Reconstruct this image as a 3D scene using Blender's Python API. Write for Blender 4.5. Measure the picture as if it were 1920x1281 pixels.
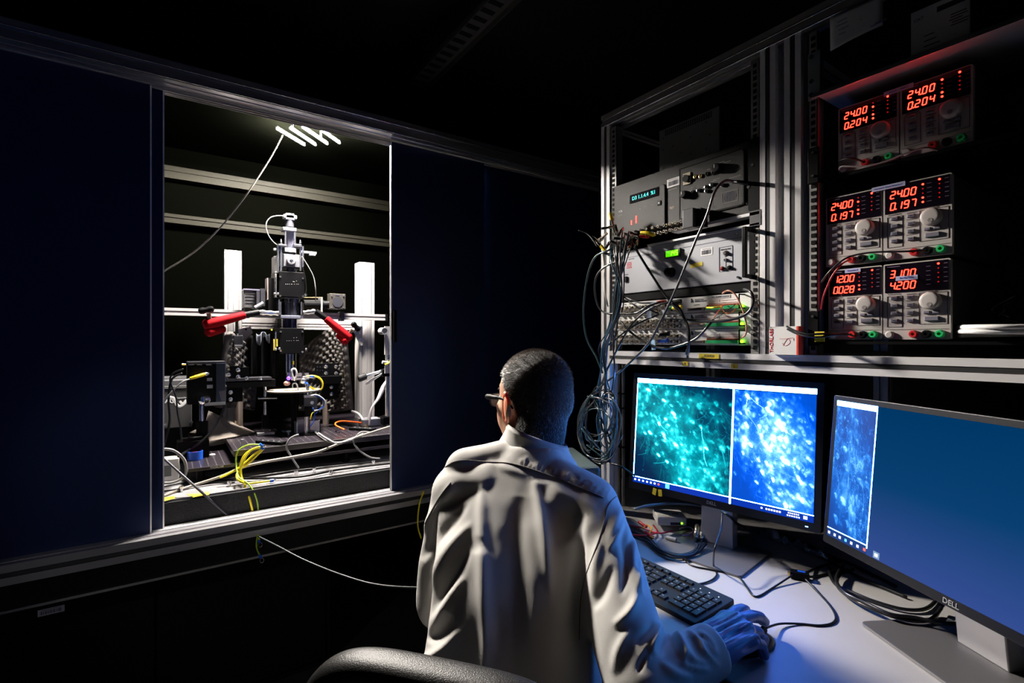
import bpy, bmesh, math, random
import numpy as np
from mathutils import Vector, Matrix, noise
from mathutils.bvhtree import BVHTree
random.seed(7)
rng = np.random.default_rng(7)
C = bpy.context.scene.collection
scene = bpy.context.scene
for o in list(bpy.data.objects): bpy.data.objects.remove(o)

# ---------------------------------------------------------------- camera, world, exposure
FPX = 944.0                      # focal length in pixels of the 1920 frame
YAW = math.radians(34.6)         # the view turns 34.6 degrees from +Y towards +X
SN, CS = math.sin(YAW), math.cos(YAW)
EYE = 1.30
cam_d = bpy.data.cameras.new('camera'); cam = bpy.data.objects.new('camera', cam_d); C.objects.link(cam)
cam_d.sensor_width = 36.0; cam_d.lens = 36.0 * FPX / 1920.0; cam_d.clip_start = .02
cam.location = (0, 0, EYE); cam.rotation_euler = (math.radians(90), 0, -YAW)
scene.camera = cam
w = bpy.data.worlds.new('world'); scene.world = w; w.use_nodes = True
w.node_tree.nodes['Background'].inputs[0].default_value = (.75, .82, 1.0, 1)
w.node_tree.nodes['Background'].inputs[1].default_value = .0015
scene.view_settings.view_transform = 'Standard'; scene.view_settings.look = 'None'
scene.view_settings.gamma = 1; scene.view_settings.use_curve_mapping = False
scene.view_settings.exposure = 0.0
LAMP = 7600.0                    # radiance of the LED tubes of the lamp in the enclosure
spot_d = bpy.data.lights.new('added_rail_spot', 'SPOT'); spot = bpy.data.objects.new('added_rail_spot', spot_d); C.objects.link(spot)  # unseen spot added to brighten the bottom rail
spot_d.energy = 20; spot_d.color = (1., .95, .90); spot_d.spot_size = math.radians(31); spot_d.spot_blend = .6; spot_d.shadow_soft_size = .05
spot.location = (-1.3, .6, 1.9)

# ---------------------------------------------------------------- helpers
def aim(o, p): o.rotation_euler = (Vector(p) - o.location).to_track_quat('-Z', 'Y').to_euler()
aim(spot, (.25, 1.9, .66))
def ray(px, py):
    k = (px - 960) / FPX; m = (640.5 - py) / FPX
    return Vector((SN + CS * k, CS - SN * k, m))
def P(px, py, X=None, Y=None, Z=None, D=None):
    """the place on a real plane (X=, Y=, Z= or distance D=) seen in that direction"""
    r = ray(px, py)
    t = X / r.x if X is not None else Y / r.y if Y is not None else (Z - EYE) / r.z if Z is not None else D
    return Vector((r.x * t, r.y * t, EYE + r.z * t))
def CV(u, d, z): return Vector((SN * d + CS * u, CS * d - SN * u, EYE + z))
def pixel(v):
    d = SN * v[0] + CS * v[1]; u = CS * v[0] - SN * v[1]
    return 960 + FPX * u / d, 640.5 - FPX * (v[2] - EYE) / d

MATS = {}
def mat(name, col, rough=.5, metal=0., emit=None, strength=0., bump=None, coat=0., var=0., sss=0., spec=.5, vscale=8., sheen=0.):
    if name in MATS: return MATS[name]
    m = bpy.data.materials.new(name); m.use_nodes = True; nt = m.node_tree
    b = nt.nodes['Principled BSDF']
    b.inputs['Base Color'].default_value = (*col, 1); b.inputs['Roughness'].default_value = rough
    b.inputs['Metallic'].default_value = metal; b.inputs['Specular IOR Level'].default_value = spec
    if coat: b.inputs['Coat Weight'].default_value = coat
    if sheen: b.inputs['Sheen Weight'].default_value = sheen
    if sss:
        b.inputs['Subsurface Weight'].default_value = sss; b.inputs['Subsurface Radius'].default_value = (.012, .004, .002)
        b.inputs['Subsurface Scale'].default_value = 1.
    if emit: b.inputs['Emission Color'].default_value = (*emit, 1); b.inputs['Emission Strength'].default_value = strength
    if bump or var:
        tc = nt.nodes.new('ShaderNodeTexCoord')
    if bump:                                                 # (scale, strength)
        n = nt.nodes.new('ShaderNodeTexNoise'); n.inputs['Scale'].default_value = bump[0]; n.inputs['Detail'].default_value = 3
        bp = nt.nodes.new('ShaderNodeBump'); bp.inputs['Strength'].default_value = bump[1]; bp.inputs['Distance'].default_value = .002
        nt.links.new(tc.outputs['Object'], n.inputs['Vector']); nt.links.new(n.outputs['Fac'], bp.inputs['Height'])
        nt.links.new(bp.outputs['Normal'], b.inputs['Normal'])
    if var:
        n = nt.nodes.new('ShaderNodeTexNoise'); n.inputs['Scale'].default_value = vscale; n.inputs['Detail'].default_value = 5
        r = nt.nodes.new('ShaderNodeMapRange'); r.inputs['To Min'].default_value = 1 - var; r.inputs['To Max'].default_value = 1 + var
        mx = nt.nodes.new('ShaderNodeVectorMath'); mx.operation = 'SCALE'; mx.inputs[0].default_value = col
        nt.links.new(tc.outputs['Object'], n.inputs['Vector']); nt.links.new(n.outputs['Fac'], r.inputs['Value'])
        nt.links.new(r.outputs['Result'], mx.inputs['Scale']); nt.links.new(mx.outputs[0], b.inputs['Base Color'])
    MATS[name] = m
    return m

alu = mat('anodised_aluminium', (.78, .76, .77), .45, .12, var=.05)
alu_dark = mat('dull_aluminium', (.32, .31, .30), .45, .4, var=.08)
steel = mat('polished_steel', (.72, .72, .74), .18, .95)
chrome = mat('chrome', (.85, .85, .88), .1, 1.)
black = mat('black_anodised', (.0018, .0018, .0023), .5, 0., bump=(300, .05), spec=.1)
blackm = mat('black_matte', (.004, .004, .0045), .8, 0., spec=.15)
panelm = mat('monitor_tinted_board', (.0012, .009, .048), .5, 0., bump=(120, .12), spec=.35, var=.15)  # black board; the blue base colour stands in for the monitors' glow
lining = mat('black_lining', (.0004, .00045, .0003), .95, 0., spec=.0)
alu_rail = mat('brushed_aluminium_rail', (.62, .61, .64), .34, .9, var=.05)
skinm = mat('black_table_skin', (.003, .0033, .0045), .6, 0., bump=(160, .9), spec=.35)
graym = mat('grey_panel_paint', (.40, .41, .45), .45, .1, var=.04)
darkgray = mat('dark_grey_paint', (.06, .06, .065), .5, bump=(400, .2))
psu_beige = mat('warm_grey_enamel', (.46, .42, .40), .5, var=.04)
psu_side = mat('dark_instrument_case', (.035, .036, .042), .6, bump=(350, .3))
white = mat('white_paint', (.78, .77, .76), .5)
offwhite = mat('ivory_plastic', (.62, .60, .55), .45)
red = mat('red_rubber', (.24, .0006, .004), .75, spec=.1, bump=(60, .1))
redp = mat('red_plastic', (.55, .02, .02), .35)
green = mat('green_plastic', (.01, .32, .10), .35)
blue = mat('blue_plastic', (.01, .10, .62), .4)
yellow = mat('yellow_plastic', (.85, .62, .01), .4)
tape = mat('yellow_tape', (.80, .62, .03), .6, var=.12)
ink = mat('dark_ink', (.02, .02, .05), .7)
redink = mat('red_ink', (.55, .02, .03), .7)
whiteink = mat('white_print', (.6, .6, .6), .6)
cable = mat('black_cable', (.006, .006, .0075), .35, spec=.35)
cable_g = mat('grey_cable', (.20, .195, .20), .42)
cable_b = mat('beige_cable', (.28, .25, .21), .45)
cable_y = mat('yellow_wire', (.85, .70, .02), .38)
cable_gr = mat('green_yellow_wire', (.30, .50, .03), .4)
paperm = mat('paper', (.55, .56, .60), .8)
card = mat('cream_card', (.24, .205, .18), .8, var=.15, vscale=9)
brass = mat('brass', (.75, .55, .25), .25, .9)
rubber = mat('black_rubber', (.015, .015, .016), .65)
scrn_black = mat('black_glass', (.006, .004, .008), .12, coat=.3)
led_red = mat('red_led_lit', (.2, .0, .0), .4, emit=(1., .018, .009), strength=15.)
led_dim = mat('red_led_dim', (.25, .0, .01), .4, emit=(1., .01, .01), strength=.35)
led_green = mat('green_led_lit', (.1, .5, .02), .4, emit=(.25, 1., .02), strength=4.)
lcd_green = mat('green_lcd_lit', (.1, .5, .02), .4, emit=(.14, .95, .0), strength=.8)
lcd_digit = mat('lcd_digit_lit', (.6, .9, .1), .4, emit=(.75, 1., .1), strength=1.)
vfd = mat('cyan_display_lit', (.0, .3, .3), .4, emit=(.02, .85, .75), strength=1.6)

W = {}
def thing(name, label, cat, loc=(0, 0, 0), M=None, group=None):
    o = bpy.data.objects.new(name, None); C.objects.link(o)
    o.empty_display_size = .02
    M = M if M is not None else Matrix.Translation(Vector(loc))
    o.matrix_world = M; o['label'] = label; o['category'] = cat
    if group: o['group'] = group
    W[o.name] = M.copy()
    return o
def tag(o, label, cat, group=None):
    o['label'] = label; o['category'] = cat
    if group: o['group'] = group
    return o
def frame(o, r, u):
    """matrix whose x is r (right as seen), y is u (up), z comes out of the surface"""
    r = Vector(r).normalized(); u = Vector(u); n = r.cross(u).normalized(); u = n.cross(r).normalized()
    M = Matrix.Identity(4)
    for i, v in enumerate((r, u, n)):
        for j in range(3): M[j][i] = v[j]
    M.translation = Vector(o)
    return M

SPLIT = {'standoff', 'bolt', 'screw', 'guide_rod', 'cage_rod', 'pedestal', 'spacer', 'rack_screw', 'temple', 'pipe', 'blue_terminal', 'ring_terminal', 'post', 'post_holder', 'clamp', 'flange', 'hook_strap', 'left_bracket', 'lower_bracket', 'side_arm', 'hanger_rod', 'cable_tie', 'dark_side_frame', 'frame_plate', 'handle_base', 'panel_seam', 'pillar', 'yellow_tape_strip'}
class MB:
    """collects shapes; M maps the local frame of the shapes to the world"""
    def __init__(s, M=None):
        s.M = W[M.name] if isinstance(M, bpy.types.Object) else (M or Matrix.Identity(4))
        s.v = []; s.f = []; s.mi = []; s.cur = 0
    def add(s, vs, fs, T=None):
        b = len(s.v); A = s.M @ T if T is not None else s.M
        s.v += [A @ Vector(p) for p in vs]
        for f in fs: s.f.append(tuple(b + i for i in f)); s.mi.append(s.cur)
        return s
    def m(s, i): s.cur = i; return s
    def box(s, c, d, T=None, ch=0.):
        x, y, z = c; a, b, h = d[0] / 2, d[1] / 2, d[2] / 2
        if ch:                                             # chamfered front edges (z+ side)
            pts = [(-a, -b, -h), (a, -b, -h), (a, b, -h), (-a, b, -h), (-a, -b, h - ch), (a, -b, h - ch), (a, b, h - ch), (-a, b, h - ch),
                   (-a + ch, -b + ch, h), (a - ch, -b + ch, h), (a - ch, b - ch, h), (-a + ch, b - ch, h)]
            fs = [(3, 2, 1, 0), (0, 1, 5, 4), (1, 2, 6, 5), (2, 3, 7, 6), (3, 0, 4, 7), (4, 5, 9, 8), (5, 6, 10, 9), (6, 7, 11, 10), (7, 4, 8, 11), (8, 9, 10, 11)]
        else:
            pts = [(-a, -b, -h), (a, -b, -h), (a, b, -h), (-a, b, -h), (-a, -b, h), (a, -b, h), (a, b, h), (-a, b, h)]
            fs = [(3, 2, 1, 0), (4, 5, 6, 7), (0, 1, 5, 4), (1, 2, 6, 5), (2, 3, 7, 6), (3, 0, 4, 7)]
        return s.add([(x + p[0], y + p[1], z + p[2]) for p in pts], fs, T)
    def span(s, p, q):
        lo = [min(a, b) for a, b in zip(p, q)]; hi = [max(a, b) for a, b in zip(p, q)]
        return s.box([(a + b) / 2 for a, b in zip(lo, hi)], [b - a for a, b in zip(lo, hi)])
    def cyl(s, p, q, r, r2=None, n=16, caps=True):
        p, q = Vector(p), Vector(q); r2 = r if r2 is None else r2; d = (q - p).normalized()
        a = d.orthogonal().normalized(); b = d.cross(a); vs = []; fs = []
        for c_, rr in ((p, r), (q, r2)):
            for i in range(n):
                t = 2 * math.pi * i / n; vs.append(c_ + (a * math.cos(t) + b * math.sin(t)) * rr)
        for i in range(n): j = (i + 1) % n; fs.append((i, j, n + j, n + i))
        if caps: fs += [tuple(range(n))[::-1], tuple(range(n, 2 * n))]
        return s.add(vs, fs)
    def rev(s, p, q, prof, n=20):
        """profile of (distance along p->q, radius)"""
        p, q = Vector(p), Vector(q); d = (q - p).normalized(); a = d.orthogonal().normalized(); b = d.cross(a); vs = []; fs = []
        for t, r in prof:
            for i in range(n):
                g = 2 * math.pi * i / n; vs.append(p + d * t + (a * math.cos(g) + b * math.sin(g)) * max(r, 1e-5))
        for k in range(len(prof) - 1):
            for i in range(n): j = (i + 1) % n; fs.append((k * n + i, k * n + j, (k + 1) * n + j, (k + 1) * n + i))
        fs += [tuple(range(n))[::-1], tuple(range((len(prof) - 1) * n, len(prof) * n))]
        return s.add(vs, fs)
    def tube(s, pts, r, n=8, closed=False, sub=8, caps=True):
        path = smooth_path(pts, sub, closed); m = len(path); vs = []; fs = []; prev = None
        for i, p in enumerate(path):
            a = path[(i + 1) % m] if closed or i < m - 1 else p; b = path[i - 1] if closed or i > 0 else p
            d = (a - b)
            d = d.normalized() if d.length > 1e-9 else Vector((0, 0, 1))
            if prev is None: x = d.orthogonal().normalized()
            else:
                x = prev - d * prev.dot(d); x = x.normalized() if x.length > 1e-6 else d.orthogonal().normalized()
            prev = x; y = d.cross(x); rr = r[min(int(i / max(m - 1, 1) * len(r)), len(r) - 1)] if isinstance(r, (list, tuple)) else r
            for k in range(n): t = 2 * math.pi * k / n; vs.append(p + (x * math.cos(t) + y * math.sin(t)) * rr)
        for i in range(m if closed else m - 1):
            i2 = (i + 1) % m
            for k in range(n): k2 = (k + 1) % n; fs.append((i * n + k, i * n + k2, i2 * n + k2, i2 * n + k))
        if not closed: fs += [tuple(range(n))[::-1], tuple(range((m - 1) * n, m * n))]
        return s.add(vs, fs)
    def ball(s, c, r, nu=20, nv=12, T=None):
        r = (r, r, r) if not hasattr(r, '__len__') else r; vs = [(c[0], c[1], c[2] + r[2])]; fs = []
        for j in range(1, nv):
            p = math.pi * j / nv
            for i in range(nu):
                t = 2 * math.pi * i / nu; vs.append((c[0] + r[0] * math.sin(p) * math.cos(t), c[1] + r[1] * math.sin(p) * math.sin(t), c[2] + r[2] * math.cos(p)))
        vs.append((c[0], c[1], c[2] - r[2])); L = len(vs) - 1
        for i in range(nu):
            k = (i + 1) % nu; fs.append((0, 1 + i, 1 + k)); fs.append((L, 1 + (nv - 2) * nu + k, 1 + (nv - 2) * nu + i))
            for j in range(nv - 2): fs.append((1 + j * nu + i, 1 + (j + 1) * nu + i, 1 + (j + 1) * nu + k, 1 + j * nu + k))
        return s.add(vs, fs, T)
    def prism(s, poly, z0, z1):
        n = len(poly); vs = [(x, y, z0) for x, y in poly] + [(x, y, z1) for x, y in poly]
        fs = [tuple(range(n))[::-1], tuple(range(n, 2 * n))] + [(i, (i + 1) % n, n + (i + 1) % n, n + i) for i in range(n)]
        return s.add(vs, fs)
    def rrect(s, cx, cy, w_, h_, r, z0, z1, n=5):
        pts = []
        for (sx, sy, a0) in ((1, 1, 0), (-1, 1, 90), (-1, -1, 180), (1, -1, 270)):
            for i in range(n + 1):
                a = math.radians(a0 + 90 * i / n); pts.append((cx + sx * (w_ / 2 - r) + r * math.cos(a), cy + sy * (h_ / 2 - r) + r * math.sin(a)))
        return s.prism(pts, z0, z1)
    def build(s, name, mats, parent=None, smooth=False, bevel=0., label=None):
        if name in SPLIT and parent is not None:           # every separate piece becomes a part of its own
            par = list(range(len(s.v)))
            def fd(i):
                while par[i] != i: par[i] = par[par[i]]; i = par[i]
                return i
            for f in s.f:
                for k in f[1:]: par[fd(k)] = fd(f[0])
            comp = {}
            for i in range(len(s.v)): comp.setdefault(fd(i), []).append(i)
            cs = [[set(v), [min(s.v[i][a] for i in v) - .0008 for a in range(3)], [max(s.v[i][a] for i in v) + .0008 for a in range(3)]] for v in comp.values()]
            done = False
            while not done:
                done = True
                for a in range(len(cs)):
                    for b in range(a + 1, len(cs)):
                        if all(cs[a][1][k] <= cs[b][2][k] and cs[b][1][k] <= cs[a][2][k] for k in range(3)):
                            cs[a][0] |= cs[b][0]; cs[a][1] = [min(x, y) for x, y in zip(cs[a][1], cs[b][1])]; cs[a][2] = [max(x, y) for x, y in zip(cs[a][2], cs[b][2])]; del cs[b]; done = False; break
                    if not done: break
            if len(cs) > 1:
                o = None
                for c_, _, _ in cs:
                    q = MB(); idx = sorted(c_); mp = {k: n for n, k in enumerate(idx)}; q.v = [s.v[k] for k in idx]
                    for f, mi in zip(s.f, s.mi):
                        if f[0] in mp: q.f.append(tuple(mp[k] for k in f)); q.mi.append(mi)
                    o = q._build(name, mats, parent, smooth, bevel, label)
                return o
        return s._build(name, mats, parent, smooth, bevel, label)
    def _build(s, name, mats, parent=None, smooth=False, bevel=0., label=None):
        mats = mats if isinstance(mats, (list, tuple)) else [mats]
        me = bpy.data.meshes.new(name)
        if parent is not None: inv = W[parent.name].inverted(); M = W[parent.name]
        else:
            n = len(s.v); cx = sum(v.x for v in s.v) / n; cy = sum(v.y for v in s.v) / n; cz = min(v.z for v in s.v)
            M = Matrix.Translation((cx, cy, cz)); inv = M.inverted()
        me.from_pydata([inv @ v for v in s.v], [], s.f)
        for m_ in mats: me.materials.append(m_)
        if len(mats) > 1: me.polygons.foreach_set('material_index', s.mi)
        me.polygons.foreach_set('use_smooth', [bool(smooth)] * len(me.polygons))
        me.update()
        if smooth == 'auto' or (smooth and smooth != 'all'):
            try: me.set_sharp_from_angle(angle=math.radians(42))
            except Exception: pass
        o = bpy.data.objects.new(name, me); C.objects.link(o)
        if parent is not None: o.parent = parent
        else: o.matrix_world = M
        W[o.name] = M.copy()
        if bevel:
            b = o.modifiers.new('bevel', 'BEVEL'); b.width = bevel; b.segments = 2; b.limit_method = 'ANGLE'; b.angle_limit = math.radians(50)
        if label: o['label'] = label
        return o

def smooth_path(pts, sub=8, closed=False):
    pts = [Vector(p) for p in pts]; n = len(pts)
    if n < 3 or sub <= 1: return pts
    out = []
    for i in range(n if closed else n - 1):
        if closed: a, b, c, d = pts[i - 1], pts[i], pts[(i + 1) % n], pts[(i + 2) % n]
        else: a, b, c, d = pts[max(i - 1, 0)], pts[i], pts[i + 1], pts[min(i + 2, n - 1)]
        for k in range(sub):
            t = k / sub; t2 = t * t; t3 = t2 * t
            out.append(.5 * ((2 * b) + (c - a) * t + (2 * a - 5 * b + 4 * c - d) * t2 + (3 * b - a - 3 * c + d) * t3))
    if not closed: out.append(pts[-1])
    return out

def struct(o, kind='structure'): o['kind'] = kind; return o

def lettering(txt, size, T, m, parent, name='lettering', align='CENTER', depth=.0003, shear=0.):
    """raised or printed writing lying on the local plane of T (a matrix in the frame of parent)"""
    cu = bpy.data.curves.new('t', 'FONT'); cu.body = txt; cu.size = size; cu.align_x = align; cu.align_y = 'CENTER'; cu.shear = shear
    cu.resolution_u = 3; cu.extrude = depth
    ob = bpy.data.objects.new('t', cu); C.objects.link(ob)
    dg = bpy.context.evaluated_depsgraph_get(); me = bpy.data.meshes.new_from_object(ob.evaluated_get(dg))
    vs = [tuple(v.co) for v in me.vertices]; fs = [tuple(p.vertices) for p in me.polygons]
    bpy.data.objects.remove(ob); bpy.data.curves.remove(cu); bpy.data.meshes.remove(me)
    mb = MB(parent) if parent is not None else MB()
    mb.add(vs, fs, T)
    return mb.build(name, m, parent)
def T3(x, y, z=0.): return Matrix.Translation((x, y, z))

def profile(mb, p, q, w_, h_, up=(0, 0, 1), slots_w=1, slots_h=1, g=.0085, dp=.007):
    """aluminium T-slot extrusion from p to q; w_ across, h_ along up; slot counts on each pair of faces"""
    p, q = Vector(p), Vector(q); d = (q - p).normalized(); u = Vector(up); s_ = d.cross(u).normalized(); u = s_.cross(d).normalized()
    def side(L, n, start, e, inn):
        out = [start]
        for i in range(n):
            c_ = L * (i + .5) / n
            for a, b in ((-g / 2, 0), (-g / 2, .0018), (-g * .85, .0018), (-g * .5, dp), (g * .5, dp), (g * .85, .0018), (g / 2, .0018), (g / 2, 0)):
                out.append((start[0] + e[0] * (c_ + a) + inn[0] * b, start[1] + e[1] * (c_ + a) + inn[1] * b))
        return out
    a, b = w_ / 2, h_ / 2
    poly = side(w_, slots_w, (-a, -b), (1, 0), (0, 1)) + side(h_, slots_h, (a, -b), (0, 1), (-1, 0)) + \
        side(w_, slots_w, (a, b), (-1, 0), (0, -1)) + side(h_, slots_h, (-a, b), (0, -1), (1, 0))
    n = len(poly); vs = [p + s_ * x + u * y for x, y in poly] + [q + s_ * x + u * y for x, y in poly]
    fs = [tuple(range(n))[::-1], tuple(range(n, 2 * n))] + [(i, (i + 1) % n, n + (i + 1) % n, n + i) for i in range(n)]
    return mb.add(vs, fs)

def wire(name, pts, r, m, label, cat='cable', group=None, n=8, sub=8):
    o = MB().tube(pts, r, n=n, sub=sub).build(name, m, None, smooth='all')
    return tag(o, label, cat, group)

def capsules(parts):
    """tapered capsules (p, r, q, r2) as one soup of shells, for remeshing"""
    mb = MB()
    for p, r, q, r2 in parts:
        p, q = Vector(p), Vector(q)
        if (q - p).length < 1e-6: mb.ball(p, r, 24, 16); continue
        L = (q - p).length; prof = []
        for i in range(7): a = math.pi / 2 * (1 - i / 6); prof.append((-r * math.sin(a), r * math.cos(a)))
        for i in range(7): a = math.pi / 2 * i / 6; prof.append((L + r2 * math.sin(a), r2 * math.cos(a)))
        mb.rev(p, q, prof, 24)
    return mb
def remesh(mb, voxel, smooth_it=6, fac=.5):
    me = bpy.data.meshes.new('tmp'); me.from_pydata(mb.v, [], mb.f); bm_ = bmesh.new(); bm_.from_mesh(me); bmesh.ops.remove_doubles(bm_, verts=bm_.verts, dist=1e-6); bmesh.ops.recalc_face_normals(bm_, faces=bm_.faces); bm_.to_mesh(me); bm_.free(); ob = bpy.data.objects.new('tmp', me); C.objects.link(ob)
    r = ob.modifiers.new('r', 'REMESH'); r.mode = 'VOXEL'; r.voxel_size = voxel
    if smooth_it: sm = ob.modifiers.new('s', 'SMOOTH'); sm.iterations = smooth_it; sm.factor = fac
    dg = bpy.context.evaluated_depsgraph_get(); out = bpy.data.meshes.new_from_object(ob.evaluated_get(dg))
    bpy.data.objects.remove(ob); bpy.data.meshes.remove(me)
    return out
def mesh_obj(me, name, mats, parent, smooth=True):
    """me is in world coordinates"""
    me.name = name; me.materials.clear()
    for m_ in (mats if isinstance(mats, (list, tuple)) else [mats]): me.materials.append(m_)
    M = W[parent.name] if parent is not None else Matrix.Identity(4)
    me.transform(M.inverted())
    me.polygons.foreach_set('use_smooth', [smooth] * len(me.polygons)); me.update()
    o = bpy.data.objects.new(name, me); C.objects.link(o)
    if parent is not None: o.parent = parent
    W[o.name] = M.copy()
    return o
def letw(txt, size, M, m, parent, **k): return lettering(txt, size, W[parent.name].inverted() @ M, m, parent, **k)
# ================================================================ the room
wallm = mat('dark_room_wall', (.012, .012, .014), .8, bump=(40, .2), spec=.2, var=.2)
floorm = mat('dark_floor', (.02, .02, .022), .5, bump=(60, .1), var=.2)
def slab(name, p, q, m): return struct(MB().span(p, q).build(name, m))
slab('floor', (-1.6, -1.4, -.1), (2.9, 4.2, 0), floorm)
slab('ceiling', (-1.6, -1.4, 2.62), (2.9, 4.2, 2.72), wallm)
slab('wall_left', (-1.7, -1.4, 0), (-1.6, 4.2, 2.62), wallm)
slab('wall_right', (2.8, -1.4, 0), (2.9, 4.2, 2.62), wallm)
slab('wall_far', (-1.6, 4.1, 0), (2.8, 4.2, 2.62), wallm)

# perforated strut channel on the ceiling
st = thing('strut_channel', 'dark slotted steel strut channel running along the ceiling above the enclosure', 'channel', (.92, 1.9, 2.42))
mb = MB(); mb.span((.875, .9, 2.442), (.965, 2.42, 2.445)); mb.span((.875, .9, 2.42), (.878, 2.42, 2.445)); mb.span((.962, .9, 2.42), (.965, 2.42, 2.445))
mb.build('channel_body', mat('dull_steel_channel', (.06, .06, .06), .5, .3), st)
mb = MB()
for i in range(28): mb.span((.893, .95 + i * .052, 2.4405), (.945, .972 + i * .052, 2.4425))
mb.build('slots', blackm, st)
mb = MB(); mb.cyl((.92, 1.1, 2.445), (.92, 1.1, 2.62), .005); mb.cyl((.92, 2.2, 2.445), (.92, 2.2, 2.62), .005); mb.build('hanger_rod', steel, st)

# ================================================================ the enclosure
YF = 1.90                                    # front of the bottom and top rails
enc = thing('optical_enclosure', 'large black light-tight enclosure with aluminium rails around the microscope', 'enclosure', (.6, 2.5, 0))
mb = MB(); profile(mb, (-1.2, YF + .03, 1.300 - .634), (1.95, YF + .03, 1.300 - .634), .06, .056, slots_w=1, slots_h=1, g=.014, dp=.01)
mb.build('bottom_rail', alu_rail, enc); MB().span((-1.2, YF + .002, .6605), (1.95, YF + .004, .6715)).build('slot_dark_strip', rubber, enc)  # black strip added in the groove to make it darker
mb = MB()
mb.span((-1.2, 1.962, .672), (1.95, 2.002, .686))
for y in (1.966, 1.980, 1.996): mb.span((-1.2, y - .002, .686), (1.95, y + .002, .696))
mb.build('door_track', alu, enc)
mb = MB(); profile(mb, (-1.2, YF + .03, 2.148), (1.95, YF + .03, 2.148), .06, .060, slots_h=1, g=.014, dp=.01)
mb.build('top_rail', alu_rail, enc)
glint_m = mat('glint_metal', (.75, .75, .82), .22, .9)  # for thin polished rods added to draw bright edge lines on the rails
for z_ in (2.1225, 2.158): MB().cyl((-1.2, YF - .0008, z_), (1.95, YF - .0008, z_), .0016, n=10).build('glint_rod', glint_m, enc, smooth='auto')
mb = MB(); mb.span((-1.2, 1.962, 2.114), (1.95, 2.002, 2.126))
for y in (1.966, 1.982, 1.998): mb.span((-1.2, y - .0015, 2.106), (1.95, y + .0015, 2.114))
mb.build('top_track', alu_dark, enc)
YB = 3.10
mb = MB(); profile(mb, (-1.2, YB - .03, 2.15), (1.95, YB - .03, 2.15), .05, .062, g=.012); mb.build('back_rail', mat('shaded_grey_rail', (.007, .0066, .0045), .6, .0, spec=.06), enc)  # grey rail with a darkened base, standing in for weak light at the back
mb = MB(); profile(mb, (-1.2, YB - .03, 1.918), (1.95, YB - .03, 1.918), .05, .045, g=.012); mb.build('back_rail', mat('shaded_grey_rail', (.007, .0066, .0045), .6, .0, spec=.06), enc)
MB().span((-1.2, YB, .3), (1.95, YB + .012, 2.30)).build('back_panel', lining, enc)
MB().span((-1.2, 1.955, 2.178), (1.95, 2.005, 2.302)).build('roof_edge', lining, enc)
MB().span((-1.2, 2.0, 2.29), (1.95, YB, 2.302)).build('roof_panel', lining, enc)
MB().span((-1.21, 1.95, .3), (-1.2, YB, 2.30)).build('side_panel', lining, enc)
MB().span((1.95, 1.95, .3), (1.96, YB, 2.30)).build('side_panel', lining, enc)
for x in (-1.17, 1.92):
    mb = MB(); profile(mb, (x, YF + .03, 0), (x, YF + .03, .635), .06, .06, up=(0, 1, 0)); mb.build('leg', alu_dark, enc)
mb = MB(); mb.span((-.06, YB - .012, .77), (-.045, YB - .001, 2.1)); mb.span((.62, YB - .008, .77), (.625, YB - .001, 1.9)); mb.build('panel_seam', blackm, enc)

def door(x0, x1, y, label, edge=None, handle=None, top=2.112, bot=.687):
    t = thing('sliding_door', label, 'sliding door', ((x0 + x1) / 2, y, bot), group='sliding doors of the enclosure')
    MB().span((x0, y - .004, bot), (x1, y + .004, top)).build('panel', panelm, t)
    if edge is not None:
        MB().span((edge - .002, y - .0055, bot), (edge + .002, y + .0055, top)).build('edge_strip', alu, t)
    if handle is not None:
        mb = MB(); mb.box((handle, y - .012, 1.362), (.014, .016, .13)); mb.build('handle', blackm, t, bevel=.002)
    return t
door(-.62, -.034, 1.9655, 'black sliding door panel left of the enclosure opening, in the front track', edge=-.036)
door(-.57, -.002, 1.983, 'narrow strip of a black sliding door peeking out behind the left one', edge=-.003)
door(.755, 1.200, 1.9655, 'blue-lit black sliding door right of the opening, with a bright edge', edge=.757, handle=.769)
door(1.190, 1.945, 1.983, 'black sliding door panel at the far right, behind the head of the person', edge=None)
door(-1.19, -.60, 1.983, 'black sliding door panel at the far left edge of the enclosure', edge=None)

# ================================================================ optical table
tab = thing('optical_table', 'black optical table with a bright bolted top inside the enclosure', 'table', (.4, 2.5, 0))
TT = .775
MB().span((-1.1, 2.02, TT - .006), (1.9, 3.02, TT)).build('table_top', mat('stainless_table_top', (.22, .21, .22), .5, .2, var=.35, vscale=14, bump=(90, .4)), tab)
MB().span((-1.1, 2.006, .525), (1.9, 3.02, TT - .0062)).build('table_body', skinm, tab)
MB().span((-1.1, 2.003, .523), (1.9, 2.0065, .53)).build('lower_trim', alu_dark, tab)
for x in (-.8, 1.6):
    for y in (2.25, 2.8): MB().cyl((x, y, 0), (x, y, .525), .09, n=24).build('leg', black, tab, smooth='auto')
mb = MB()
for (px, py) in ((340, 922), (555, 892), (589, 886), (700, 872), (620, 890), (430, 912)):
    p = P(px, py, Z=TT); mb.cyl(p, p + Vector((0, 0, .012)), .005, n=10); mb.cyl(p + Vector((0, 0, .012)), p + Vector((0, 0, .018)), .0075, n=10)
mb.build('bolt', steel, tab, smooth='auto')
def flat_poly(name, pts, z, m, parent=None, th=.001):
    mb = MB(); mb.prism([(p.x, p.y) for p in pts], z, z + th); return mb.build(name, m, parent)
for q in (((305, 934), (328, 930), (328, 935), (305, 941)), ((350, 927), (372, 926), (392, 922), (392, 928), (362, 933))):
    flat_poly('yellow_tape_strip', [P(a, b, Z=TT + .0005) for a, b in q], TT + .0003, tape, tab)
cab = thing('storage_cabinet', 'black cabinet below the optical table with a small barcode sticker', 'cabinet', (-.1, 2.4, 0))
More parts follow.
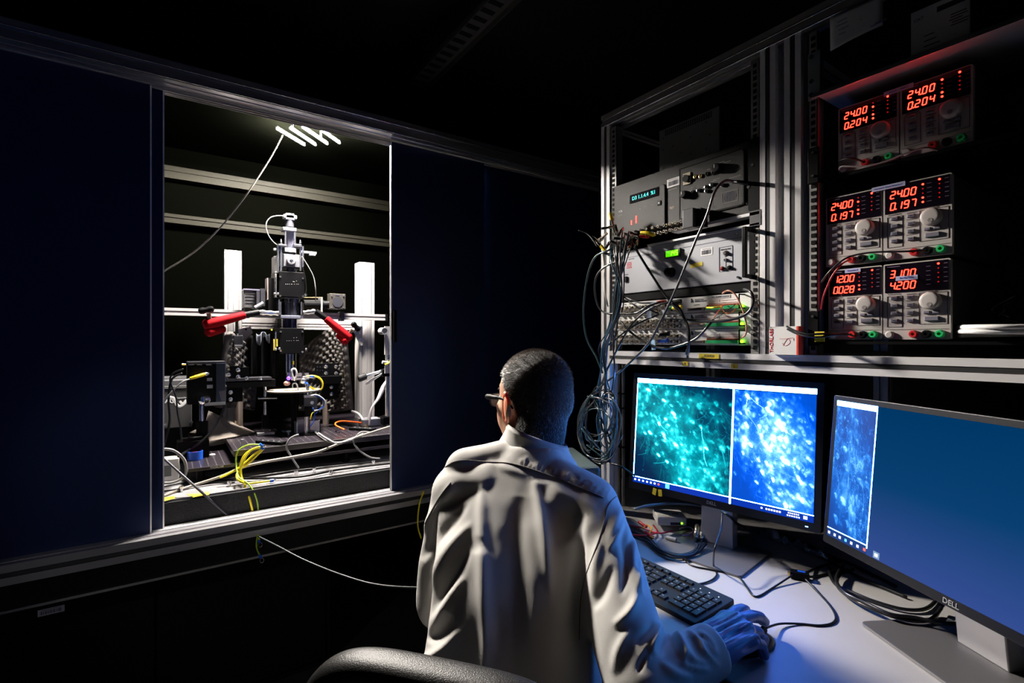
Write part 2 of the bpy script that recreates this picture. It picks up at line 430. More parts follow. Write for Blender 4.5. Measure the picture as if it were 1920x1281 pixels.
MB().span((-.62, 2.10, .0), (.55, 2.9, .505)).build('cabinet_body', blackm, cab)
MB().span((-.60, 2.09, .03), (-.03, 2.10, .495)).build('door', blackm, cab); MB().span((-.02, 2.09, .03), (.53, 2.10, .495)).build('door', blackm, cab)
def barcode(M, w_, h_, parent, name='barcode_sticker', n=22):
    mb = MB(M); mb.box((0, 0, .0002), (w_, h_, .0004)); mb.m(1); x = -w_ * .4
    r = random.Random(int(w_ * 1e5))
    while x < w_ * .4:
        d = w_ * r.choice((.01, .016, .026)); mb.box((x, -h_ * .06, .0005), (d, h_ * .55, .0003)); x += d + w_ * r.choice((.012, .02, .03))
    mb.box((0, h_ * .36, .0005), (w_ * .75, h_ * .06, .0003))
    return mb.build(name, [white, ink], parent)
c0 = P(96, 1146, Y=2.088)
barcode(frame((c0.x, 2.0895, c0.z), (1, 0, 0), (0, 0, 1)), .062, .020, cab)
# ================================================================ inside the enclosure
def pb(mb, x0, y0, x1, y1, Y, dep, ch=0):
    """box whose front face, on the plane Y, is seen between two pixels"""
    a = P(x0, y0, Y=Y); b = P(x1, y1, Y=Y)
    mb.span((a.x, Y, a.z), (b.x, Y + dep, b.z)); return mb
def pw(px, py, Y): return P(px, py, Y=Y)

# ---- the LED lamp that lights everything
led_strip = mat('led_strip_lit', (1, 1, 1), .5, emit=(1., .93, .84), strength=LAMP)
lamp = thing('led_lamp', 'bright white lamp of four LED strips under the enclosure roof, with a thin cable', 'lamp', (.53, 2.38, 2.235))
ZL = 2.235
mb = MB(); mbh = MB()
for (a, b) in (((519, 241), (571, 272)), ((544, 240), (592, 272)), ((567, 238), (614, 270)), ((597, 240), (637, 268))):
    p = P(*a, Z=ZL); q = P(*b, Z=ZL)
    MB().rev(p, q, [(0, .003), (.002, .0042), ((q - p).length - .002, .0042), ((q - p).length, .003)], 10).build('led_tube', led_strip, lamp)
    mbh = MB(); up_ = Vector((0, 0, .008)); mbh.cyl(p + up_, q + up_, .0035, n=8); mbh.build('tube_back', alu_dark, lamp)
mbh = MB(); 

for x_, y_ in ((.46, 2.36), (.60, 2.44)): mbh.cyl((x_, y_, 2.243), (x_, y_, 2.29), .005, n=8)
mbh.build('standoff', blackm, lamp)
MB().tube([P(530, 254, Y=2.36), P(505, 300, Y=2.32), P(460, 368, Y=2.25), P(410, 430, Y=2.3), P(360, 476, Y=2.35), P(290, 520, Y=2.4), P(240, 560, Y=2.5)], .0028).build('lamp_cable', cable_b, lamp, smooth='all')

# ---- two tall white aluminium posts, beams
def tallpost(x0, x1, ytop, Y, label):
    a = P(x0, ytop, Y=Y); b = P(x1, ytop, Y=Y); w_ = b.x - a.x; cx = (a.x + b.x) / 2
    t = thing('mounting_post', label, 'post', (cx, Y + w_ / 2, TT))
    mb = MB(); n = []
    W2 = w_ / 2
    prof = [(-W2, -W2), (-W2 * .72, -W2), (-W2 * .66, -W2 * .9), (-W2 * .58, -W2 * 1.0), (-W2 * .3, -W2 * 1.06), (-W2 * .04, -W2 * 1.08), (0, -W2 * 1.02), (W2 * .04, -W2 * 1.08), (W2 * .3, -W2 * 1.06),
            (W2 * .58, -W2), (W2 * .66, -W2 * .9), (W2 * .72, -W2), (W2, -W2), (W2, W2), (-W2, W2)]
    mb.M = Matrix.Translation((cx, Y + W2, 0)); mb.prism(prof, TT, a.z); mb.build('column', white_alu, t)
    MB().span((cx - w_ * .8, Y - .01, TT), (cx + w_ * .8, Y + w_ + .02, TT + .012)).build('foot_plate', alu_dark, t)
    return t
white_alu = mat('clear_anodised_white', (.30, .285, .285), .5, .0)
postL = tallpost(421, 453, 468, 2.72, 'left tall white aluminium post behind the microscope')
postR = tallpost(674, 702, 491, 2.68, 'right tall white aluminium post behind the microscope')
MB_ = MB(postR); 
mb = MB(postR)
b0 = P(672, 569, Y=2.67)
mb.span((b0.x, 2.665, b0.z - .012), (P(703, 570, Y=2.67).x, 2.68, b0.z + .005)); mb.build('cable_strap', rubber, postR)
xb = thing('cross_beam', 'wide white aluminium beam joining the two tall posts', 'beam', tuple(P(565, 618, Y=2.72)))
mb = MB(); a = P(453, 594, Y=2.73); b = P(673, 619, Y=2.69)
mb.span((a.x + .002, 2.73, b.z), (b.x - .002, 2.78, a.z)); mb.build('beam_body', white_alu, xb)
mb = MB(); zc = (a.z + b.z) / 2
mb.span((a.x + .003, 2.7288, zc - .001), (b.x - .003, 2.7302, zc + .001)); mb.span((a.x + .003, 2.7288, zc - .014), (b.x - .003, 2.7302, zc - .013)); mb.build('beam_groove', black, xb)
for (pl, sd) in ((((447, 618), (470, 612), (474, 624), (458, 640), (447, 640)), 1), (((676, 612), (662, 620), (676, 648), (680, 648), (680, 612)), 2)):
    t = thing('corner_bracket', 'white triangular corner bracket with bolts on the %s tall post' % ('left' if sd == 1 else 'right'), 'bracket', tuple(P(*pl[0], Y=2.70)))
    pts = [P(x, y, Y=2.66) for x, y in pl]; mb = MB(); n = len(pts)
    mb.add([p for p in pts] + [p + Vector((0, .008, 0)) for p in pts], [tuple(range(n)), tuple(range(n, 2 * n))[::-1]] + [(i, n + i, n + (i + 1) % n, (i + 1) % n) for i in range(n)])
    mb.build('plate', white_alu, t)
    mb = MB()
    for q in (((455, 630), (461, 618)) if sd == 1 else ((674, 625), (676, 636))):
        p = P(*q, Y=2.66); mb.cyl(p, p + Vector((0, -.005, 0)), .005, n=10)
    mb.build('bolt', steel, t)
# the horizontal rail in front carrying cables
rl = thing('horizontal_rail', 'bright horizontal aluminium rail at mid height crossing the enclosure, with a black end cap', 'rail', tuple(P(500, 588, Y=2.6)))
zr = P(305, 582, Y=2.62).z; xr1 = P(724, 590, Y=2.62).x
mb = MB(); profile(mb, (-.35, 2.635, zr - .004), (xr1 - .005, 2.635, zr - .004), .03, .032); mb.build('rail_body', white_alu, rl)
MB().box((xr1 + .002, 2.635, zr - .004), (.012, .036, .038)).build('end_cap', black, rl)
mb = MB(); x_ = P(642, 586, Y=2.61).x; mb.box((x_, 2.632, zr - .004), (.02, .045, .048)); x_ = P(464, 582, Y=2.61).x; mb.box((x_, 2.632, zr - .002), (.02, .045, .044)); mb.build('hook_strap', rubber, rl)

# ---- the microscope column
MY = 2.52
mic = thing('microscope', 'tall two-photon microscope column of black boxes, cage rods and a camera on top', 'microscope', tuple(P(546, 720, Y=MY)))
mb = MB(mic); mb.M = Matrix.Identity(4)
def mpart(name, m, *boxes, dep=.05, off=0., bevel=.002, smooth=False):
    mb = MB()
    for b in boxes: pb(mb, *b, MY + off, dep)
    return mb.build(name, m, mic, bevel=bevel, smooth=smooth)
def mcyl(mb, x, y0, y1, rpx, off=.04, r2=None):
    p = P(x, y0, Y=MY + off); q = P(x, y1, Y=MY + off); s_ = p.y * (SN * p.x / p.y + CS) / FPX
    mb.cyl(p, q, rpx * s_, (r2 or rpx) * s_, n=20); return mb
silver = mat('satin_silver', (.42, .42, .46), .32, .6)
gm = mat('gunmetal', (.05, .05, .06), .35, .4)
mpart('camera_head', silver, (532, 401, 557, 411), (536, 399, 552, 413), dep=.04, off=.02)
mb = MB(); mcyl(mb, 543, 413, 426, 7.5); mb.build('lens_mount', gm, mic, smooth='auto')
mpart('cage_plate', silver, (531, 425, 556, 434), dep=.06)
mb = MB()
for x in (535, 552):
    mcyl(mb, x, 434, 463, 1.6, .006); mcyl(mb, x + 1, 434, 463, 1.6, .05)
mb.build('cage_rod', steel, mic, smooth='auto')
mb = MB(); mcyl(mb, 544, 436, 468, 7.2); mb.build('upper_lens_tube', mat('bluish_metal', (.38, .38, .50), .28, .7), mic, smooth='auto')
mpart('clamp', gm, (522, 457, 538, 463), (551, 457, 566, 464), dep=.05)
mb = MB()
for x, y0, y1 in ((527, 452, 508), (563, 452, 508), (521, 458, 512), (568, 462, 500)): mcyl(mb, x, y0, y1, 1.7, .01)
for x, y0 in ((527, 448), (563, 450)): mcyl(mb, x, y0, y0 + 6, 1.0, .01, r2=2.)
mb.build('cage_rod', steel, mic, smooth='auto')
mpart('mirror_mount', silver, (534, 464, 555, 474), dep=.05)
mpart('beam_cube', gm, (524, 474, 564, 504), dep=.09, off=.012)
mpart('cube_cover', mat('satin_grey', (.16, .16, .18), .35, .4), (532, 476, 562, 502), dep=.01, off=.003)
mb = MB(); p = P(546, 488, Y=MY); mb.rev(p + Vector((0, .004, 0)), p - Vector((0, .02, 0)), [(0, .020), (.006, .021), (.010, .021), (.013, .018), (.0135, .001)], 24)
mb.build('adjustment_knob', silver, mic, smooth='auto')
mb = MB(); mb.box(p + Vector((0, -.0105, 0)), (.015, .002, .002)); mb.box(p + Vector((0, -.0105, 0)), (.002, .002, .015)); mb.build('knob_mark', ink, mic)
mpart('side_plate', alu_dark, (514, 480, 520, 511), dep=.07, off=.03); mpart('green_sticker', mat('lime', (.35, .7, .05), .5), (521, 483, 523, 500), dep=.03, off=.02)
mpart('side_arm', silver, (565, 470, 594, 477), (580, 474, 592, 480), dep=.02, off=.05); mpart('side_arm', silver, (513, 465, 526, 471), dep=.02, off=.05)
mpart('collar_block', gm, (540, 502, 552, 510), dep=.04, off=.02)
mb = MB(); pb(mb, 523, 508, 571, 558, MY, .12); ub = mb.build('upper_scan_box', black, mic, bevel=.002)
mpart('box_side_plate', mat('lighter_side_plate', (.12, .115, .11), .45, .3), (515, 509, 523, 513), (515, 513, 519, 558), dep=.1, off=.01)  # side plate lighter than the black box
mb = MB(); pb(mb, 524, 615, 570, 663, MY, .12); lb = mb.build('lower_scan_box', black, mic, bevel=.002)
def dots(pts, Y, m, parent, r=.0012, name='print'):
    mb = MB()
    for (x, y) in pts: p = P(x, y, Y=Y); mb.box(p, (r * 2, .0006, r * 1.4))
    return mb.build(name, m, parent)
dots([(536, 533), (539.5, 533), (543, 533), (547, 533), (552, 533), (556, 533), (550, 528), (556, 527), (559, 533), (552, 528.5)], MY - .0004, whiteink, ub)
dots([(538, 639), (542, 639), (546, 639), (551, 638.5), (556, 638.5), (559, 638.5), (551, 633.5), (556, 633)], MY - .0004, whiteink, lb)
mb = MB()
for (x, y) in ((525.5, 519), (568, 522), (525.5, 555), (526, 622), (567, 622), (526, 658), (567, 660), (568, 556)): p = P(x, y, Y=MY); mb.cyl(p, p - Vector((0, .003, 0)), .0045, n=10)
mb.build('screw', steel, mic)
mb = MB()
for x, y0, y1 in ((517, 520, 550), (517, 622, 652), (526, 566, 590), (565, 566, 590), (523, 562, 590)): mcyl(mb, x, y0, y1, 1.3, .0)
for x, y in ((515, 551), (521, 551), (573, 553), (517, 655), (524, 654), (574, 655)): p = P(x, y, Y=MY - .005); mb.ball(p, .006, 10, 8)
mb.build('guide_rod', steel, mic, smooth='auto')
mpart('frame_plate', gm, (521, 558, 568, 560), (521, 565.5, 569, 567.5), dep=.09, bevel=0)
mb = MB(); mcyl(mb, 546, 559, 592, 16, .05); mb.build('middle_lens_tube', mat('smoked_glass', (.03, .03, .04), .08, .0, coat=1.), mic, smooth='auto')
mpart('dark_side_frame', blackm, (521, 568, 526, 590), (566, 568, 570, 590), dep=.09)
mpart('lower_cage_plate', mat('blue_grey_metal', (.20, .21, .28), .35, .5), (526, 591, 567, 598), dep=.09)
mb = MB(); mcyl(mb, 543, 598, 616, 14, .05); mb.build('lower_lens_tube', mat('blue_black_gloss', (.02, .025, .05), .15, .2, coat=.5), mic, smooth='auto')
mb = MB()
for x in (537, 543, 549): mcyl(mb, x, 664, 699, 1.1, .03)
mcyl(mb, 543, 698, 706, 7, .04); mb.build('objective_guide', steel, mic, smooth='auto')
mb = MB(); mcyl(mb, 543, 664, 697, 6.0, .045); mcyl(mb, 543, 706, 711, 6.5, .04, r2=3); mb.build('objective', mat('dark_blue_metal', (.07, .09, .14), .2, .7), mic, smooth='auto')
mpart('yellow_marker', tape, (549, 677, 551.5, 684), dep=.004, off=.02, bevel=0)
mpart('column_mount', blackm, (527, 512, 567, 560), (528, 616, 566, 655), dep=.14, off=.12)
mb = MB(); mb.span((P(536, 560, Y=MY).x, 2.64, P(546, 640, Y=MY).z), (P(560, 560, Y=MY).x, 2.73, P(546, 520, Y=MY).z)); mb.build('column_arm', black, mic)
# cable loops belonging to the camera
wire('camera_cable', [P(534, 405, Y=MY), P(518, 405, Y=MY), P(506, 409, Y=MY), P(499, 420, Y=MY), P(501, 436, Y=MY), P(510, 451, Y=MY), P(521, 461, Y=MY + .02)], .0022, cable_g, 'thin grey cable looping from the camera on top of the microscope')
wire('signal_cable', [P(566, 481, Y=MY), P(578, 500, Y=MY), P(588, 520, Y=MY), P(592, 545, Y=MY), P(592, 565, Y=MY + .02)], .0022, cable_g, 'thin grey cable hanging from the right side arm of the microscope')
wire('signal_cable', [P(567, 500, Y=MY - .01), P(572, 520, Y=MY - .01), P(574, 540, Y=MY - .01), P(573, 553, Y=MY - .01)], .002, cable, 'black cable down the right edge of the upper microscope box')

# left motor and right tube behind the column
t = thing('scan_motor', 'dark ribbed motor with flange plates left of the microscope', 'motor', tuple(P(475, 577, Y=2.58)))
mb = MB(); pb(mb, 457, 543, 488, 578, 2.58, .08); mb.build('motor_body', darkgray, t, bevel=.002)
mb = MB(); pb(mb, 457, 541, 489, 545, 2.575, .08); mb.build('bright_cover', mat('lilac_metal', (.20, .19, .27), .4, .4), t)
mb = MB()
for y in (551, 556, 562, 568): pb(mb, 460, y, 486, y + 1.2, 2.578, .004)
mb.build('cooling_fins', gm, t)
mb = MB(); pb(mb, 481, 545, 487, 572, 2.56, .06); pb(mb, 489, 541, 497, 574, 2.56, .09); mb.build('flange', gm, t)
mb = MB(); a = P(478, 577, Y=2.54); b = P(494, 568, Y=2.54); mb.cyl(a, b, .008, n=8); mb.build('adjuster_arm', silver, t); 
MB().span((P(480, 577, Y=2.58).x, 2.58, P(480, 578, Y=2.58).z - .03), (P(524, 577, Y=2.58).x, 2.66, P(480, 578, Y=2.58).z)).build('bracket', black, t)
t = thing('beam_shield', 'black upright board with a cream edge, left of the upper microscope box', 'shield', tuple(P(510, 570, Y=2.56)))
mb = MB(); pb(mb, 503, 521, 522, 582, 2.56, .05); mb.build('board', blackm, t)
mb = MB(); pb(mb, 501, 521, 503, 562, 2.555, .06); mb.build('cream_edge', card, t)
t = thing('side_lens_tube', 'black horizontal lens tube with brass rods ending in a square plate, right of the microscope', 'lens tube', tuple(P(600, 580, Y=2.6)))
mb = MB(); a = P(569, 572, Y=2.6); b = P(606, 572, Y=2.6); mb.cyl(a, b, .026, n=24); c_ = P(619, 571, Y=2.6); mb.cyl(b, c_, .020, n=24); mb.build('tube', black, t, smooth='auto')
mb = MB(); pb(mb, 602, 557, 605, 585, 2.57, .06); mb.build('ring_plate', alu_dark, t)
mb = MB(); mb.cyl(P(569, 558, Y=2.575), P(605, 558, Y=2.575), .0022, n=8); mb.cyl(P(569, 585, Y=2.575), P(605, 585, Y=2.575), .0022, n=8); mb.build('guide_rod', brass, t)
mb = MB(); pb(mb, 618.5, 550, 648, 580, 2.57, .05); mb.build('square_plate', mat('bronze_grey_metal', (.05, .045, .036), .5, .3), t, bevel=.002)
mb = MB(); p = P(633, 566.5, Y=2.57); mb.cyl(p, p - Vector((0, .002, 0)), .026, n=28); mb.build('plate_disc', gm, t, smooth='auto')
mb = MB()
for q in ((622, 555), (644, 555), (622, 577), (644, 577)): p = P(*q, Y=2.57); mb.cyl(p, p - Vector((0, .003, 0)), .0035, n=8)
pb(mb, 629, 553, 636, 554.5, 2.569, .001); mb.build('screw', steel, t)

# red articulated arms
def redarm(label, segs, ball, tip, knobstem, knob, Y):
    a, b = segs[0]; t = thing('articulated_arm', label, 'arm', tuple(P(*a, Y=Y)))
    def sleeve(a, b, r, m=red):
        mb = MB(); p = P(*a, Y=Y); q = P(*b, Y=Y + .03); L = (q - p).length
        mb.rev(p, q, [(-r * .6, r * .2), (-r * .5, r * .7), (-r * .1, r * .97), (0, r), (L, r * .72), (L + .002, r * .6)], 20); return mb
    sleeve(a, b, .023).build('sleeve', red, t, smooth='auto')
    a, b = segs[1]; sleeve(a, b, .020).build('lower_sleeve', red, t, smooth='auto')
    mb = MB(); mb.tube([P(*segs[0][1], Y=Y + .03), P(*tip[0], Y=Y + .04)], .014, n=12); mb.build('joint', black, t, smooth='auto')
    mb = MB(); p = P(*tip[0], Y=Y + .04); q = P(*tip[1], Y=Y + .05); L = (q - p).length
    mb.rev(p, q, [(0, .010), (L * .2, .014), (L * .4, .010), (L * .6, .013), (L * .8, .009), (L, .012)], 16); mb.build('coupling', steel, t, smooth='auto')
    mb = MB(); mb.cyl(P(*knobstem[0], Y=Y), P(*knobstem[1], Y=Y - .01), .008, n=14); mb.build('knob_stem', mat('bronze', (.25, .17, .13), .3, .8), t, smooth='auto')
    a, b = knob; mb = MB(); p, q = P(*a, Y=Y - .02), P(*b, Y=Y - .02); c_ = (p + q) / 2
    d = (q - p).normalized(); L = (q - p).length
    mb.rev(p, q, [(0, .006), (.004, .012), (L * .3, .014), (L * .5, .010), (L * .7, .014), (L - .004, .012), (L, .006)], 16); mb.build('knob', black, t, smooth='auto')
    return t
redarm('articulated arm in a red sleeve, left of the microscope, pointing right', [((388, 609), (458, 591)), ((391, 623), (420, 617))], None, ((485, 586), (521, 588)), ((394, 601), (391, 588)), ((372, 584), (401, 579)), 2.42)
redarm('articulated arm in a red sleeve, right of the microscope, sloping down', [((654, 634), (612, 598)), ((648, 640), (634, 628))], None, ((592, 584), (569, 587)), ((653, 628), (661, 618)), ((660, 605), (674, 620)), 2.42)

# acoustic foam sheets
foam = mat('charcoal_foam', (.075, .069, .066), .95, bump=(900, .8), spec=.1, var=.25, vscale=260)
def foam_sheet(name, label, cols, nb=(9, 14), amp=.012):
    """cols: list of (top pixel, bottom pixel, Y); egg-crate bumps on the front"""
    t = thing(name, label, 'foam', tuple(P(*cols[0][1], Y=cols[0][2])))
    top = smooth_path([P(*c[0], Y=c[2]) for c in cols], 14); bot = smooth_path([P(*c[1], Y=c[2]) for c in cols], 14)
    nu = len(top); nv = 90; L = sum((top[i + 1] - top[i]).length for i in range(nu - 1)); H_ = (top[0] - bot[0]).length
    vs = []; fs = []; acc = 0
    V = [[None] * nv for _ in range(nu)]
    for i in range(nu):
        if i: acc += ((top[i] + bot[i]) / 2 - (top[i - 1] + bot[i - 1]) / 2).length
        i2 = min(i + 1, nu - 1); i1 = max(i - 1, 0); tg = (top[i2] - top[i1]); tg.z = 0; tg.normalize(); nrm = Vector((tg.y, -tg.x, 0))
        for j in range(nv):
            f = j / (nv - 1); p = top[i].lerp(bot[i], f); hh = (top[i] - bot[i]).length * f
            k = math.sin(acc * math.pi / .021) * math.sin(hh * math.pi / .021)
            e = min(1, i / 3, (nu - 1 - i) / 3, j / 3, (nv - 1 - j) / 3)
            V[i][j] = p + nrm * amp * (k * .9 + .2) * e
            vs.append(V[i][j])
    for i in range(nu):
        i2 = min(i + 1, nu - 1); i1 = max(i - 1, 0); tg = (top[i2] - top[i1]); tg.z = 0; tg.normalize(); nrm = Vector((tg.y, -tg.x, 0))
        for j in range(nv): vs.append(top[i].lerp(bot[i], j / (nv - 1)) - nrm * .022)
    N = nu * nv
    for i in range(nu - 1):
        for j in range(nv - 1):
            a = i * nv + j; fs.append((a, a + 1, a + nv + 1, a + nv)); fs.append((N + a, N + a + nv, N + a + nv + 1, N + a + 1))
    for i in range(nu - 1):
        a = i * nv; fs.append((a, a + nv, N + a + nv, N + a)); a += nv - 1; fs.append((a, N + a, N + a + nv, a + nv))
    for j in range(nv - 1):
        a = j; fs.append((a, N + a, N + a + 1, a + 1)); a += (nu - 1) * nv; fs.append((a, a + 1, N + a + 1, N + a))
    mb = MB(); mb.add(vs, fs); mb.build('sheet', foam, t, smooth='all'); return t
foam_sheet('acoustic_foam', 'left curved sheet of dark egg-crate foam below the left red arm', [((432, 630), (412, 762), 2.44), ((440, 622), (424, 765), 2.52), ((458, 640), (446, 765), 2.60), ((488, 655), (478, 770), 2.66)])
foam_sheet('acoustic_foam', 'right curved sheet of dark egg-crate foam below the right red arm', [((562, 655), (560, 770), 2.68), ((580, 642), (585, 772), 2.67), ((606, 622), (610, 775), 2.62), ((628, 616), (634, 772), 2.55), ((642, 622), (655, 768), 2.46)])
# drape and small box between
t = thing('black_cloth', 'black cloth draped between the left foam sheet and the microscope', 'cloth', tuple(P(485, 700, Y=2.6)))
mb = MB(); top = []; n_ = 34
vs = []; fs = []
for i in range(n_):
    f = i / (n_ - 1); x = 455 + 68 * f; ytop = 640 - 14 * math.sin(f * 3.0) + 3 * math.sin(f * 23); Y_ = 2.60 + .016 * math.sin(f * 21) + .006 * math.sin(f * 47)
    for j in range(12):
        g = j / 11; p = P(x, ytop + (708 - ytop) * g, Y=2.60); vs.append(Vector((p.x, Y_ - .01 * g * math.sin(f * 15 + 1), p.z)))
for i in range(n_ - 1):
    for j in range(11): a = i * 12 + j; fs.append((a, a + 1, a + 13, a + 12))
mb.add(vs, fs); o = mb.build('cloth_sheet', mat('black_velvet', (.003, .003, .0035), .8, spec=.1), t, smooth='all'); sm = o.modifiers.new('thick', 'SOLIDIFY'); sm.thickness = .003
mb = MB(); vs = []; fs = []
for i in range(24):
    f = i / 23; x = 481 + 24 * f; Y_ = 2.575 + .012 * math.sin(f * 16)
    for j in range(6):
        g = j / 5; p = P(x, 625 + 3 * math.sin(f * 9) + g * (14 + 6 * math.sin(f * 7)), Y=2.575); vs.append(Vector((p.x, Y_, p.z)))
for i in range(23):
    for j in range(5): a = i * 6 + j; fs.append((a, a + 1, a + 7, a + 6))
mb.add(vs, fs); o = mb.build('grey_fold', mat('blue_grey_cloth', (.16, .17, .21), .7), t, smooth='all'); sm = o.modifiers.new('thick', 'SOLIDIFY'); sm.thickness = .002
mb = MB(); pb(mb, 512.5, 636, 515.5, 657, 2.53, .002); pb(mb, 518.5, 636, 521, 650, 2.53, .002); pb(mb, 508, 617, 511, 620, 2.53, .003); tag(mb.build('yellow_tape_strip', tape), 'yellow tape strips beside the lower microscope box', 'tape')
t = thing('sensor_box', 'small black box with a white printed line, hanging by the left foam', 'box', tuple(P(447, 657, Y=2.48)))
mb = MB(); pb(mb, 438, 629, 456, 651, 2.48, .05); mb.build('box_body', gm, t, bevel=.002)
mb = MB()
for i in range(6): pb(mb, 440 + i * 2.5, 646.5, 441.8 + i * 2.5, 649.5, 2.479, .001)
mb.build('print', whiteink, t)
mb = MB(); pb(mb, 442, 600, 447, 626, 2.50, .02); mb.build('holder', black, t)

# stage rails, brackets
t = thing('stage_frame', 'black horizontal stage rails with bolted angle brackets below the microscope', 'frame', tuple(P(480, 790, Y=2.5)))
mb = MB(); pb(mb, 418, 715, 517, 724.5, 2.46, .05); mb.build('left_rail', black, t, bevel=.002)
mb = MB(); pb(mb, 418, 711, 510, 714.5, 2.46, .09); mb.build('left_plate', gm, t)
mb = MB(); pb(mb, 596, 706, 650, 719, 2.50, .05); mb.build('right_rail', black, t, bevel=.002)
mb = MB(); pb(mb, 410, 687, 449, 712, 2.47, .02); pb(mb, 449, 689, 467, 712, 2.49, .02); mb.build('left_bracket', black, t)
mb = MB(); pb(mb, 592, 682, 640, 706, 2.52, .02); mb.build('right_bracket', black, t)
mb = MB(); pb(mb, 412, 729, 455, 753, 2.48, .02); pb(mb, 604, 720, 632, 748, 2.52, .02); mb.build('lower_bracket', black, t)
mb = MB()
for (x, y) in ((446, 694), (446, 707), (432, 736), (432, 749), (611, 688), (630, 688), (611, 700), (630, 700), (621, 726), (621, 739), (462, 710), (488, 710), (428, 703)):
    p = P(x, y, Y=2.465 if x < 500 else 2.515); mb.rev(p, p - Vector((0, .01, 0)), [(0, .009), (.004, .009), (.006, .006), (.007, .002)], 12)
mb.build('bolt', steel, t, smooth='auto')
mb = MB()
for i in range(5):
    for j in range(3):
        p = P(413 + i * 6 + (i > 2) * 9, 694 + j * 7.5, Y=2.468); mb.box(p, (.002, .001, .002))
        p = P(595 + i * 5 - (i > 2) * 0, 688 + j * 7, Y=2.518); mb.box(p, (.002, .001, .002))
mb.build('screw_holes', steel, t)
mb = MB()
mb.cyl(P(497, 725, Y=2.50), P(497, 780, Y=2.50), .0062, n=16); mb.cyl(P(484, 747, Y=2.49), P(519, 747, Y=2.49), .005, n=12); mb.build('post', steel, t, smooth='auto')
zt = P(497, 803, Y=2.50).z
mb = MB(); p = P(497, 778, Y=2.50); mb.cyl(Vector((p.x, p.y, zt)), p, .0135, n=18); mb.cyl(P(493, 749, Y=2.50), P(501, 749, Y=2.50), .012, n=14); mb.build('post_holder', black, t, smooth='auto')
mb = MB(); mb.cyl(P(447, 752, Y=2.60), Vector((P(447, 752, Y=2.6).x, 2.6, .885)), .018, n=20); mb.build('pillar', mat('warm_steel', (.40, .33, .28), .3, .8), t, smooth='auto')
mb = MB(); q = P(611, 745, Y=2.62); mb.cyl(q, Vector((q.x, q.y, .885)), .016, n=20); mb.build('pillar', mat('warm_steel', (0, 0, 0)), t, smooth='auto')
mb = MB(); p = P(498, 803, Y=2.46); mb.box((p.x, p.y, .892), (.07, .03, .012)); mb.build('foot', silver, t, bevel=.002)

# disc platform, clamps, the sample in the middle
t = thing('running_disc', 'thin pale round platform under the objective', 'platform', tuple(P(552, 735, Y=2.5)))
p = P(551, 731, Y=2.46); mb = MB(); mb.cyl((p.x, p.y, p.z - .006), (p.x, p.y, p.z), .115, n=48); mb.build('disc', mat('stained_disc', (.22, .19, .15), .5, var=.4, vscale=30), t, smooth='auto')
mb = MB(); mb.cyl((p.x, p.y, .885), (p.x, p.y, p.z - .006), .012, n=16); mb.build('axle', black, t, smooth='auto')
t = thing('head_clamp', 'cluster of small silver clamps and white tubing at the objective tip', 'clamp', tuple(P(553, 725, Y=2.43)))
mb = MB(); pb(mb, 546, 707, 575, 712, 2.43, .02); pb(mb, 556, 700, 566, 708, 2.43, .02); pb(mb, 572, 700, 579, 712, 2.43, .02); mb.ball(P(569, 714, Y=2.43), .014, 14, 10); mb.cyl(P(568, 708, Y=2.43), P(588, 706, Y=2.43), .006, n=12); mb.build('silver_blocks', steel, t, smooth='auto')
mb = MB(); mb.tube([P(551, 712, Y=2.42), P(547, 698, Y=2.42), P(549, 692, Y=2.42), P(554, 693, Y=2.42), P(556, 702, Y=2.42), P(551, 714, Y=2.42)], .004); mb.build('white_tube', white, t, smooth='all')
mb = MB(); mb.tube([P(549, 728, Y=2.42), P(549, 720, Y=2.42), P(556, 720, Y=2.42), P(559, 730, Y=2.42), P(561, 742, Y=2.42)], .0028); mb.build('wire_fork', silver, t, smooth='all')
mb = MB(); mb.ball(P(541, 709.5, Y=2.44), .0085, 12, 8); mb.build('violet_glow_tip', mat('violet_light', (.1, .0, .3), .4, emit=(.16, .07, 1.), strength=3.5), t, smooth='all')
mb = MB(); mb.ball(P(538, 719, Y=2.45), (.014, .02, .011), 14, 10); mb.build('pink_probe', mat('dusky_pink', (.30, .14, .11), .5), t, smooth='all')
wire('yellow_loop_cable', [P(577, 706, Y=2.42), P(588, 705, Y=2.42), P(600, 710, Y=2.42), P(605, 720, Y=2.42), P(603, 729, Y=2.42), P(596, 732, Y=2.42), P(586, 728, Y=2.42), P(577, 721, Y=2.42)], .0042, cable_y, 'short yellow cable loop right of the objective tip')
mb = MB(); mb.tube([P(580, 706, Y=2.42), P(589, 706, Y=2.42)], .0055, sub=1); mb.tube([P(573, 718, Y=2.42), P(580, 724, Y=2.42)], .0055, sub=1); tag(mb.build('blue_connector', blue, smooth='auto'), 'two blue sleeves at the ends of the yellow cable loop', 'connector')

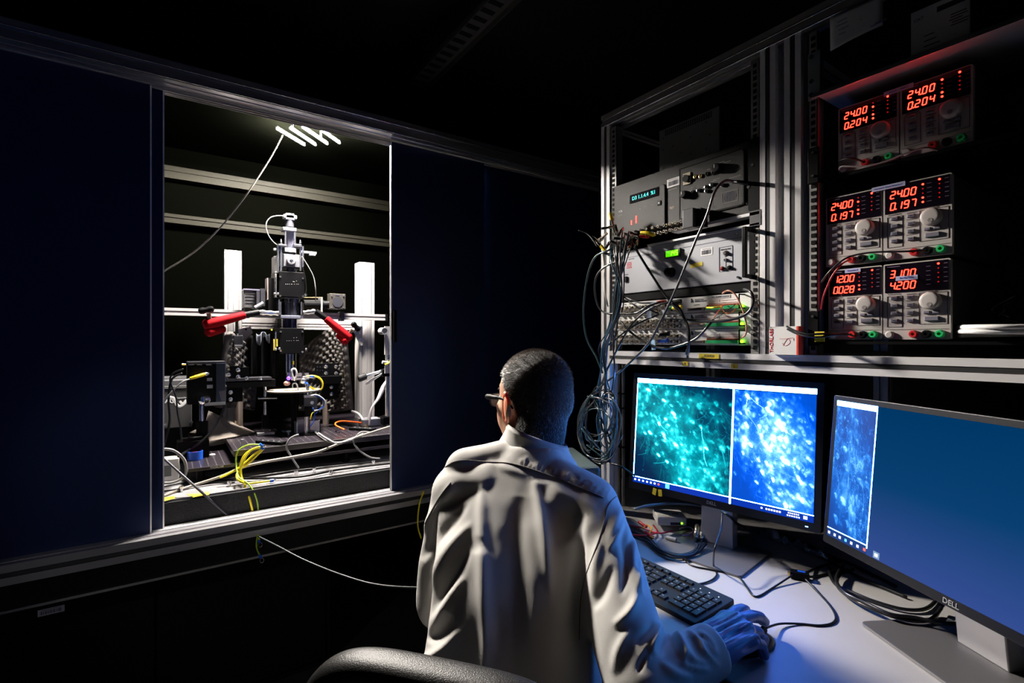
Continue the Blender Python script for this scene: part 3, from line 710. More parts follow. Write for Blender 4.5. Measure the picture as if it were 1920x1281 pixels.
# micromanipulator on its post
t = thing('micromanipulator', 'small black positioning block on a steel post with coloured wires', 'micromanipulator', tuple(P(580, 828, Y=2.38)))
mb = MB(); pb(mb, 570, 743, 595, 770, 2.36, .06); mb.build('stage_block', darkgray, t, bevel=.002)
mb = MB(); pb(mb, 570, 741, 593, 745, 2.355, .06); mb.build('top_plate', silver, t, bevel=.001)
mb = MB(); pb(mb, 571, 763, 586, 781, 2.355, .04); pb(mb, 561, 738, 570, 760, 2.37, .04); mb.build('lower_block', black, t, bevel=.002)
mb = MB(); p = P(585, 755, Y=2.36); mb.cyl(p, p - Vector((0, .004, 0)), .008, n=16); mb.build('dial', steel, t, smooth='auto')
mb = MB(); mb.cyl(P(576, 720, Y=2.38), P(576, 742, Y=2.38), .008, n=16); mb.build('upper_post', steel, t, smooth='auto')
pz = P(574, 815, Y=2.38); mb = MB(); mb.cyl(P(574, 780, Y=2.38), pz, .009, n=16); mb.build('post', steel, t, smooth='auto')
bb = Vector((pz.x + .012, 2.38, 0)); mb = MB(); mb.cyl((bb.x, bb.y, .885), (bb.x, bb.y, pz.z + .005), .045, n=32); mb.build('base', black, t, smooth='auto')
p = P(601, 828, Y=2.33); mb = MB(); mb.cyl(p, p + Vector((-.03, .02, 0)), .013, n=20); mb.build('chrome_knob', chrome, t, smooth='auto')
for (m_, pts, l_) in ((blue, [(589, 742), (600, 745), (607, 752), (606, 762), (598, 768), (592, 776)], 'blue wire'), (white, [(583, 742), (595, 741), (608, 750), (609, 762), (600, 768), (589, 770)], 'white wire'), (cable_y, [(596, 769), (590, 772), (585, 776), (582, 787)], 'yellow wire'), (blue, [(587, 765), (590, 780), (588, 790), (582, 800)], 'blue wire')):
    MB().tube([P(x, y, Y=2.34) for x, y in pts], .0022).build(l_.replace(' ', '_'), m_, t, smooth='all')

# breadboards on the table
t = thing('breadboard', 'long lower black breadboard with corner lettering, in front', 'breadboard', (.3, 2.4, .82))
pl = mat('violet_black_plate', (.016, .012, .017), .3, .1, spec=.6, var=.3)
def hole_grid(mb, x0, x1, y0, y1, z, st=.025, r=.0026):
    x = x0
    while x < x1:
        y = y0
        while y < y1: mb.cyl((x, y, z), (x, y, z + .0006), r, n=6); y += st
        x += st
mb = MB(); mb.span((.070, 2.165, .826), (1.28, 2.95, .838)); mb.build('plate', pl, t, bevel=.0015)
mb = MB(); hole_grid(mb, .085, .30, 2.18, 2.5, .838); mb.build('screw_holes', mat('hole_rims', (.28, .28, .30), .35, .5), t)
mb = MB()
for x in (.11, .65, 1.2):
    for y in (2.22, 2.85): mb.cyl((x, y, TT), (x, y, .826), .014, n=16)
mb.build('pedestal', black, t, smooth='auto')
letw('THORLABS', .009, frame((.16, 2.1648, .832), (1, 0, 0), (0, 0, 1)), whiteink, t)
mb = MB(); mb.span((.1, 2.36, .777), (1.25, 2.362, .824)); mb.build('riser', pl, t)
mb = MB()
for i in range(44):
    for j in range(3): mb.box((.12 + i * .025 + .012 * (j % 2), 2.3595, .785 + j * .014), (.006, .001, .004))
mb.build('riser_holes', gm, t)
t = thing('breadboard', 'upper black breadboard with rows of tapped holes carrying the microscope stages', 'breadboard', (.7, 2.5, .87))
mb = MB(); mb.span((.215, 2.175, .862), (1.30, 2.95, .884)); mb.build('plate', pl, t, bevel=.0015)
mb = MB(); mb.span((.216, 2.1745, .8832), (1.299, 2.1765, .8848)); mb.build('bright_edge', alu_dark, t)
mb = MB(); hole_grid(mb, .23, 1.0, 2.19, 2.62, .884); mb.build('screw_holes', mat('hole_rims', (0, 0, 0)), t)
mb = MB()
for x in (.30, .75, 1.22):
    for y in (2.25, 2.85): mb.cyl((x, y, .838), (x, y, .862), .02, n=16)
mb.build('spacer', black, t, smooth='auto')
for (x, y, lab) in ((.355, 2.235, 'slotted black base bar lying on the upper breadboard left of the positioning post'), (.76, 2.33, 'slotted black base bar lying on the upper breadboard right of the positioning post')):
    t = thing('base_bar', lab, 'base bar', (x, y, .885)); Mx = Matrix.Translation((x, y, .885)) @ Matrix.Rotation(math.radians(38), 4, 'Z'); W[t.name] = Mx; t.matrix_world = Mx
    MB(t).box((0, 0, .006), (.03, .13, .012)).build('bar', black, t, bevel=.001)
    mb = MB(t)
    for s_ in (-1, 1): mb.box((s_ * .011, 0, .0123), (.001, .12, .0008))
    for k in range(4): mb.cyl((0, -.04 + k * .027, .012), (0, -.04 + k * .027, .0128), .004, n=12)
    mb.build('scale_marks', silver, t)

# folded card, dish, laser box, detector
t = thing('cardboard_sheet', 'cream card standing tilted behind the detector post', 'card', tuple(P(420, 830, Y=2.40)))
pts = [P(391, 770, Y=2.62), P(480, 811, Y=2.58), P(440, 818, Y=2.46), P(375, 829, Y=2.46), P(386, 800, Y=2.54)]
mb = MB(); n = Vector((0, .002, .002)); mb.add(pts + [p - n for p in pts], [(0, 4, 3), (0, 3, 2), (0, 2, 1), (5, 8, 9), (5, 7, 8), (5, 6, 7), (0, 1, 6, 5), (1, 2, 7, 6), (2, 3, 8, 7), (3, 4, 9, 8), (4, 0, 5, 9)]); mb.build('upright_sheet', card, t)
flat_poly('flat_sheet', [P(374, 833, Z=.840), P(388, 838, Z=.840), P(418, 833, Z=.840), P(432, 826, Z=.840), P(400, 824, Z=.84)], .839, card, t)
flat_poly('back_sheet', [P(354, 812, Z=.840), P(371, 803, Z=.840), P(386, 808, Z=.840), P(378, 820, Z=.840)], .8392, card, t)
t = thing('blue_dish', 'small blue round dish holding a red cap, on the breadboard corner', 'dish', tuple(P(367, 866, Z=.838)))
p = P(366, 862, Z=.838); mb = MB(); mb.rev(p, p + Vector((0, 0, 1)), [(0, .021), (.001, .026), (.034, .026), (.034, .0235), (.004, .0235), (.003, .002)], 28); mb.build('dish_body', blue, t, smooth='auto')
mb = MB(); mb.cyl(p + Vector((.001, -.004, .004)), p + Vector((.001, -.004, .030)), .012, n=18); mb.build('red_cap', redp, t, smooth='auto')
p = P(398, 853, Z=.838); mb = MB(); mb.rev(p, p + Vector((0, 0, 1)), [(0, .011), (.002, .011), (.003, .008), (.004, .002)], 20); tag(mb.build('white_cap', white, smooth='auto'), 'small white round cap lying on the lower breadboard', 'disc')  # a loose white cap
t = thing('laser_head', 'dark grey laser box with a white curved emblem at the left of the enclosure', 'laser', (.06, 2.75, TT))
mb = MB(); a = P(300, 729, Y=2.58); b = P(360, 800, Y=2.58); mb.span((a.x - .3, 2.58, b.z), (b.x, 2.95, a.z)); mb.build('case', mat('laser_grey', (.035, .034, .034), .45, bump=(500, .2)), t, bevel=.003)
mb = MB(); mb.span((a.x - .3, 2.60, a.z), (b.x, 2.94, P(300, 714, Y=2.6).z)); mb.build('lid', darkgray, t, bevel=.003)
mb = MB(); c_ = P(300, 726, Y=2.578); mb.span((a.x - .3, 2.576, c_.z - .001), (b.x, 2.58, c_.z + .003)); mb.build('trim_line', mat('laser_trim', (.3, .29, .28), .4, .3), t)
mb = MB(); mb.span((a.x - .3, 2.60, TT), (b.x - .01, 2.9, b.z)); mb.build('plinth', blackm, t)
for q in ((309, 797), (359, 792)): p = P(*q, Y=2.58); mb = MB(); mb.cyl(p, p - Vector((0, .003, 0)), .006, n=12); mb.build('screw', steel, t)
mb = MB()
E1 = [P(x, y, Y=2.577) for x, y in ((308, 755), (314, 749), (318, 745), (325, 747), (329, 753), (332, 760), (337, 762), (344, 758), (350, 750))]
mb.tube(E1, .006, n=6); mb.tube([P(319, 755, Y=2.577), P(320, 747, Y=2.577), P(326, 755, Y=2.577), P(320, 755, Y=2.577)], .0025, n=6, sub=2)
mb.tube([P(337, 752, Y=2.577), P(341, 757, Y=2.577), P(346, 755, Y=2.577)], .005, n=6)
for v in mb.v: v.y = 2.5795 + (v.y - 2.577) * .1
mb.build('emblem', whiteink, t)
letw('Chameleon', .0115, frame((P(341, 747, Y=2.579).x, 2.5793, P(341, 746, Y=2.579).z), (1, 0, 0), (0, 0, 1)), whiteink, t)

t = thing('light_detector', 'black detector box on a post with a yellow-sleeved connector, front left in the enclosure', 'detector', (P(378, 832, Y=2.36).x, 2.36, .8385))
DY = 2.36
mb = MB(); pb(mb, 351, 686, 408, 756, DY, .10); a = P(404, 686, Y=DY + .0); mb.build('box_body', black, t, bevel=.002)
mb = MB(); pb(mb, 405, 681, 423, 758, DY - .005, .09); mb.build('side_cover', mat('navy_black_cover', (.014, .022, .04), .35), t, bevel=.002)
mb = MB(); pb(mb, 351, 679, 423, 682, DY - .004, .11); mb.build('top_cover', gm, t, bevel=.001)
mb = MB()
for x in (353, 368, 386): 
    q = [P(x, 685, Y=DY - .001), P(x + 12, 685, Y=DY - .001), P(x + 9, 681.5, Y=DY - .001), P(x + 1, 681.5, Y=DY - .001)]
    mb.add(q + [v + Vector((0, .001, 0)) for v in q], [(0, 1, 2, 3), (4, 7, 6, 5)])
mb.build('vent_slots', mat('slot_metal', (.3, .29, .31), .4, .3), t)
mb = MB(); pb(mb, 388, 709, 398, 714.5, DY - .001, .001); pb(mb, 388, 722, 399, 728, DY - .001, .001); mb.build('tiny_labels', mat('label_grey', (.3, .3, .3), .6), t)
for k, (y0, s_) in enumerate(((711.8, 'TTL IN'), (725, 'TTL IN'))): pass
mb = MB(); q = [P(410, 734, Y=DY - .007), P(424, 732, Y=DY - .007), P(424, 752, Y=DY - .007), P(415, 752, Y=DY - .007)]; mb.add(q + [v + Vector((0, .002, 0)) for v in q], [(3, 2, 1, 0), (4, 5, 6, 7)]); mb.build('tape_piece', mat('dull_tape', (.10, .095, .12), .5), t)
mb = MB(); p = P(383, 750, Y=DY - .02); mb.rev(p + Vector((-.012, -.02, 0)), p + Vector((.02, .02, 0)), [(0, .010), (.004, .0155), (.034, .0155), (.036, .012)], 24); mb.build('chrome_knob', chrome, t, smooth='auto')
mb = MB(); pb(mb, 384, 756, 423, 759, DY - .01, .06); mb.build('mount_plate', silver, t)
mb = MB(); mb.cyl(P(378, 757, Y=DY + .02), P(378, 795, Y=DY + .02), .0085, n=16); mb.build('post', mat('blue_steel', (.45, .47, .62), .15, .95), t, smooth='auto')
a = P(379, 790, Y=DY + .02); mb = MB(); mb.cyl(a, (a.x, a.y, .905), .021, n=20); mb.build('post_holder', black, t, smooth='auto')
mb = MB(); mb.span((a.x - .085, DY - .02, .8385), (a.x + .022, DY + .05, .908)); mb.cyl((a.x - .07, DY - .02, .917), (a.x + .0, DY, .917), .008, n=10); mb.build('clamp_base', black, t, bevel=.002)
mb = MB(); p = P(356, 710, Y=DY - .03); q = P(383, 702, Y=DY - .015); L = (q - p).length; mb.rev(p, q, [(0, .0035), (.002, .0055), (L * .5, .0068), (L, .0068)], 16); mb.build('yellow_sleeve', yellow, t, smooth='auto')
mb = MB(); q2 = P(391, 701, Y=DY + .0); mb.rev(q, q2, [(0, .006), (.004, .008), (.012, .008), (.013, .006), (.02, .006)], 16); mb.build('connector_tip', steel, t, smooth='auto')
mb = MB(); mb.cyl(P(340, 683, Y=DY), P(351, 684, Y=DY + .01), .004, n=10); mb.build('side_connector', steel, t)
wire('coax_cable', [P(356, 711, Y=DY - .03), P(343, 716, Y=DY - .04), P(325, 732, Y=DY - .04), P(310, 750, Y=DY - .04), P(298, 772, Y=DY - .04)], .0032, cable_g, 'grey coax cable curving from the yellow-sleeved connector to the left edge')
wire('black_lead', [P(421, 759, Y=DY), P(418, 772, Y=DY), P(408, 792, Y=DY - .01), P(394, 812, Y=DY - .02), P(374, 831, Y=DY - .03), P(352, 845, Y=DY - .03), P(335, 856, Y=2.14)], .0045, cable, 'thick black lead curving down from the detector box to the left')
wire('black_lead', [P(344, 692, Y=2.3), P(325, 700, Y=2.3), P(319, 715, Y=2.3), P(330, 745, Y=2.3), P(333, 775, Y=2.3), P(338, 800, Y=2.3), P(341, 828, Y=2.3)], .003, cable, 'thin black lead from the detector down in front of the laser box')
wire('black_lead', [P(342, 700, Y=2.35), P(322, 712, Y=2.35), P(316, 750, Y=2.35), P(318, 790, Y=2.35), P(308, 835, Y=2.35)], .004, cable, 'black lead hanging at the far left in front of the laser box')

# right hand side
t = thing('clamp_stand', 'upright steel rod with a silver side arm at the right edge of the opening', 'stand', tuple(P(725, 800, Y=2.4)))
a = P(727, 665, Y=2.4); mb = MB(); mb.cyl((a.x, 2.4, .885), a, .009, n=16); mb.build('rod', steel, t, smooth='auto')
mb = MB(); pb(mb, 719, 783, 736, 796, 2.38, .05); pb(mb, 717, 693, 734, 706, 2.38, .04); mb.build('clamp', black, t, bevel=.002)
mb = MB(); mb.cyl(P(683, 706, Y=2.40), P(726, 693, Y=2.41), .0075, n=14); mb.build('side_arm', silver, t, smooth='auto')
mb = MB(); p = P(684, 706, Y=2.40); q = P(668, 712, Y=2.40); mb.rev(p, q, [(-.008, .010), (-.004, .017), (.03, .017), (.034, .012)], 12); mb.build('arm_knob', rubber, t, smooth='auto')
mb = MB(); pb(mb, 722, 686, 732, 700, 2.37, .01); mb.cyl(P(717, 679, Y=2.38), P(733, 682, Y=2.38), .008, n=12); mb.build('clamp_screw', white_alu, t, smooth='auto')
mb = MB(); mb.tube([P(722, 684, Y=2.37), P(729, 681, Y=2.37), P(733, 675, Y=2.37)], .004); mb.build('yellow_wire', cable_y, t, smooth='all')
t = thing('white_tube_fitting', 'white ring fitting on an upright plate by the right edge of the opening', 'fitting', tuple(P(722, 625, Y=2.5)))
mb = MB(); p = P(719, 621, Y=2.46); mb.rev(p + Vector((0, .03, 0)), p - Vector((0, .02, 0)), [(0, .018), (.05, .018), (.05, .013), (.04, .012), (.035, .001)], 24); mb.build('ring', white_alu, t, smooth='auto')
mb = MB(); pb(mb, 722, 612, 735, 665, 2.48, .012); mb.build('plate', white_alu, t); mb = MB(); pb(mb, 724, 665, 731, 785, 2.485, .012); mb.build('bar', alu_dark, t)
def ribbon(name, pts, Y, wid, m, label, cat):
    path = smooth_path([P(*p, Y=Y) for p in pts], 8); mb = MB(); vs = []; fs = []
    for i, p in enumerate(path):
        d = (path[min(i + 1, len(path) - 1)] - path[max(i - 1, 0)]).normalized(); s_ = Vector((d.z, 0, -d.x)); s_ = (s_ + Vector((0, .9, 0))).normalized()
        wv = wid * (.8 + .3 * math.sin(i * .2)); vs += [p - s_ * wv / 2, p + s_ * wv / 2]
    for i in range(len(path) - 1): fs.append((2 * i, 2 * i + 1, 2 * i + 3, 2 * i + 2))
    mb.add(vs, fs); o = mb.build(name, m, smooth='all'); s2 = o.modifiers.new('t', 'SOLIDIFY'); s2.thickness = .001; return tag(o, label, cat)
ribbon('paper_curl', [(686, 721), (694, 715), (706, 708), (722, 698)], 2.39, .022, white, 'white curled strip hanging below the silver side arm', 'strip')
ribbon('flat_cable', [(726, 715), (718, 728), (710, 746), (697, 765), (692, 785), (690, 798)], 2.42, .022, mat('grey_ribbon', (.45, .43, .45), .5), 'grey flat cable falling to the aluminium box on the right', 'cable')
t = thing('aluminium_box', 'small aluminium connector box at the right of the upper breadboard', 'box', tuple(P(698, 803, Y=2.45)))
mb = MB(); a = P(681, 788, Y=2.42); b = P(716, 803, Y=2.42); mb.span((a.x, 2.42, .885), (b.x, 2.50, a.z)); mb.build('box_body', silver, t, bevel=.003)
mb = MB(); p = P(686, 799, Y=2.42); mb.cyl(p, p - Vector((.005, .025, 0)), .008, n=14); mb.build('socket', brass, t, smooth='auto')
wire('white_lead', [P(659, 771, Y=2.5), P(670, 775, Y=2.48), P(677, 782, Y=2.46), P(682, 792, Y=2.44)], .006, white, 'white lead curving into the aluminium box')
wire('orange_cable', [P(678, 793, Y=2.42), P(660, 791, Y=2.42), P(640, 790, Y=2.42), P(630, 793, Y=2.40), P(630, 798, Y=2.36), P(646, 806, Y=2.30)], .0036, mat('orange_cable', (.85, .12, .01), .4), 'bright orange cable bent sharply on the upper breadboard')
t = thing('channel_box', 'open aluminium channel box behind the positioning post', 'box', tuple(P(578, 812, Y=2.5)))
mb = MB(); a = P(556, 792, Y=2.40); b = P(601, 808, Y=2.40); z1 = a.z
mb.span((a.x, 2.40, .885), (a.x + .004, 2.47, z1)); mb.span((b.x - .004, 2.40, .885), (b.x, 2.47, z1)); mb.span((a.x, 2.466, .885), (b.x, 2.47, z1)); mb.span((b.x - .045, 2.40, .885), (b.x, 2.404, z1)); mb.span((a.x, 2.40, .885), (b.x, 2.47, .888)); mb.build('walls', silver, t)
t = thing('power_meter', 'small pale box with a grey display at the left front of the table', 'meter', tuple(P(315, 905, Z=TT)))
a = P(303, 905, Z=TT); mb = MB(); mb.span((a.x - .02, a.y, TT), (a.x + .055, a.y + .06, TT + .085)); mb.build('case', offwhite, t, bevel=.004)
mb = MB(); mb.span((a.x + .002, a.y - .001, TT + .02), (a.x + .03, a.y + .002, TT + .06)); mb.build('display', mat('lcd_grey', (.12, .13, .12), .3), t)
p = P(502, 800, Z=.885); o = flat_poly('blue_wipe', [P(527, 808, Z=.885), P(548, 808, Z=.885), P(545, 811, Z=.885), P(532, 811, Z=.885)], .885, mat('light_blue_wipe', (.2, .5, .7), .8)); tag(o, 'small light blue paper wipe on the upper breadboard', 'wipe')
p = P(541, 815, Z=.885); mb = MB(); mb.rev(p, p + Vector((0, 0, 1)), [(0, .004), (.012, .004), (.012, .009), (.018, .009), (.019, .003)], 12); tag(mb.build('thumb_screw', silver, smooth='auto'), 'silver thumb screw standing on the upper breadboard', 'screw')
p = P(454, 838, Z=.885); mb = MB(); mb.rev(p, p + Vector((0, 0, 1)), [(0, .004), (.022, .004), (.022, .0065), (.03, .0065)], 12); tag(mb.build('standing_screw', silver, smooth='auto'), 'silver screw standing at the left corner of the upper breadboard', 'screw')

# cables over the table
Z1 = TT + .006
def wpts(l, Z=None, Y=None): return [P(a[0], a[1], Z=a[2] if len(a) > 2 else Z) if Y is None else P(a[0], a[1], Y=Y) for a in l]
wire('grey_cable', wpts([(300, 842), (325, 845), (345, 862), (349, 885), (340, 898), (322, 905), (300, 906)], Y=2.12), .0048, cable_g, 'grey cable looping round at the left front of the table')
wire('grey_cable', wpts([(560, 815), (545, 822), (537, 838), (545, 855), (560, 878)], Y=2.14), .0038, cable_g, 'pale grey cable hanging from the breadboard to the table top below the positioning post')
wire('grey_cable', wpts([(585, 804), (600, 818), (620, 829), (650, 828), (668, 820), (682, 812)], Z=.892), .0038, cable_g, 'pale grey cable lying in a wide curve on the upper breadboard')
wire('grey_cable', wpts([(597, 812), (612, 822), (632, 831), (655, 826)], Z=.900), .0034, mat('white_cable', (.3, .3, .32), .45), 'whitish cable lying over the wide curve on the breadboard')
wire('grey_cable', wpts([(700, 812), (680, 810), (668, 818), (663, 830), (675, 846), (695, 858), (712, 860)], Y=2.15), .0038, cable_g, 'grey cable hooked over the breadboard edge at the right')
wire('beige_cable', [P(292, 935, Z=Z1), P(345, 916, Z=Z1), P(410, 895, Z=.80), P(470, 872, Y=2.12), P(560, 855, Y=2.12), P(600, 846, Y=2.13), P(660, 823, Y=2.13), P(742, 797, Y=2.15)], .0052, cable_b, 'long beige cable running across the whole front of the table')
wire('black_cable', wpts([(295, 893), (340, 895), (420, 897), (500, 897), (570, 893), (640, 880), (742, 868)], Z=Z1 + .004), .0045, cable, 'black cable lying along the front edge of the table')
wire('black_cable', wpts([(295, 915), (345, 905), (400, 900), (480, 893), (560, 882), (640, 873), (742, 862)], Z=Z1), .004, cable, 'second black cable lying farther back along the table front')
wire('black_cable', wpts([(295, 924), (350, 914), (400, 906), (440, 905)], Z=Z1), .003, cable, 'thin black cable end at the left of the table top')
t = thing('ground_wires', 'bundle of yellow ground wires with blue terminals hanging over the table edge', 'wires', tuple(P(480, 900, Z=TT)))
YW = 2.10
for i, l in enumerate(([(488, 838), (470, 845), (455, 868), (452, 890), (460, 912), (468, 935), (475, 965)], [(490, 840), (476, 842), (462, 850), (453, 864), (450, 882), (455, 905)], [(492, 842), (480, 850), (466, 862), (450, 876), (430, 888), (412, 896)], [(494, 842), (482, 854), (465, 870), (447, 883), (445, 898), (460, 906), (480, 905), (506, 902)])):
    MB().tube([P(x, y, Y=YW - .02 * (i == 0)) if y < 897 else P(x, y, Y=2.005) if y > 912 else P(x, y, Y=2.04) for x, y in l], .0038).build('yellow_wire', cable_y, t, smooth='all')
MB().tube([P(x, y, Y=Y_) for x, y, Y_ in ((486, 834, YW), (468, 834, YW), (450, 842, YW), (443, 855, YW), (443, 875, YW), (448, 895, 2.06), (465, 907, 2.03), (477, 925, 2.008), (483, 945, 2.006), (484, 965, 2.006))], .0028).build('green_wire', cable_gr, t, smooth='all')
mb = MB(); 
for (a, b) in (((486, 833), (492, 837)), ((488, 839), (494, 842)), ((491, 842), (495, 840)), ((506, 902), (513, 901))): mb.cyl(P(*a, Y=YW if a[1] < 880 else 2.04), P(*b, Y=YW if a[1] < 880 else 2.04), .006, n=12)
mb.build('blue_terminal', blue, t, smooth='auto')
mb = MB(); mb.cyl(P(492, 838, Y=YW), P(497, 835, Y=YW), .006, n=10); mb.cyl(P(513, 901, Y=2.04), P(518, 899, Y=2.04), .003, n=10); mb.build('ring_terminal', steel, t)
wire('black_rod_cable', [P(298, 852, Y=2.1), P(335, 885, Y=2.06), P(380, 925, Y=2.009), P(428, 968, Y=2.007)], .0042, mat('slate_cable', (.05, .05, .065), .35), 'stiff black cable slanting down across the table front at the left')
t = thing('ground_wire_ends', 'green and yellow wire ends with ring terminals hanging below the bottom rail', 'wires', tuple(P(487, 1048, Y=1.89)))
MB().tube([P(483, 1004, Y=1.90), P(481, 1018, Y=1.893), P(482, 1030, Y=1.893), P(487, 1041, Y=1.893)], .0026).build('green_wire', cable_gr, t, smooth='all')
MB().tube([P(484, 1003, Y=1.90), P(485, 1008, Y=1.893), P(486, 1013, Y=1.893)], .0026).build('yellow_wire', cable_y, t, smooth='all')
mb = MB(); mb.cyl(P(486, 1012, Y=1.893), P(487, 1018, Y=1.893), .0045, n=10); mb.cyl(P(486, 1040, Y=1.893), P(489, 1046, Y=1.893), .0045, n=10); mb.build('blue_terminal', blue, t)
mb = MB()
for q in ((488, 1022), (491, 1051)):
    p = P(*q, Y=1.893); mb.tube([p + Vector((.006 * math.cos(a), 0, .008 * math.sin(a))) for a in [i * math.pi / 4 for i in range(8)]], .0014, closed=True, sub=2, n=6)
mb.build('ring_terminal', steel, t)
wire('loose_cable', [P(484, 1006, Y=1.89), P(520, 1024, Y=1.80), P(570, 1050, Y=1.70), P(640, 1078, Y=1.60), P(710, 1097, Y=1.5), P(800, 1102, Y=1.42), P(860, 1096, Y=1.40)], .0028, mat('teal_grey_cable', (.035, .045, .045), .45), 'thin grey cable sagging from the bottom rail towards the seated person')
wire('yellow_cable', [P(795, 922, Y=1.9), P(788, 940, Y=1.885), P(784, 965, Y=1.885), P(784, 990, Y=1.885), P(790, 1010, Y=1.885)], .0032, cable_y, 'yellow cable hanging over the bottom rail just left of the person')
# ================================================================ equipment rack on the right (front plane X = 1.20, seen along +X)
XR = 1.20
rack = thing('equipment_rack', 'tall aluminium profile rack frame standing on the desk side, full of instruments', 'rack', (1.4, .6, 0))
mb = MB(); profile(mb, (XR + .02, -.5, 1.249), (XR + .02, 1.20, 1.249), .04, .040, g=.011); mb.build('shelf_beam', alu, rack); MB().span((XR + .0012, -.5, 1.2445), (XR + .003, 1.20, 1.2535)).build('slot_dark_strip', rubber, rack)  # beam with a black strip laid in its groove to darken it
for y in (1.197, .652, .5935, .012):
    mb = MB(); profile(mb, (XR + .02, y, .0 if y > 1.1 else 1.269), (XR + .02, y, 2.012), .038, .038, up=(0, 1, 0), g=.012); mb.build('upright', alu, rack); MB().span((XR + .0022, y - .0052, 1.27), (XR + .004, y + .0052, 2.012)).build('slot_dark_strip', rubber, rack)
mb = MB(); profile(mb, (XR + .02, -.5, 2.032), (XR + .02, 1.216, 2.032), .04, .040, g=.010); mb.build('top_beam', alu_dark, rack)
for x_, z_, r_ in ((XR - .0006, 2.033, .0011), (XR - .0006, 2.0125, .0022), (XR + .038, 2.010, .0012)): MB().cyl((x_, .672 if x_ > XR else -.5, z_), (x_, 1.21, z_), r_, n=10).build('glint_rod', glint_m, rack, smooth='auto')  # rods added for highlight lines along the top beam
mb = MB(); profile(mb, (XR + .045, .67, 2.008), (XR + .045, 1.178, 2.008), .01, .012, slots_h=0, slots_w=0); mb.build('inner_lip', alu_dark, rack)
for y in (1.197, .62, .012):
    mb = MB(); profile(mb, (XR + .6, y, 0), (XR + .6, y, 2.05), .038, .038, up=(0, 1, 0)); mb.build('rear_post', alu_dark, rack)
    mb = MB(); profile(mb, (XR + .04, y, 2.032), (XR + .58, y, 2.032), .038, .04); mb.build('side_beam', alu_dark, rack)
    mb = MB(); profile(mb, (XR + .04, y, 1.249), (XR + .58, y, 1.249), .038, .04); mb.build('side_beam', alu_dark, rack)
def rackrail(y0, y1, name='rack_rail'):
    mb = MB(); mb.span((XR + .006, y0, 1.27), (XR + .008, y1, 2.0)); mb.span((XR + .006, y0, 1.27), (XR + .035, y0 + .0015, 2.0)); mb.build(name, alu_dark, rack)
    mb = MB(); z = 1.285
    while z < 1.99: mb.box((XR + .0052, (y0 + y1) / 2, z), (.001, .009, .009)); z += .0159
    mb.build('rail_holes', blackm, rack)
rackrail(.675, .697); rackrail(1.152, 1.176); rackrail(.541, .558); rackrail(.033, .052)
def tape_on(px, py, dx, dz, label, txt=None, X=XR - .0012):
    p = P(px, py, X=X); t = thing('yellow_label', label, 'label', tuple(p), M=frame(p, (0, -1, 0), (0, 0, 1)))
    MB(t).box((0, 0, .0003), (dx, dz, .0005)).build('tape', tape, t)
    if txt: lettering(txt, dz * .75, T3(0, 0, .0007), ink, t)
    return t
tape_on(1329, 668, .060, .0125, 'yellow tape label with handwritten numbers on the shelf beam', '-950/920')
tape_on(1285, 682, .018, .012, 'small yellow tape square on the lower edge of the shelf beam, left one', 'R')
tape_on(1377, 687, .018, .012, 'small yellow tape square on the lower edge of the shelf beam, right one', 'L')

def unit(name, label, cat, y0, y1, z0, z1, X=1.21):
    """instrument whose front lies on the plane X; local x to the right as seen, y up, z towards the viewer"""
    cy, cz = (y0 + y1) / 2, (z0 + z1) / 2
    return thing(name, label, cat, M=frame((X, cy, cz), (0, -1, 0), (0, 0, 1))), abs(y1 - y0), z1 - z0

# ---- perforated grey box on top
t, w_, h_ = unit('perforated_box', 'dim grey box with a perforated strip, standing on the black processor unit', 'box', .812, 1.016, 1.806, 1.946, 1.25)
MB(t).box((0, 0, -.06), (w_, h_, .12)).build('case', mat('box_grey', (.12, .13, .125), .6), t, bevel=.002)
mb = MB(t)
for i in range(22):
    for j in range(3): mb.box((-w_ * .38 + i * w_ * .036, h_ * .44 - j * .006, .0004), (.0042, .0042, .0006))
mb.build('perforation', blackm, t)
mb = MB(t)
for (x, y) in ((-.42, .3), (-.42, .05), (-.25, .05), (-.42, -.35), (-.1, -.15), (.05, .1), (.05, -.25), (.3, .28), (.33, .38), (.3, -.25), (.36, 0), (-.25, -.38)): mb.cyl((x * w_, y * h_, 0), (x * w_, y * h_, .0012), .0022, n=8)
mb.build('screw', ink, t)

# ---- black processor unit with cyan display
t, w_, h_ = unit('signal_processor', 'black rack processor with a cyan character display and rows of coax sockets', 'processor', .665, 1.178, 1.622, 1.803, 1.205)
face = mat('black_wrinkle_face', (.016, .015, .0145), .55, bump=(900, .25), spec=.3)
MB(t).rrect(0, 0, w_, h_, .006, -.012, 0).build('face_plate', face, t)
MB(t).box((0, 0, -.2), (.43, h_ - .01, .37)).build('chassis', blackm, t)
def outline(mb, x0, y0, x1, y1, th=.0015, z=.0008, r=0):
    mb.box(((x0 + x1) / 2, y0, z), (x1 - x0, th, .001)); mb.box(((x0 + x1) / 2, y1, z), (x1 - x0, th, .001)); mb.box((x0, (y0 + y1) / 2, z), (th, y1 - y0, .001)); mb.box((x1, (y0 + y1) / 2, z), (th, y1 - y0, .001))
def fp(px, py, X=1.205, u=None):
    """position on a front plate, in the plate's own coordinates, of what is seen at a pixel"""
    p = P(px, py, X=X); l = W[(u or t).name].inverted() @ p; return l.x, l.y
x0, y1 = fp(1177, 356); x1, y0 = fp(1243, 405)
mb = MB(t); mb.rrect((x0 + x1) / 2, -.015, x1 - x0 + .02, .128, .01, 0, .0045); mb.build('left_bezel', face, t, bevel=.001)
a = fp(1184, 374); b = fp(1236, 366); 
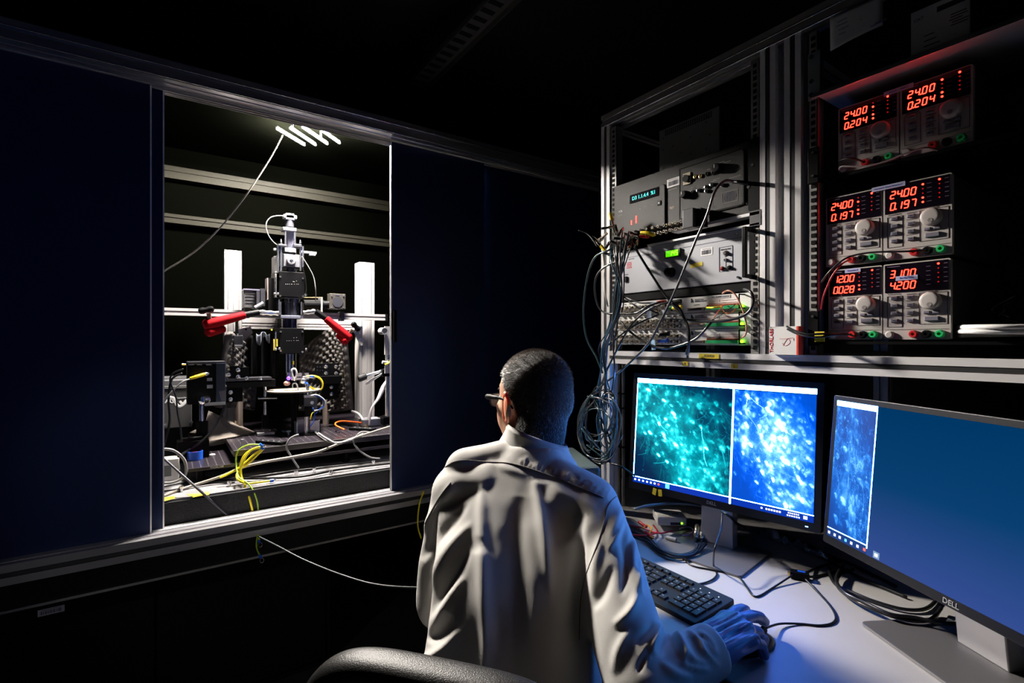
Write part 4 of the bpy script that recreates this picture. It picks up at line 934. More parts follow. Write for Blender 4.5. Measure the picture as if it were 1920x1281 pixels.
mb = MB(t); cx, cy = (a[0] + b[0]) / 2, (fp(1184, 382)[1] + fp(1184, 368)[1]) / 2; dw = b[0] - a[0]; mb.box((cx, cy, .005), (dw + .004, .026, .002)); mb.build('display_window', scrn_black, t)
lettering('D3 1.1.4.4  %1', .0155, T3(cx, cy, .0064), vfd, t, name='display_text')
mb = MB(t); q = fp(1239, 381); mb.box((q[0] - .002, q[1], .005), (.012, .013, .003)); mb.build('button', black, t)
mb = MB(t); q = fp(1239, 381); mb.box((q[0] - .002, q[1], .0068), (.005, .004, .0008)); mb.build('button_mark', whiteink, t)
q = fp(1263, 342); barcode(W[t.name] @ T3(q[0], q[1], .001), .044, .024, t)
q = fp(1260, 390); lettering('TDT', .008, T3(q[0], q[1], .0006), mat('dull_gold', (.35, .28, .2), .4, .5), t)
q = fp(1163, 397); lettering('RZ6', .009, T3(q[0] + .002, q[1], .0006), whiteink, t)
mb = MB(t); q = fp(1163, 402); mb.box((q[0], q[1] - .004, .0006), (.022, .0012, .0006)); mb.box((fp(1261, 354)[0], fp(1261, 355)[1], .0006), (.03, .0014, .0006)); mb.build('fine_print', mat('dim_print', (.2, .19, .17), .6), t)
for i in range(4):
    q = fp(1186, 412 + i * 2.9); 
    if i: MB(t).box((q[0], q[1], .0052), (.0032, .0028, .001)).build('red_indicator', led_red, t)
for i in range(5):
    q = fp(1195, 406.5 + i * 2.8); MB(t).box((q[0], q[1], .0052), (.0036, .0028, .001)).build('red_indicator', led_red, t)
# right part
a = fp(1276, 326); b = fp(1396, 300); c2 = fp(1278, 404); d2 = fp(1395, 378)
cx, cy = (a[0] + b[0]) / 2, (fp(1340, 308)[1] + fp(1340, 392)[1]) / 2
mb = MB(t); mb.rrect(cx, .004, b[0] - a[0], .145, .016, 0, .0035); mb.build('right_bezel', face, t)
mb = MB(t); outline(mb, a[0], -.066, b[0], .075, .0025, .0038); mb.build('bezel_groove', blackm, t)
q = fp(1290, 336); mb = MB(t); mb.box((q[0], q[1], .005), (.024, .032, .003)); mb.build('xlr_plate', mat('tan_plate', (.45, .38, .26), .5), t)
mb = MB(t); mb.cyl((q[0], q[1], .006), (q[0], q[1], .012), .0098, n=20); mb.build('xlr_socket', black, t, smooth='auto')
mb = MB(t)
for (sx, sy) in ((-.008, .011), (.008, -.012)): mb.cyl((q[0] + sx, q[1] + sy, .006), (q[0] + sx, q[1] + sy, .0075), .002, n=8)
mb.build('screw', steel, t)
def knob(t, q, r, h_, m, name='knob', mark=None, z=.004):
    mb = MB(t); mb.rev((q[0], q[1], z), (q[0], q[1], 1), [(0, r * 1.05), (.001, r), (h_ * .85, r * .9), (h_, r * .8), (h_ + .0004, .001)], 24); o = mb.build(name, m, t, smooth='auto')
    if mark: MB(t).box((q[0] - r * .2, q[1] + r * .3, z + h_ + .0006), (r * .16, r * .7, .0006)).build('knob_pointer', mark, o)
    return o
knob(t, fp(1350, 317), .013, .018, black, mark=whiteink); knob(t, fp(1287, 366), .011, .015, black, mark=whiteink)
for q in ((1306, 332), (1316, 331), (1328, 327), (1340, 325)):
    q = fp(*q); mb = MB(t); mb.rev((q[0], q[1], .003), (q[0], q[1], 1), [(0, .0055), (.004, .0055), (.0045, .004), (.003, .003)], 16); mb.build('jack', brass if q[0] < .1 else black, t, smooth='auto')
for q in ((1301, 361), (1312, 358), (1327, 351), (1327, 359), (1337, 347), (1357, 348)):
    q = fp(*q); mb = MB(t); mb.rev((q[0], q[1], .003), (q[0], q[1], 1), [(0, .0052), (.006, .0052), (.0065, .0035), (.004, .003)], 16); mb.build('jack', steel, t, smooth='auto')
q = fp(1370, 369); mb = MB(t)
for i in range(9):
    for j in range(7):
        if (i - 4) ** 2 / 16 + (j - 3) ** 2 / 9 <= 1.25: mb.cyl((q[0] + (i - 4) * .0042, q[1] + (j - 3) * .0036, .0036), (q[0] + (i - 4) * .0042, q[1] + (j - 3) * .0036, .0042), .0014, n=6)
mb.build('speaker_holes', ink, t)
mb = MB(t); outline(mb, q[0] - .022, q[1] - .014, q[0] + .022, q[1] + .014, .0008, .0036); mb.box((fp(1342, 378)[0], fp(1342, 378)[1], .0036), (.0008, .022, .0006)); mb.build('fine_print', mat('dim_print', (0, 0, 0)), t)
mb = MB(t)
for (x0_, y_, L_) in ((1350, 306, .03), (1365, 304, .02), (1330, 318, .01), (1300, 352, .008), (1340, 340, .016), (1380, 332, .03), (1345, 336, .02), (1385, 318, .012), (1378, 310, .01)):
    q = fp(x0_, y_); mb.box((q[0], q[1], .0037), (L_, .0012, .0006))
mb.build('fine_print', mat('dim_print', (0, 0, 0)), t)
mb = MB(t)
for (x_, y_) in ((1405, 351), (1412, 310), (1202, 392), (1212, 388), (1224, 385)): q = fp(x_, y_); mb.cyl((q[0], q[1], 0), (q[0], q[1], .005), .0042 if x_ > 1300 else .0016, n=12)
mb.build('screw', steel, t, smooth='auto')
mb = MB(t); mb.rrect(w_ / 2 - .018, .0, .036, h_, .01, 0, .004); mb.build('right_ear', black, t)
def bnc(t, q, z=.0, s=1.):
    mb = MB(t); mb.rev((q[0], q[1], z), (q[0], q[1], 1), [(0, .0068 * s), (.003, .0068 * s), (.003, .0048 * s), (.014, .0048 * s), (.014, .0036 * s), (.005, .0034 * s), (.005, .0012 * s), (.012, .001 * s)], 14)
    return mb.build('coax_socket', steelb, t, smooth='auto')
steelb = mat('nickel', (.62, .56, .48), .25, .85)
for i in range(11):
    for j in range(2):
        q = fp(1239 + i * 10.9 - 65.4, 426 - i * 2.2 + 13 + j * 11.5); bnc(t, q, .0, .8)

# shelf plate under it and small adapter
t = thing('rack_shelf', 'pale thin rack shelf below the right part of the black processor', 'shelf', (1.2, .76, 1.605))
mb = MB(); a = P(1300, 412, X=1.2); mb.span((1.2, .672, 1.613), (1.23, .93, 1.6205)); mb.build('upper_strip', alu, t)
mb = MB(); mb.span((1.2, .672, 1.5875), (1.40, 1.02, 1.5925)); mb.build('lower_strip', alu, t)
MB().span((1.2, .668, 1.586), (1.204, .697, 1.624)).build('end_plate', darkgray, t)
t = thing('black_adapter', 'small grey-black module plugged on the front below the black processor', 'adapter', M=frame(P(1296, 411, X=1.17), (0, -1, 0), (0, 0, 1)))
MB(t).box((0, 0, 0), (.034, .052, .03)).build('module', mat('satin_black_metal', (.05, .05, .055), .35, .5), t, bevel=.002); MB(t).box((.022, 0, -.012), (.02, .048, .03)).build('socket_block', black, t)

# ---- grey amplifier
t, w_, h_ = unit('stimulus_isolator', 'light grey rack unit with a green 145 display, black knob and handles', 'rack unit', .66, 1.150, 1.452, 1.588, 1.21)
MB(t).box((-.018, 0, -.002), (w_ - .036, h_, .004)).build('front_panel', graym, t)
MB(t).box((0, 0, -.2), (.42, h_ - .01, .38)).build('chassis', darkgray, t)
MB(t).box((w_ / 2 - .018, 0, .001), (.036, h_, .005)).build('right_ear', alu, t)
F = lambda x, y: fp(x, y, 1.21, t)
mb = MB(t); q = F(1270, 481); mb.box((-.02, h_ / 2 - .022, .0004), (w_ - .04, .0009, .0006)); mb.box((-.018, h_ / 2 - .001, .0006), (w_ - .036, .001, .001)); mb.box((-.018, -h_ / 2 + .001, .0006), (w_ - .036, .001, .001)); mb.build('panel_line', ink, t)
q = F(1262.5, 475.5); MB(t).rrect(q[0], q[1], .052, .025, .002, 0, .006).build('display_bezel', darkgray, t)
MB(t).box((q[0], q[1], .0064), (.043, .0175, .001)).build('display_window', lcd_green, t)
def seven(mb, ch, x, y, h_, z, th=None, slant=.16):
    """seven-segment character made of bars; local plane"""
    th = th or h_ * .13; w = h_ * .5
    S = {'0': 'abcdef', '1': 'bc', '2': 'abged', '3': 'abgcd', '4': 'fgbc', '5': 'afgcd', '6': 'afgedc', '7': 'abc', '8': 'abcdefg', '9': 'abcdfg', '.': '.'}[ch]
    seg = {'a': ((0, 1), (1, 1)), 'b': ((1, .5), (1, 1)), 'c': ((1, 0), (1, .5)), 'd': ((0, 0), (1, 0)), 'e': ((0, 0), (0, .5)), 'f': ((0, .5), (0, 1)), 'g': ((0, .5), (1, .5))}
    for s_ in S:
        if s_ == '.': mb.box((x, y - h_ / 2 + th * .5, z), (th * 1.25, th * 1.25, .0006)); continue
        (ax, ay), (bx, by) = seg[s_]
        A = Vector((x + (ax - .5) * w + (ay - .5) * h_ * slant, y + (ay - .5) * h_, z)); B = Vector((x + (bx - .5) * w + (by - .5) * h_ * slant, y + (by - .5) * h_, z))
        d = (B - A).normalized(); n = Vector((-d.y, d.x, 0)) * th / 2; A += d * th * .35; B -= d * th * .35; k = Vector((0, 0, .0006))
        vs = [A - n, B - n, B + d * th * .3, B + n, A + n, A - d * th * .3]; vs = vs + [v + k for v in vs]
        mb.add(vs, [(5, 4, 3, 2, 1, 0), (6, 7, 8, 9, 10, 11)] + [(i, (i + 1) % 6, 6 + (i + 1) % 6, 6 + i) for i in range(6)])
def digits(txt, x, y, h_, z, m, parent, pitch=None, name='digits'):
    mb = MB(parent); pitch = pitch or h_ * .74; i = 0
    for ch in txt:
        if ch == '.': seven(mb, '.', x + (i - .5) * pitch - h_ * .06, y, h_, z)
        elif ch == ' ': i += .8
        else: seven(mb, ch, x + i * pitch, y, h_, z); i += 1
    return mb.build(name, m, parent)
digits('145', q[0] - .004, q[1], .0125, .0072, lcd_digit, t, pitch=.0105)
a = F(1325, 472); barcode(W[t.name] @ T3(a[0], a[1], .0003), .036, .021, t)
a = F(1306, 497); MB(t).box((0, 0, 0), (.038, .011, .0006), T=T3(a[0], a[1], .0006) @ Matrix.Rotation(.06, 4, 'Z')).build('yellow_label', tape, t)
a = F(1259, 511); knob(t, (a[0], a[1]), .014, .020, black, z=0)
a = F(1361, 487); mb = MB(t); outline(mb, a[0] - .019, a[1] - .030, a[0] + .019, a[1] + .034, .0006, .0004); mb.box((a[0], a[1] - .011, .0004), (.0006, .022, .0006)); mb.box((a[0], a[1] - .022, .0004), (.018, .0006, .0006)); mb.build('print_frame', ink, t)
lettering('PUSH TO TEST', .0044, T3(a[0], a[1] + .027, .0004), ink, t)
lettering('OFF', .0036, T3(a[0], a[1] + .008, .0004), ink, t)
for (dx, dy, r, m_) in ((0, .017, .0058, mat('smoky_button', (.12, .10, .10), .3, .4)), (0, -.001, .0042, steel), (-.0105, -.022, .005, mat('dark_red', (.25, .01, .01), .4)), (.0105, -.022, .005, black)):
    mb = MB(t); mb.rev((a[0] + dx, a[1] + dy, 0), (a[0] + dx, a[1] + dy, 1), [(0, r * 1.15), (.002, r * 1.15), (.003, r * .85), (.007, r * .7), (.0072, .001)], 16); mb.build('socket' if dy == -.022 else 'push_button', m_, t, smooth='auto')
a = F(1293, 522); mb = MB(t)
for k in range(4): mb.box((a[0] + .004 * (k == 0) * 0 + .001 * k, a[1] + .006 - k * .0045, .0004), ((.018, .028, .03, .034)[k], .0014, .0006))
mb.build('fine_print', ink, t)
a = F(1262, 492); mb = MB(t); mb.box((a[0], a[1] + .0, .0004), (.02, .0012, .0006)); mb.build('fine_print', ink, t)
a = F(1178, 498); mb = MB(t)
for k in range(4): mb.box((a[0] + .004, a[1] + .008 - k * .0052, .0004), (.018 + .003 * (k % 2), .0026, .0006))
mb.build('red_print', redink, t)
a = F(1174, 524); mb = MB(t); mb.box((a[0], a[1], .002), (.011, .017, .005)); mb.build('power_switch', black, t); mb = MB(t); mb.box((a[0], a[1] + .015, .0004), (.018, .002, .0006)); mb.build('fine_print', ink, t)
a = F(1218, 478); mb = MB(t); mb.box((a[0], a[1], .0004), (.024, .0016, .0006)); mb.box((F(1184, 484)[0], a[1] - .003, .0004), (.024, .0016, .0006)); mb.build('fine_print', ink, t)
for (x_, y_) in ((1382, 440), (1384, 520)):
    q = F(x_, y_); mb = MB(t); mb.cyl((q[0], q[1], 0), (q[0], q[1], .003), .0032, n=12); mb.build('screw', steel, t)
for sx in (w_ / 2 - .034,):
    mb = MB(t); hh = .116; xx = sx
    loop = [(xx, -hh / 2, 0), (xx + .004, -hh / 2, .03), (xx + .006, -hh / 2 + .006, .036), (xx + .006, hh / 2 - .006, .036), (xx + .004, hh / 2, .03), (xx, hh / 2, 0)]
    mb.box((xx, -hh / 2, .017), (.011, .009, .036)); mb.box((xx, hh / 2, .017), (.011, .009, .036)); mb.box((xx, 0, .036), (.011, hh + .009, .009)); mb.build('handle', black, t, bevel=.002)
    mb = MB(t); mb.box((xx, 0, .0036), (.013, hh + .012, .003)); mb.build('handle_base', black, t)
mb = MB(t)
for y_ in (-.032, .036): mb.cyl((w_ / 2 - .010, y_, .003), (w_ / 2 - .010, y_, .008), .005, n=14)
mb.build('rack_screw', steel, t, smooth='auto')
t, w_, h_ = unit('blank_panel', 'black blank panel between the grey unit and the socket panels', 'panel', .672, 1.175, 1.428, 1.450, 1.213)
MB(t).box((0, 0, -.001), (w_, h_, .003)).build('panel', black, t)

# ---- three coax socket panels
def connector_panel(k, z0, label, cov):
    t, w_, h_ = unit('connector_panel', label, 'connector panel', .672, 1.153, z0, z0 + .0445, 1.21)
    MB(t).box((-.0, 0, -.001), (w_, h_ - .001, .003)).build('front_panel', white, t)
    MB(t).box((0, 0, -.08), (.42, h_ - .004, .15)).build('chassis', darkgray, t)
    for j in range(2):
        for i in range(12): bnc(t, (-w_ / 2 + .016 + i * .0208 + .0 * j, .0035 - j * .0155), .0005)
    mb = MB(t); r = random.Random(k)
    for i in range(12): mb.box((-w_ / 2 + .016 + i * .0208, h_ / 2 - .006, .0008), (.009, .0022, .0006))
    mb.build('socket_print', ink, t)
    lettering('NATIONAL', .0056, T3(.052, .0135, .0007), ink, t, align='LEFT'); lettering('INSTRUMENTS', .0056, T3(.052, .0085, .0007), ink, t, align='LEFT')
    mb = MB(t); mb.prism([(.0395, .018), (.0425, .018), (.0475, .0105), (.0475, .006), (.0445, .006), (.0425, .011), (.0425, .006), (.0395, .006)], .0005, .0011); mb.build('emblem', ink, t)
    mb = MB(t); mb.box((.058, -.0005, .0008), (.018, .0016, .0006)); mb.build('fine_print', ink, t)
    mb = MB(t); mb.box((.058, -.0125, .004), (.052, .0085, .008)); mb.build('ribbon_socket', mat('bronze_socket', (.30, .24, .18), .4, .6), t, bevel=.001)
    mb = MB(t); mb.box((.058, -.0125, .0084), (.044, .0042, .0006)); mb.build('socket_slot', ink, t)
    MB(t).box((.140, -.0125, .006), (.092, .0085, .012)).build('green_terminal_block', green, t)
    mb = MB(t); mb.box((.140, -.0060, .004), (.092, .0045, .009)); mb.build('orange_levers', mat('orange_plastic', (.75, .13, .02), .4), t)
    mb = MB(t)
    for i in range(30): mb.box((.096 + i * .00305, -.0060, .009), (.0006, .0045, .0004)); mb.box((.096 + i * .00305, -.0005, .0008), (.0005, .003, .0005))
    mb.box((.112, .0065, .0008), (.028, .0004, .0005)); mb.box((.158, .0065, .0008), (.05, .0004, .0005)); mb.box((.1275, .0065, .0008), (.0005, .007, .0005)); mb.build('terminal_print', ink, t)
    mb = MB(t); mb.ball((.1925, -.0115, .005), .0042, 12, 8); mb.build('green_indicator', led_green, t, smooth='all')
    mb = MB(t); q = (.2, 0); 
    for s_ in (-1, 1): mb.cyl((.198, s_ * .017, 0), (.198, s_ * .017, .026), .0018, n=8)
    mb.cyl((.198, -.017, .026), (.198, .017, .026), .0018, n=8); mb.build('wire_handle', black, t, smooth='auto')
    mb = MB(t); mb.cyl((w_ / 2 - .012, -.0125, .0005), (w_ / 2 - .012, -.0125, .006), .0055, n=14); mb.build('rack_screw', steel, t, smooth='auto')
    if cov: mb = MB(t); mb.box((.130, .0165, .0012), (.056, .0085, .0008)); mb.build('paper_label', paperm, t); lettering('PFI1 FRAME CLOCK', .0058, T3(.130, .0165, .0018), ink, t)
    return t
connector_panel(1, 1.3795, 'top one of the three white coax socket panels, with a paper label', True)
connector_panel(2, 1.3345, 'middle one of the three white coax socket panels', False)
connector_panel(3, 1.2895, 'bottom one of the three white coax socket panels, just above the beam', False)

# ---- power supplies
psuf = psu_beige
def power_supply(yl, yr, z0, z1, top, bot, dots, label, sticker=None, leads=()):
    t, w_, h_ = unit('power_supply', label, 'power supply', yr, yl, z0, z1, 1.22)
    MB(t).box((0, 0, -.16), (w_ - .002, h_ - .002, .30)).build('case', psu_side, t, bevel=.002)
    MB(t).rrect(0, 0, w_ - .0015, h_ - .002, .003, -.012, 0).build('front_panel', psuf, t)
    dh = h_ * .36; dy = h_ / 2 - dh / 2 - .0035
    dwin = MB(t).box((0, dy, .0006), (w_ - .008, dh, .0016)).build('display_window', scrn_black, t)
    dgh = h_ * .090; px_ = w_ * .102
    digits(top, -w_ / 2 + w_ * .16, dy + dh * .16, dgh, .0016, led_red, dwin, pitch=px_)
    digits(bot, -w_ / 2 + w_ * .16, dy - dh * .26, dgh, .0016, led_red, dwin, pitch=px_)
    for i in range(5):
        for (cx, on) in ((w_ * .10, dots[0][i]), (w_ * .33, dots[1][i])):
            if on < 0: continue
            MB(t).cyl((cx, dy + dh * .33 - i * dh * .155 + (dh * .06 if cx > w_ * .2 else 0), .0014), (cx, dy + dh * .33 - i * dh * .155 + (dh * .06 if cx > w_ * .2 else 0), .0024), .0019 if on else .0013, n=12).build('indicator', led_red if on else led_dim, t)
    mb = MB(t)
    for i in range(5): mb.box((w_ * .43, dy + dh * .39 - i * dh * .155, .0016), (.006, .0012, .0005)); mb.box((w_ * .19, dy + dh * .33 - i * dh * .155, .0016), (.007, .001, .0005))
    mb.box((-w_ * .33, dy + dh * .43, .0016), (.022, .0016, .0005)); mb.build('window_print', mat('violet_print', (.10, .06, .12), .6), t)
    mb = MB(t); outline(mb, -w_ * .43, -h_ * .33, -w_ * .20, h_ * .07, .0005, .0003); outline(mb, w_ * .05, -h_ * .30, w_ * .45, h_ * .09, .0005, .0003)
    mb.box((0, -h_ * .365, .0003), (w_ - .006, .0006, .0005)); mb.box((-w_ * .32, h_ * .095, .0003), (w_ * .2, .0014, .0005)); mb.box((-w_ * .06, h_ * .085, .0003), (w_ * .14, .0014, .0005))
    for k in range(3): mb.box((-w_ * .06, h_ * (-.0 - .098 * k), .0003), (w_ * .16, .0009, .0005))
    mb.build('panel_print', mat('brown_print', (.07, .05, .06), .6), t)
    lettering('ADJUST', .0042, T3(w_ * .25, h_ * .095, .0004), mat('brown_print', (0, 0, 0)), t)
    bt = mat('slate_button', (.17, .16, .20), .5)
    for i in range(4):
        for x_ in (-w_ * .315, -w_ * .07):
            MB(t).box((x_, h_ * (.045 - .098 * i), .002), (.0115, .0068, .004), ch=.001).build('button', bt, t)
    for (x_, y_, a_, b_) in ((w_ * .165, -.155, .010, .0055), (w_ * .30, -.155, .010, .0055), (w_ * .235, -.235, .022, .0085)):
        MB(t).box((x_, h_ * y_, .002), (a_, b_, .004), ch=.001).build('button', bt, t)
    mb = MB(t)
    for i in range(4):
        for x_ in (-w_ * .315, -w_ * .07): mb.box((x_, h_ * (.045 - .098 * i), .0043), (.005, .0016, .0005))
    mb.build('button_print', ink, t)
    r = .0165; q = (w_ * .225, h_ * -.015)
    mb = MB(t); mb.rev((q[0], q[1], 0), (q[0], q[1], 1), [(0, r * 1.02), (.010, r), (.0125, r * .95), (.0138, r * .86), (.0142, r * .6), (.0142, .0005)], 36); kn = mb.build('knob', mat('knob_beige', (.47, .43, .41), .4), t, smooth='auto')
    mb = MB(t); mb.rev((q[0] + r * .05 , q[1] - r * .45, .0139), (q[0] + r * .05, q[1] - r * .45, 1), [(0, r * .26), (.0008, r * .24), (.0008, r * .18), (.0004, .0005)], 16); mb.build('finger_dimple', mat('dimple', (.25, .22, .21), .5), kn, smooth='auto')
    for (x_, m_) in ((-w_ * .02, redp), (w_ * .165, black), (w_ * .355, mat('bright_green_plastic', (.02, .50, .14), .35))):
        mb = MB(t); y_ = -h_ * .425; mb.rev((x_, y_, 0), (x_, y_, 1), [(0, .0078), (.004, .0078), (.008, .0066), (.010, .0062), (.010, .003), (.005, .0022), (.005, .0003)], 20); mb.build('terminal', m_, t, smooth='auto')
    mb = MB(t); mb.rev((-w_ * .39, -h_ * .43, 0), (-w_ * .39, -h_ * .43, 1), [(0, .0075), (.004, .0072), (.006, .005), (.006, .0005)], 20); mb.build('power_button', psuf, t, smooth='auto')
    if sticker:
        for (sx, sy, L_, txt) in sticker: MB(t).box((sx, sy, .0022), (L_, .009, .0006)).build('paper_label', mat('lilac_paper', (.42, .42, .62), .7), t); lettering(txt, .0043, T3(sx, sy, .0027), mat('blue_ink', (.02, .04, .4), .6), t)
    return t
A5 = ((0, 1, 0, 1, 1), (1, 0, 0, 0, 0)); B5 = ((1, 0, 0, 1, 1), (1, 0, 0, 0, 0))
hh = (1.812, 1.668)
power_supply(.505, .3925, 1.667, 1.811, '24.00', '0.204', A5, 'power supply at the left of the dim top row, reading 24.00 and 0.204')
power_supply(.3915, .279, 1.667, 1.811, '24.00', '0.204', B5, 'power supply at the right of the dim top row, reading 24.00 and 0.204', sticker=((-.058, .069, .05, 'Camera 1  Beam 2'),))
power_supply(.530, .4215, 1.465, 1.620, '24.00', '0.197', A5, 'left power supply of the middle row, reading 24.00 and 0.197')
power_supply(.4205, .309, 1.465, 1.620, '24.00', '0.197', B5, 'right power supply of the middle row, reading 24.00 and 0.197', sticker=((-.046, .074, .058, 'Camera 2  Beam Counter 2'),))
power_supply(.525, .4215, 1.303, 1.459, '12.00', '0.028', ((0, 0, 0, 1, 1), (1, 0, 0, 0, 0)), 'left power supply of the bottom row, reading 12.00 and 0.028', sticker=((-.002, .072, .030, 'Recorder 2'),))
power_supply(.4205, .311, 1.303, 1.459, '31.00', '4.200', ((-1, -1, -1, -1, -1), (1, 0, 0, 0, 0)), 'right power supply of the bottom row, reading 31.00 and 4.200', sticker=((-.014, .046, .036, 'For Ext Cam'),))

# shelves of the right rack
t = thing('instrument_shelf', 'grey shelf with a rounded front lip above the top row of power supplies', 'shelf', (1.25, .3, 1.84))
mb = MB(); prof = [(1.40, 1.846), (1.185, 1.846), (1.170, 1.843), (1.158, 1.836), (1.152, 1.826), (1.155, 1.826), (1.161, 1.833), (1.172, 1.838), (1.186, 1.840), (1.40, 1.840)]
n = len(prof); mb.add([(x, .530, z) for x, z in prof] + [(x, -.2, z) for x, z in prof], [tuple(range(n)), tuple(range(n, 2 * n))[::-1]] + [(i, n + i, n + (i + 1) % n, (i + 1) % n) for i in range(n)])
mb.build('tray', mat('shelf_grey_enamel', (.36, .36, .38), .35, coat=.2), t, smooth='auto')
MB().span((1.22, .06, 1.846), (1.5, .53, 1.85)).build('top_mat', blackm, t)
def bshelf(z, label):
    o = MB().span((1.215, .053, z - .006), (1.52, .540, z)).build('rack_shelf', black, None); tag(o, label, 'shelf')
bshelf(1.665, 'thin black shelf under the top row of power supplies'); bshelf(1.300, 'thin black shelf under the bottom row of power supplies')
t = thing('angle_bracket', 'grey-green angle bracket with three screws at the top of the rack rail', 'bracket', (1.2, .548, 1.84))
a = P(1515, 103, X=1.195); b = P(1537, 190, X=1.195); MB().span((1.195, a.y, P(1515, 190, X=1.195).z), (1.198, a.y - .025, a.z)).build('plate', mat('grey_green_metal', (.22, .25, .24), .5), t)
mb = MB(); zz = [a.z - .010, a.z - .065, a.z - .095]
for z in zz: mb.cyl((1.195, a.y - .009, z), (1.190, a.y - .009, z), .005, n=12)
mb.build('screw', steel, t, smooth='auto')
def blk(y0, y1, z0, z1, label, X=1.196):
    t = thing('shelf_bracket', label, 'bracket', (X, (y0 + y1) / 2, z0)); MB().span((X, y0, z0), (X + .008, y1, z1)).build('plate', black, t, bevel=.001)
    mb = MB()
    for z in (z0 + (z1 - z0) * .2, z0 + (z1 - z0) * .85): mb.cyl((X, (y0 + y1) / 2, z), (X - .003, (y0 + y1) / 2, z), .003, n=10)
    mb.build('screw', steel, t)
blk(.535, .557, 1.655, 1.735, 'black bracket on the rack rail beside the top shelf'); blk(.535, .557, 1.29, 1.368, 'black bracket on the rack rail beside the bottom row of supplies')

# papers and notes
def sheet(corners, X, name, label, cat, m=paperm, curl=0.):
    t = thing(name, label, cat, tuple(P(*corners[3], X=X))); mb = MB(); N = 10; c_ = [P(*q, X=X) for q in corners]; vs = []; fs = []
    for i in range(N):
        for j in range(N):
            p = c_[0].lerp(c_[1], i / (N - 1)).lerp(c_[3].lerp(c_[2], i / (N - 1)), j / (N - 1)); p.x -= curl * math.sin(i / (N - 1) * 3.1) + curl * .7 * (j / (N - 1)); vs.append(p)
    for i in range(N - 1):
        for j in range(N - 1): a = i * N + j; fs.append((a, a + 1, a + N + 1, a + N))
    mb.add(vs, fs); o = mb.build('sheet', m, t, smooth='all'); s2 = o.modifiers.new('t', 'SOLIDIFY'); s2.thickness = .0006; return t
t = sheet([(1556, 34), (1656, -10), (1656, 48), (1558, 97)], 1.192, 'paper_note', 'handwritten paper note taped to the top beam above the bracket', 'note', curl=.004)
mb = MB(); c_ = P(1580, 60, X=1.185)
for k, (x, y, L_) in enumerate(((1570, 42, .018), (1568, 50, .022), (1572, 57, .02), (1573, 65, .015), (1590, 56, .02), (1595, 45, .02), (1632, 50, .028), (1640, 44, .02))):
    p = P(x, y, X=1.1868); mb.span((p.x, p.y, p.z - .0007), (p.x + .0004, p.y - L_, p.z + .0007))
mb.build('handwriting', mat('faded_ink', (.10, .12, .22), .7), t)
t = thing('leaflet_box', 'white printed leaflet standing on the grey shelf at the upper right', 'leaflet', tuple(P(1760, 90, X=1.19)))
a = P(1708, 36, X=1.19); b = P(1818, 66, X=1.19); MB().span((1.19, a.y, 1.847), (1.196, b.y, 1.935)).build('board', paperm, t)
mb = MB(); mb.span((1.187, a.y, 1.847), (1.19, b.y, 1.852)); mb.build('clear_lip', mat('clear_strip', (.4, .42, .55), .2), t)
letw('CAT', .008, frame((1.1896, a.y - .012, 1.917), (0, -1, 0), (0, 0, 1)), ink, t)
mb = MB()
for (y_, z_, L_) in ((.060, .9, .03), (.062, .905, .03), (.058, .91, .024), (.06, .915, .03), (.06, .92, .028), (.02, .9, .02), (.02, .88, .03), (.02, .89, .024)):
    mb.span((1.1894, a.y - y_, 1.0 + z_ - .02), (1.19, a.y - y_ - L_ * .8, 1.0 + z_ - .0185))
mb.span((1.1894, a.y - .04, 1.916), (1.19, a.y - .085, 1.926)); mb.build('print', ink, t)

t = thing('small_carton', 'small white carton with red lettering standing on the beam between the posts', 'carton', (1.17, .6, 1.27))
a = P(1442, 613, X=1.178); b = P(1496, 650, X=1.178); MB().span((1.178, a.y, 1.2695), (1.199, b.y, a.z)).build('carton', white, t)
MB().span((1.1775, b.y + .003, 1.2695), (1.1995, b.y - .0012, a.z)).build('red_end', mat('orange_red', (.72, .05, .02), .5), t)
letw('THORLABS', .0115, frame((1.1776, a.y - .006, (1.2695 + a.z) / 2), (0, 0, 1), (0, 1, 0)), mat('logo_red', (.6, .02, .03), .6), t)
mb = MB(); c_ = Vector((1.1778, (a.y + b.y) / 2 - .006, (1.2695 + a.z) / 2)); mb.tube([c_ + Vector((0, .014, .004)), c_ + Vector((0, 0, .004)), c_ + Vector((0, -.016, .006)), c_ + Vector((0, -.018, 0))], .0004, n=4)
mb.tube([c_ + Vector((0, .008, -.006)), c_ + Vector((0, 0, -.012)), c_ + Vector((0, -.01, -.004)), c_ + Vector((0, -.004, .004)), c_ + Vector((0, .006, -.012))], .0004, n=4); mb.build('line_drawing', redink, t)
t = thing('yellow_tag', 'yellow tape tag with green handwriting wrapped round the power leads', 'tag', tuple(P(1538, 631, X=1.17)))
a = P(1528, 622, X=1.165); b = P(1546, 641, X=1.165); MB().span((1.163, a.y, b.z), (1.166, b.y, a.z)).build('tape', tape, t)
for k in range(2): letw('C51', .006, frame((1.1629, (a.y + b.y) / 2, a.z - .006 - k * .008), (0, -1, 0), (0, 0, 1)), mat('green_ink', (.05, .25, .03), .6), t)
wire('power_lead', [P(1475, 612, X=1.165), P(1490, 620, X=1.16), P(1515, 627, X=1.155), P(1540, 626, X=1.16), P(1560, 627, X=1.17), P(1585, 626, X=1.185), P(1600, 630, X=1.2)], .0022, cable, 'black lead from the posts through the yellow tag to the bottom left power supply')
wire('power_lead', [P(1476, 617, X=1.165), P(1492, 625, X=1.16), P(1515, 631, X=1.155), P(1540, 632, X=1.16), P(1565, 628, X=1.17), P(1592, 627, X=1.19)], .0022, cable, 'second black lead running below the first through the yellow tag')
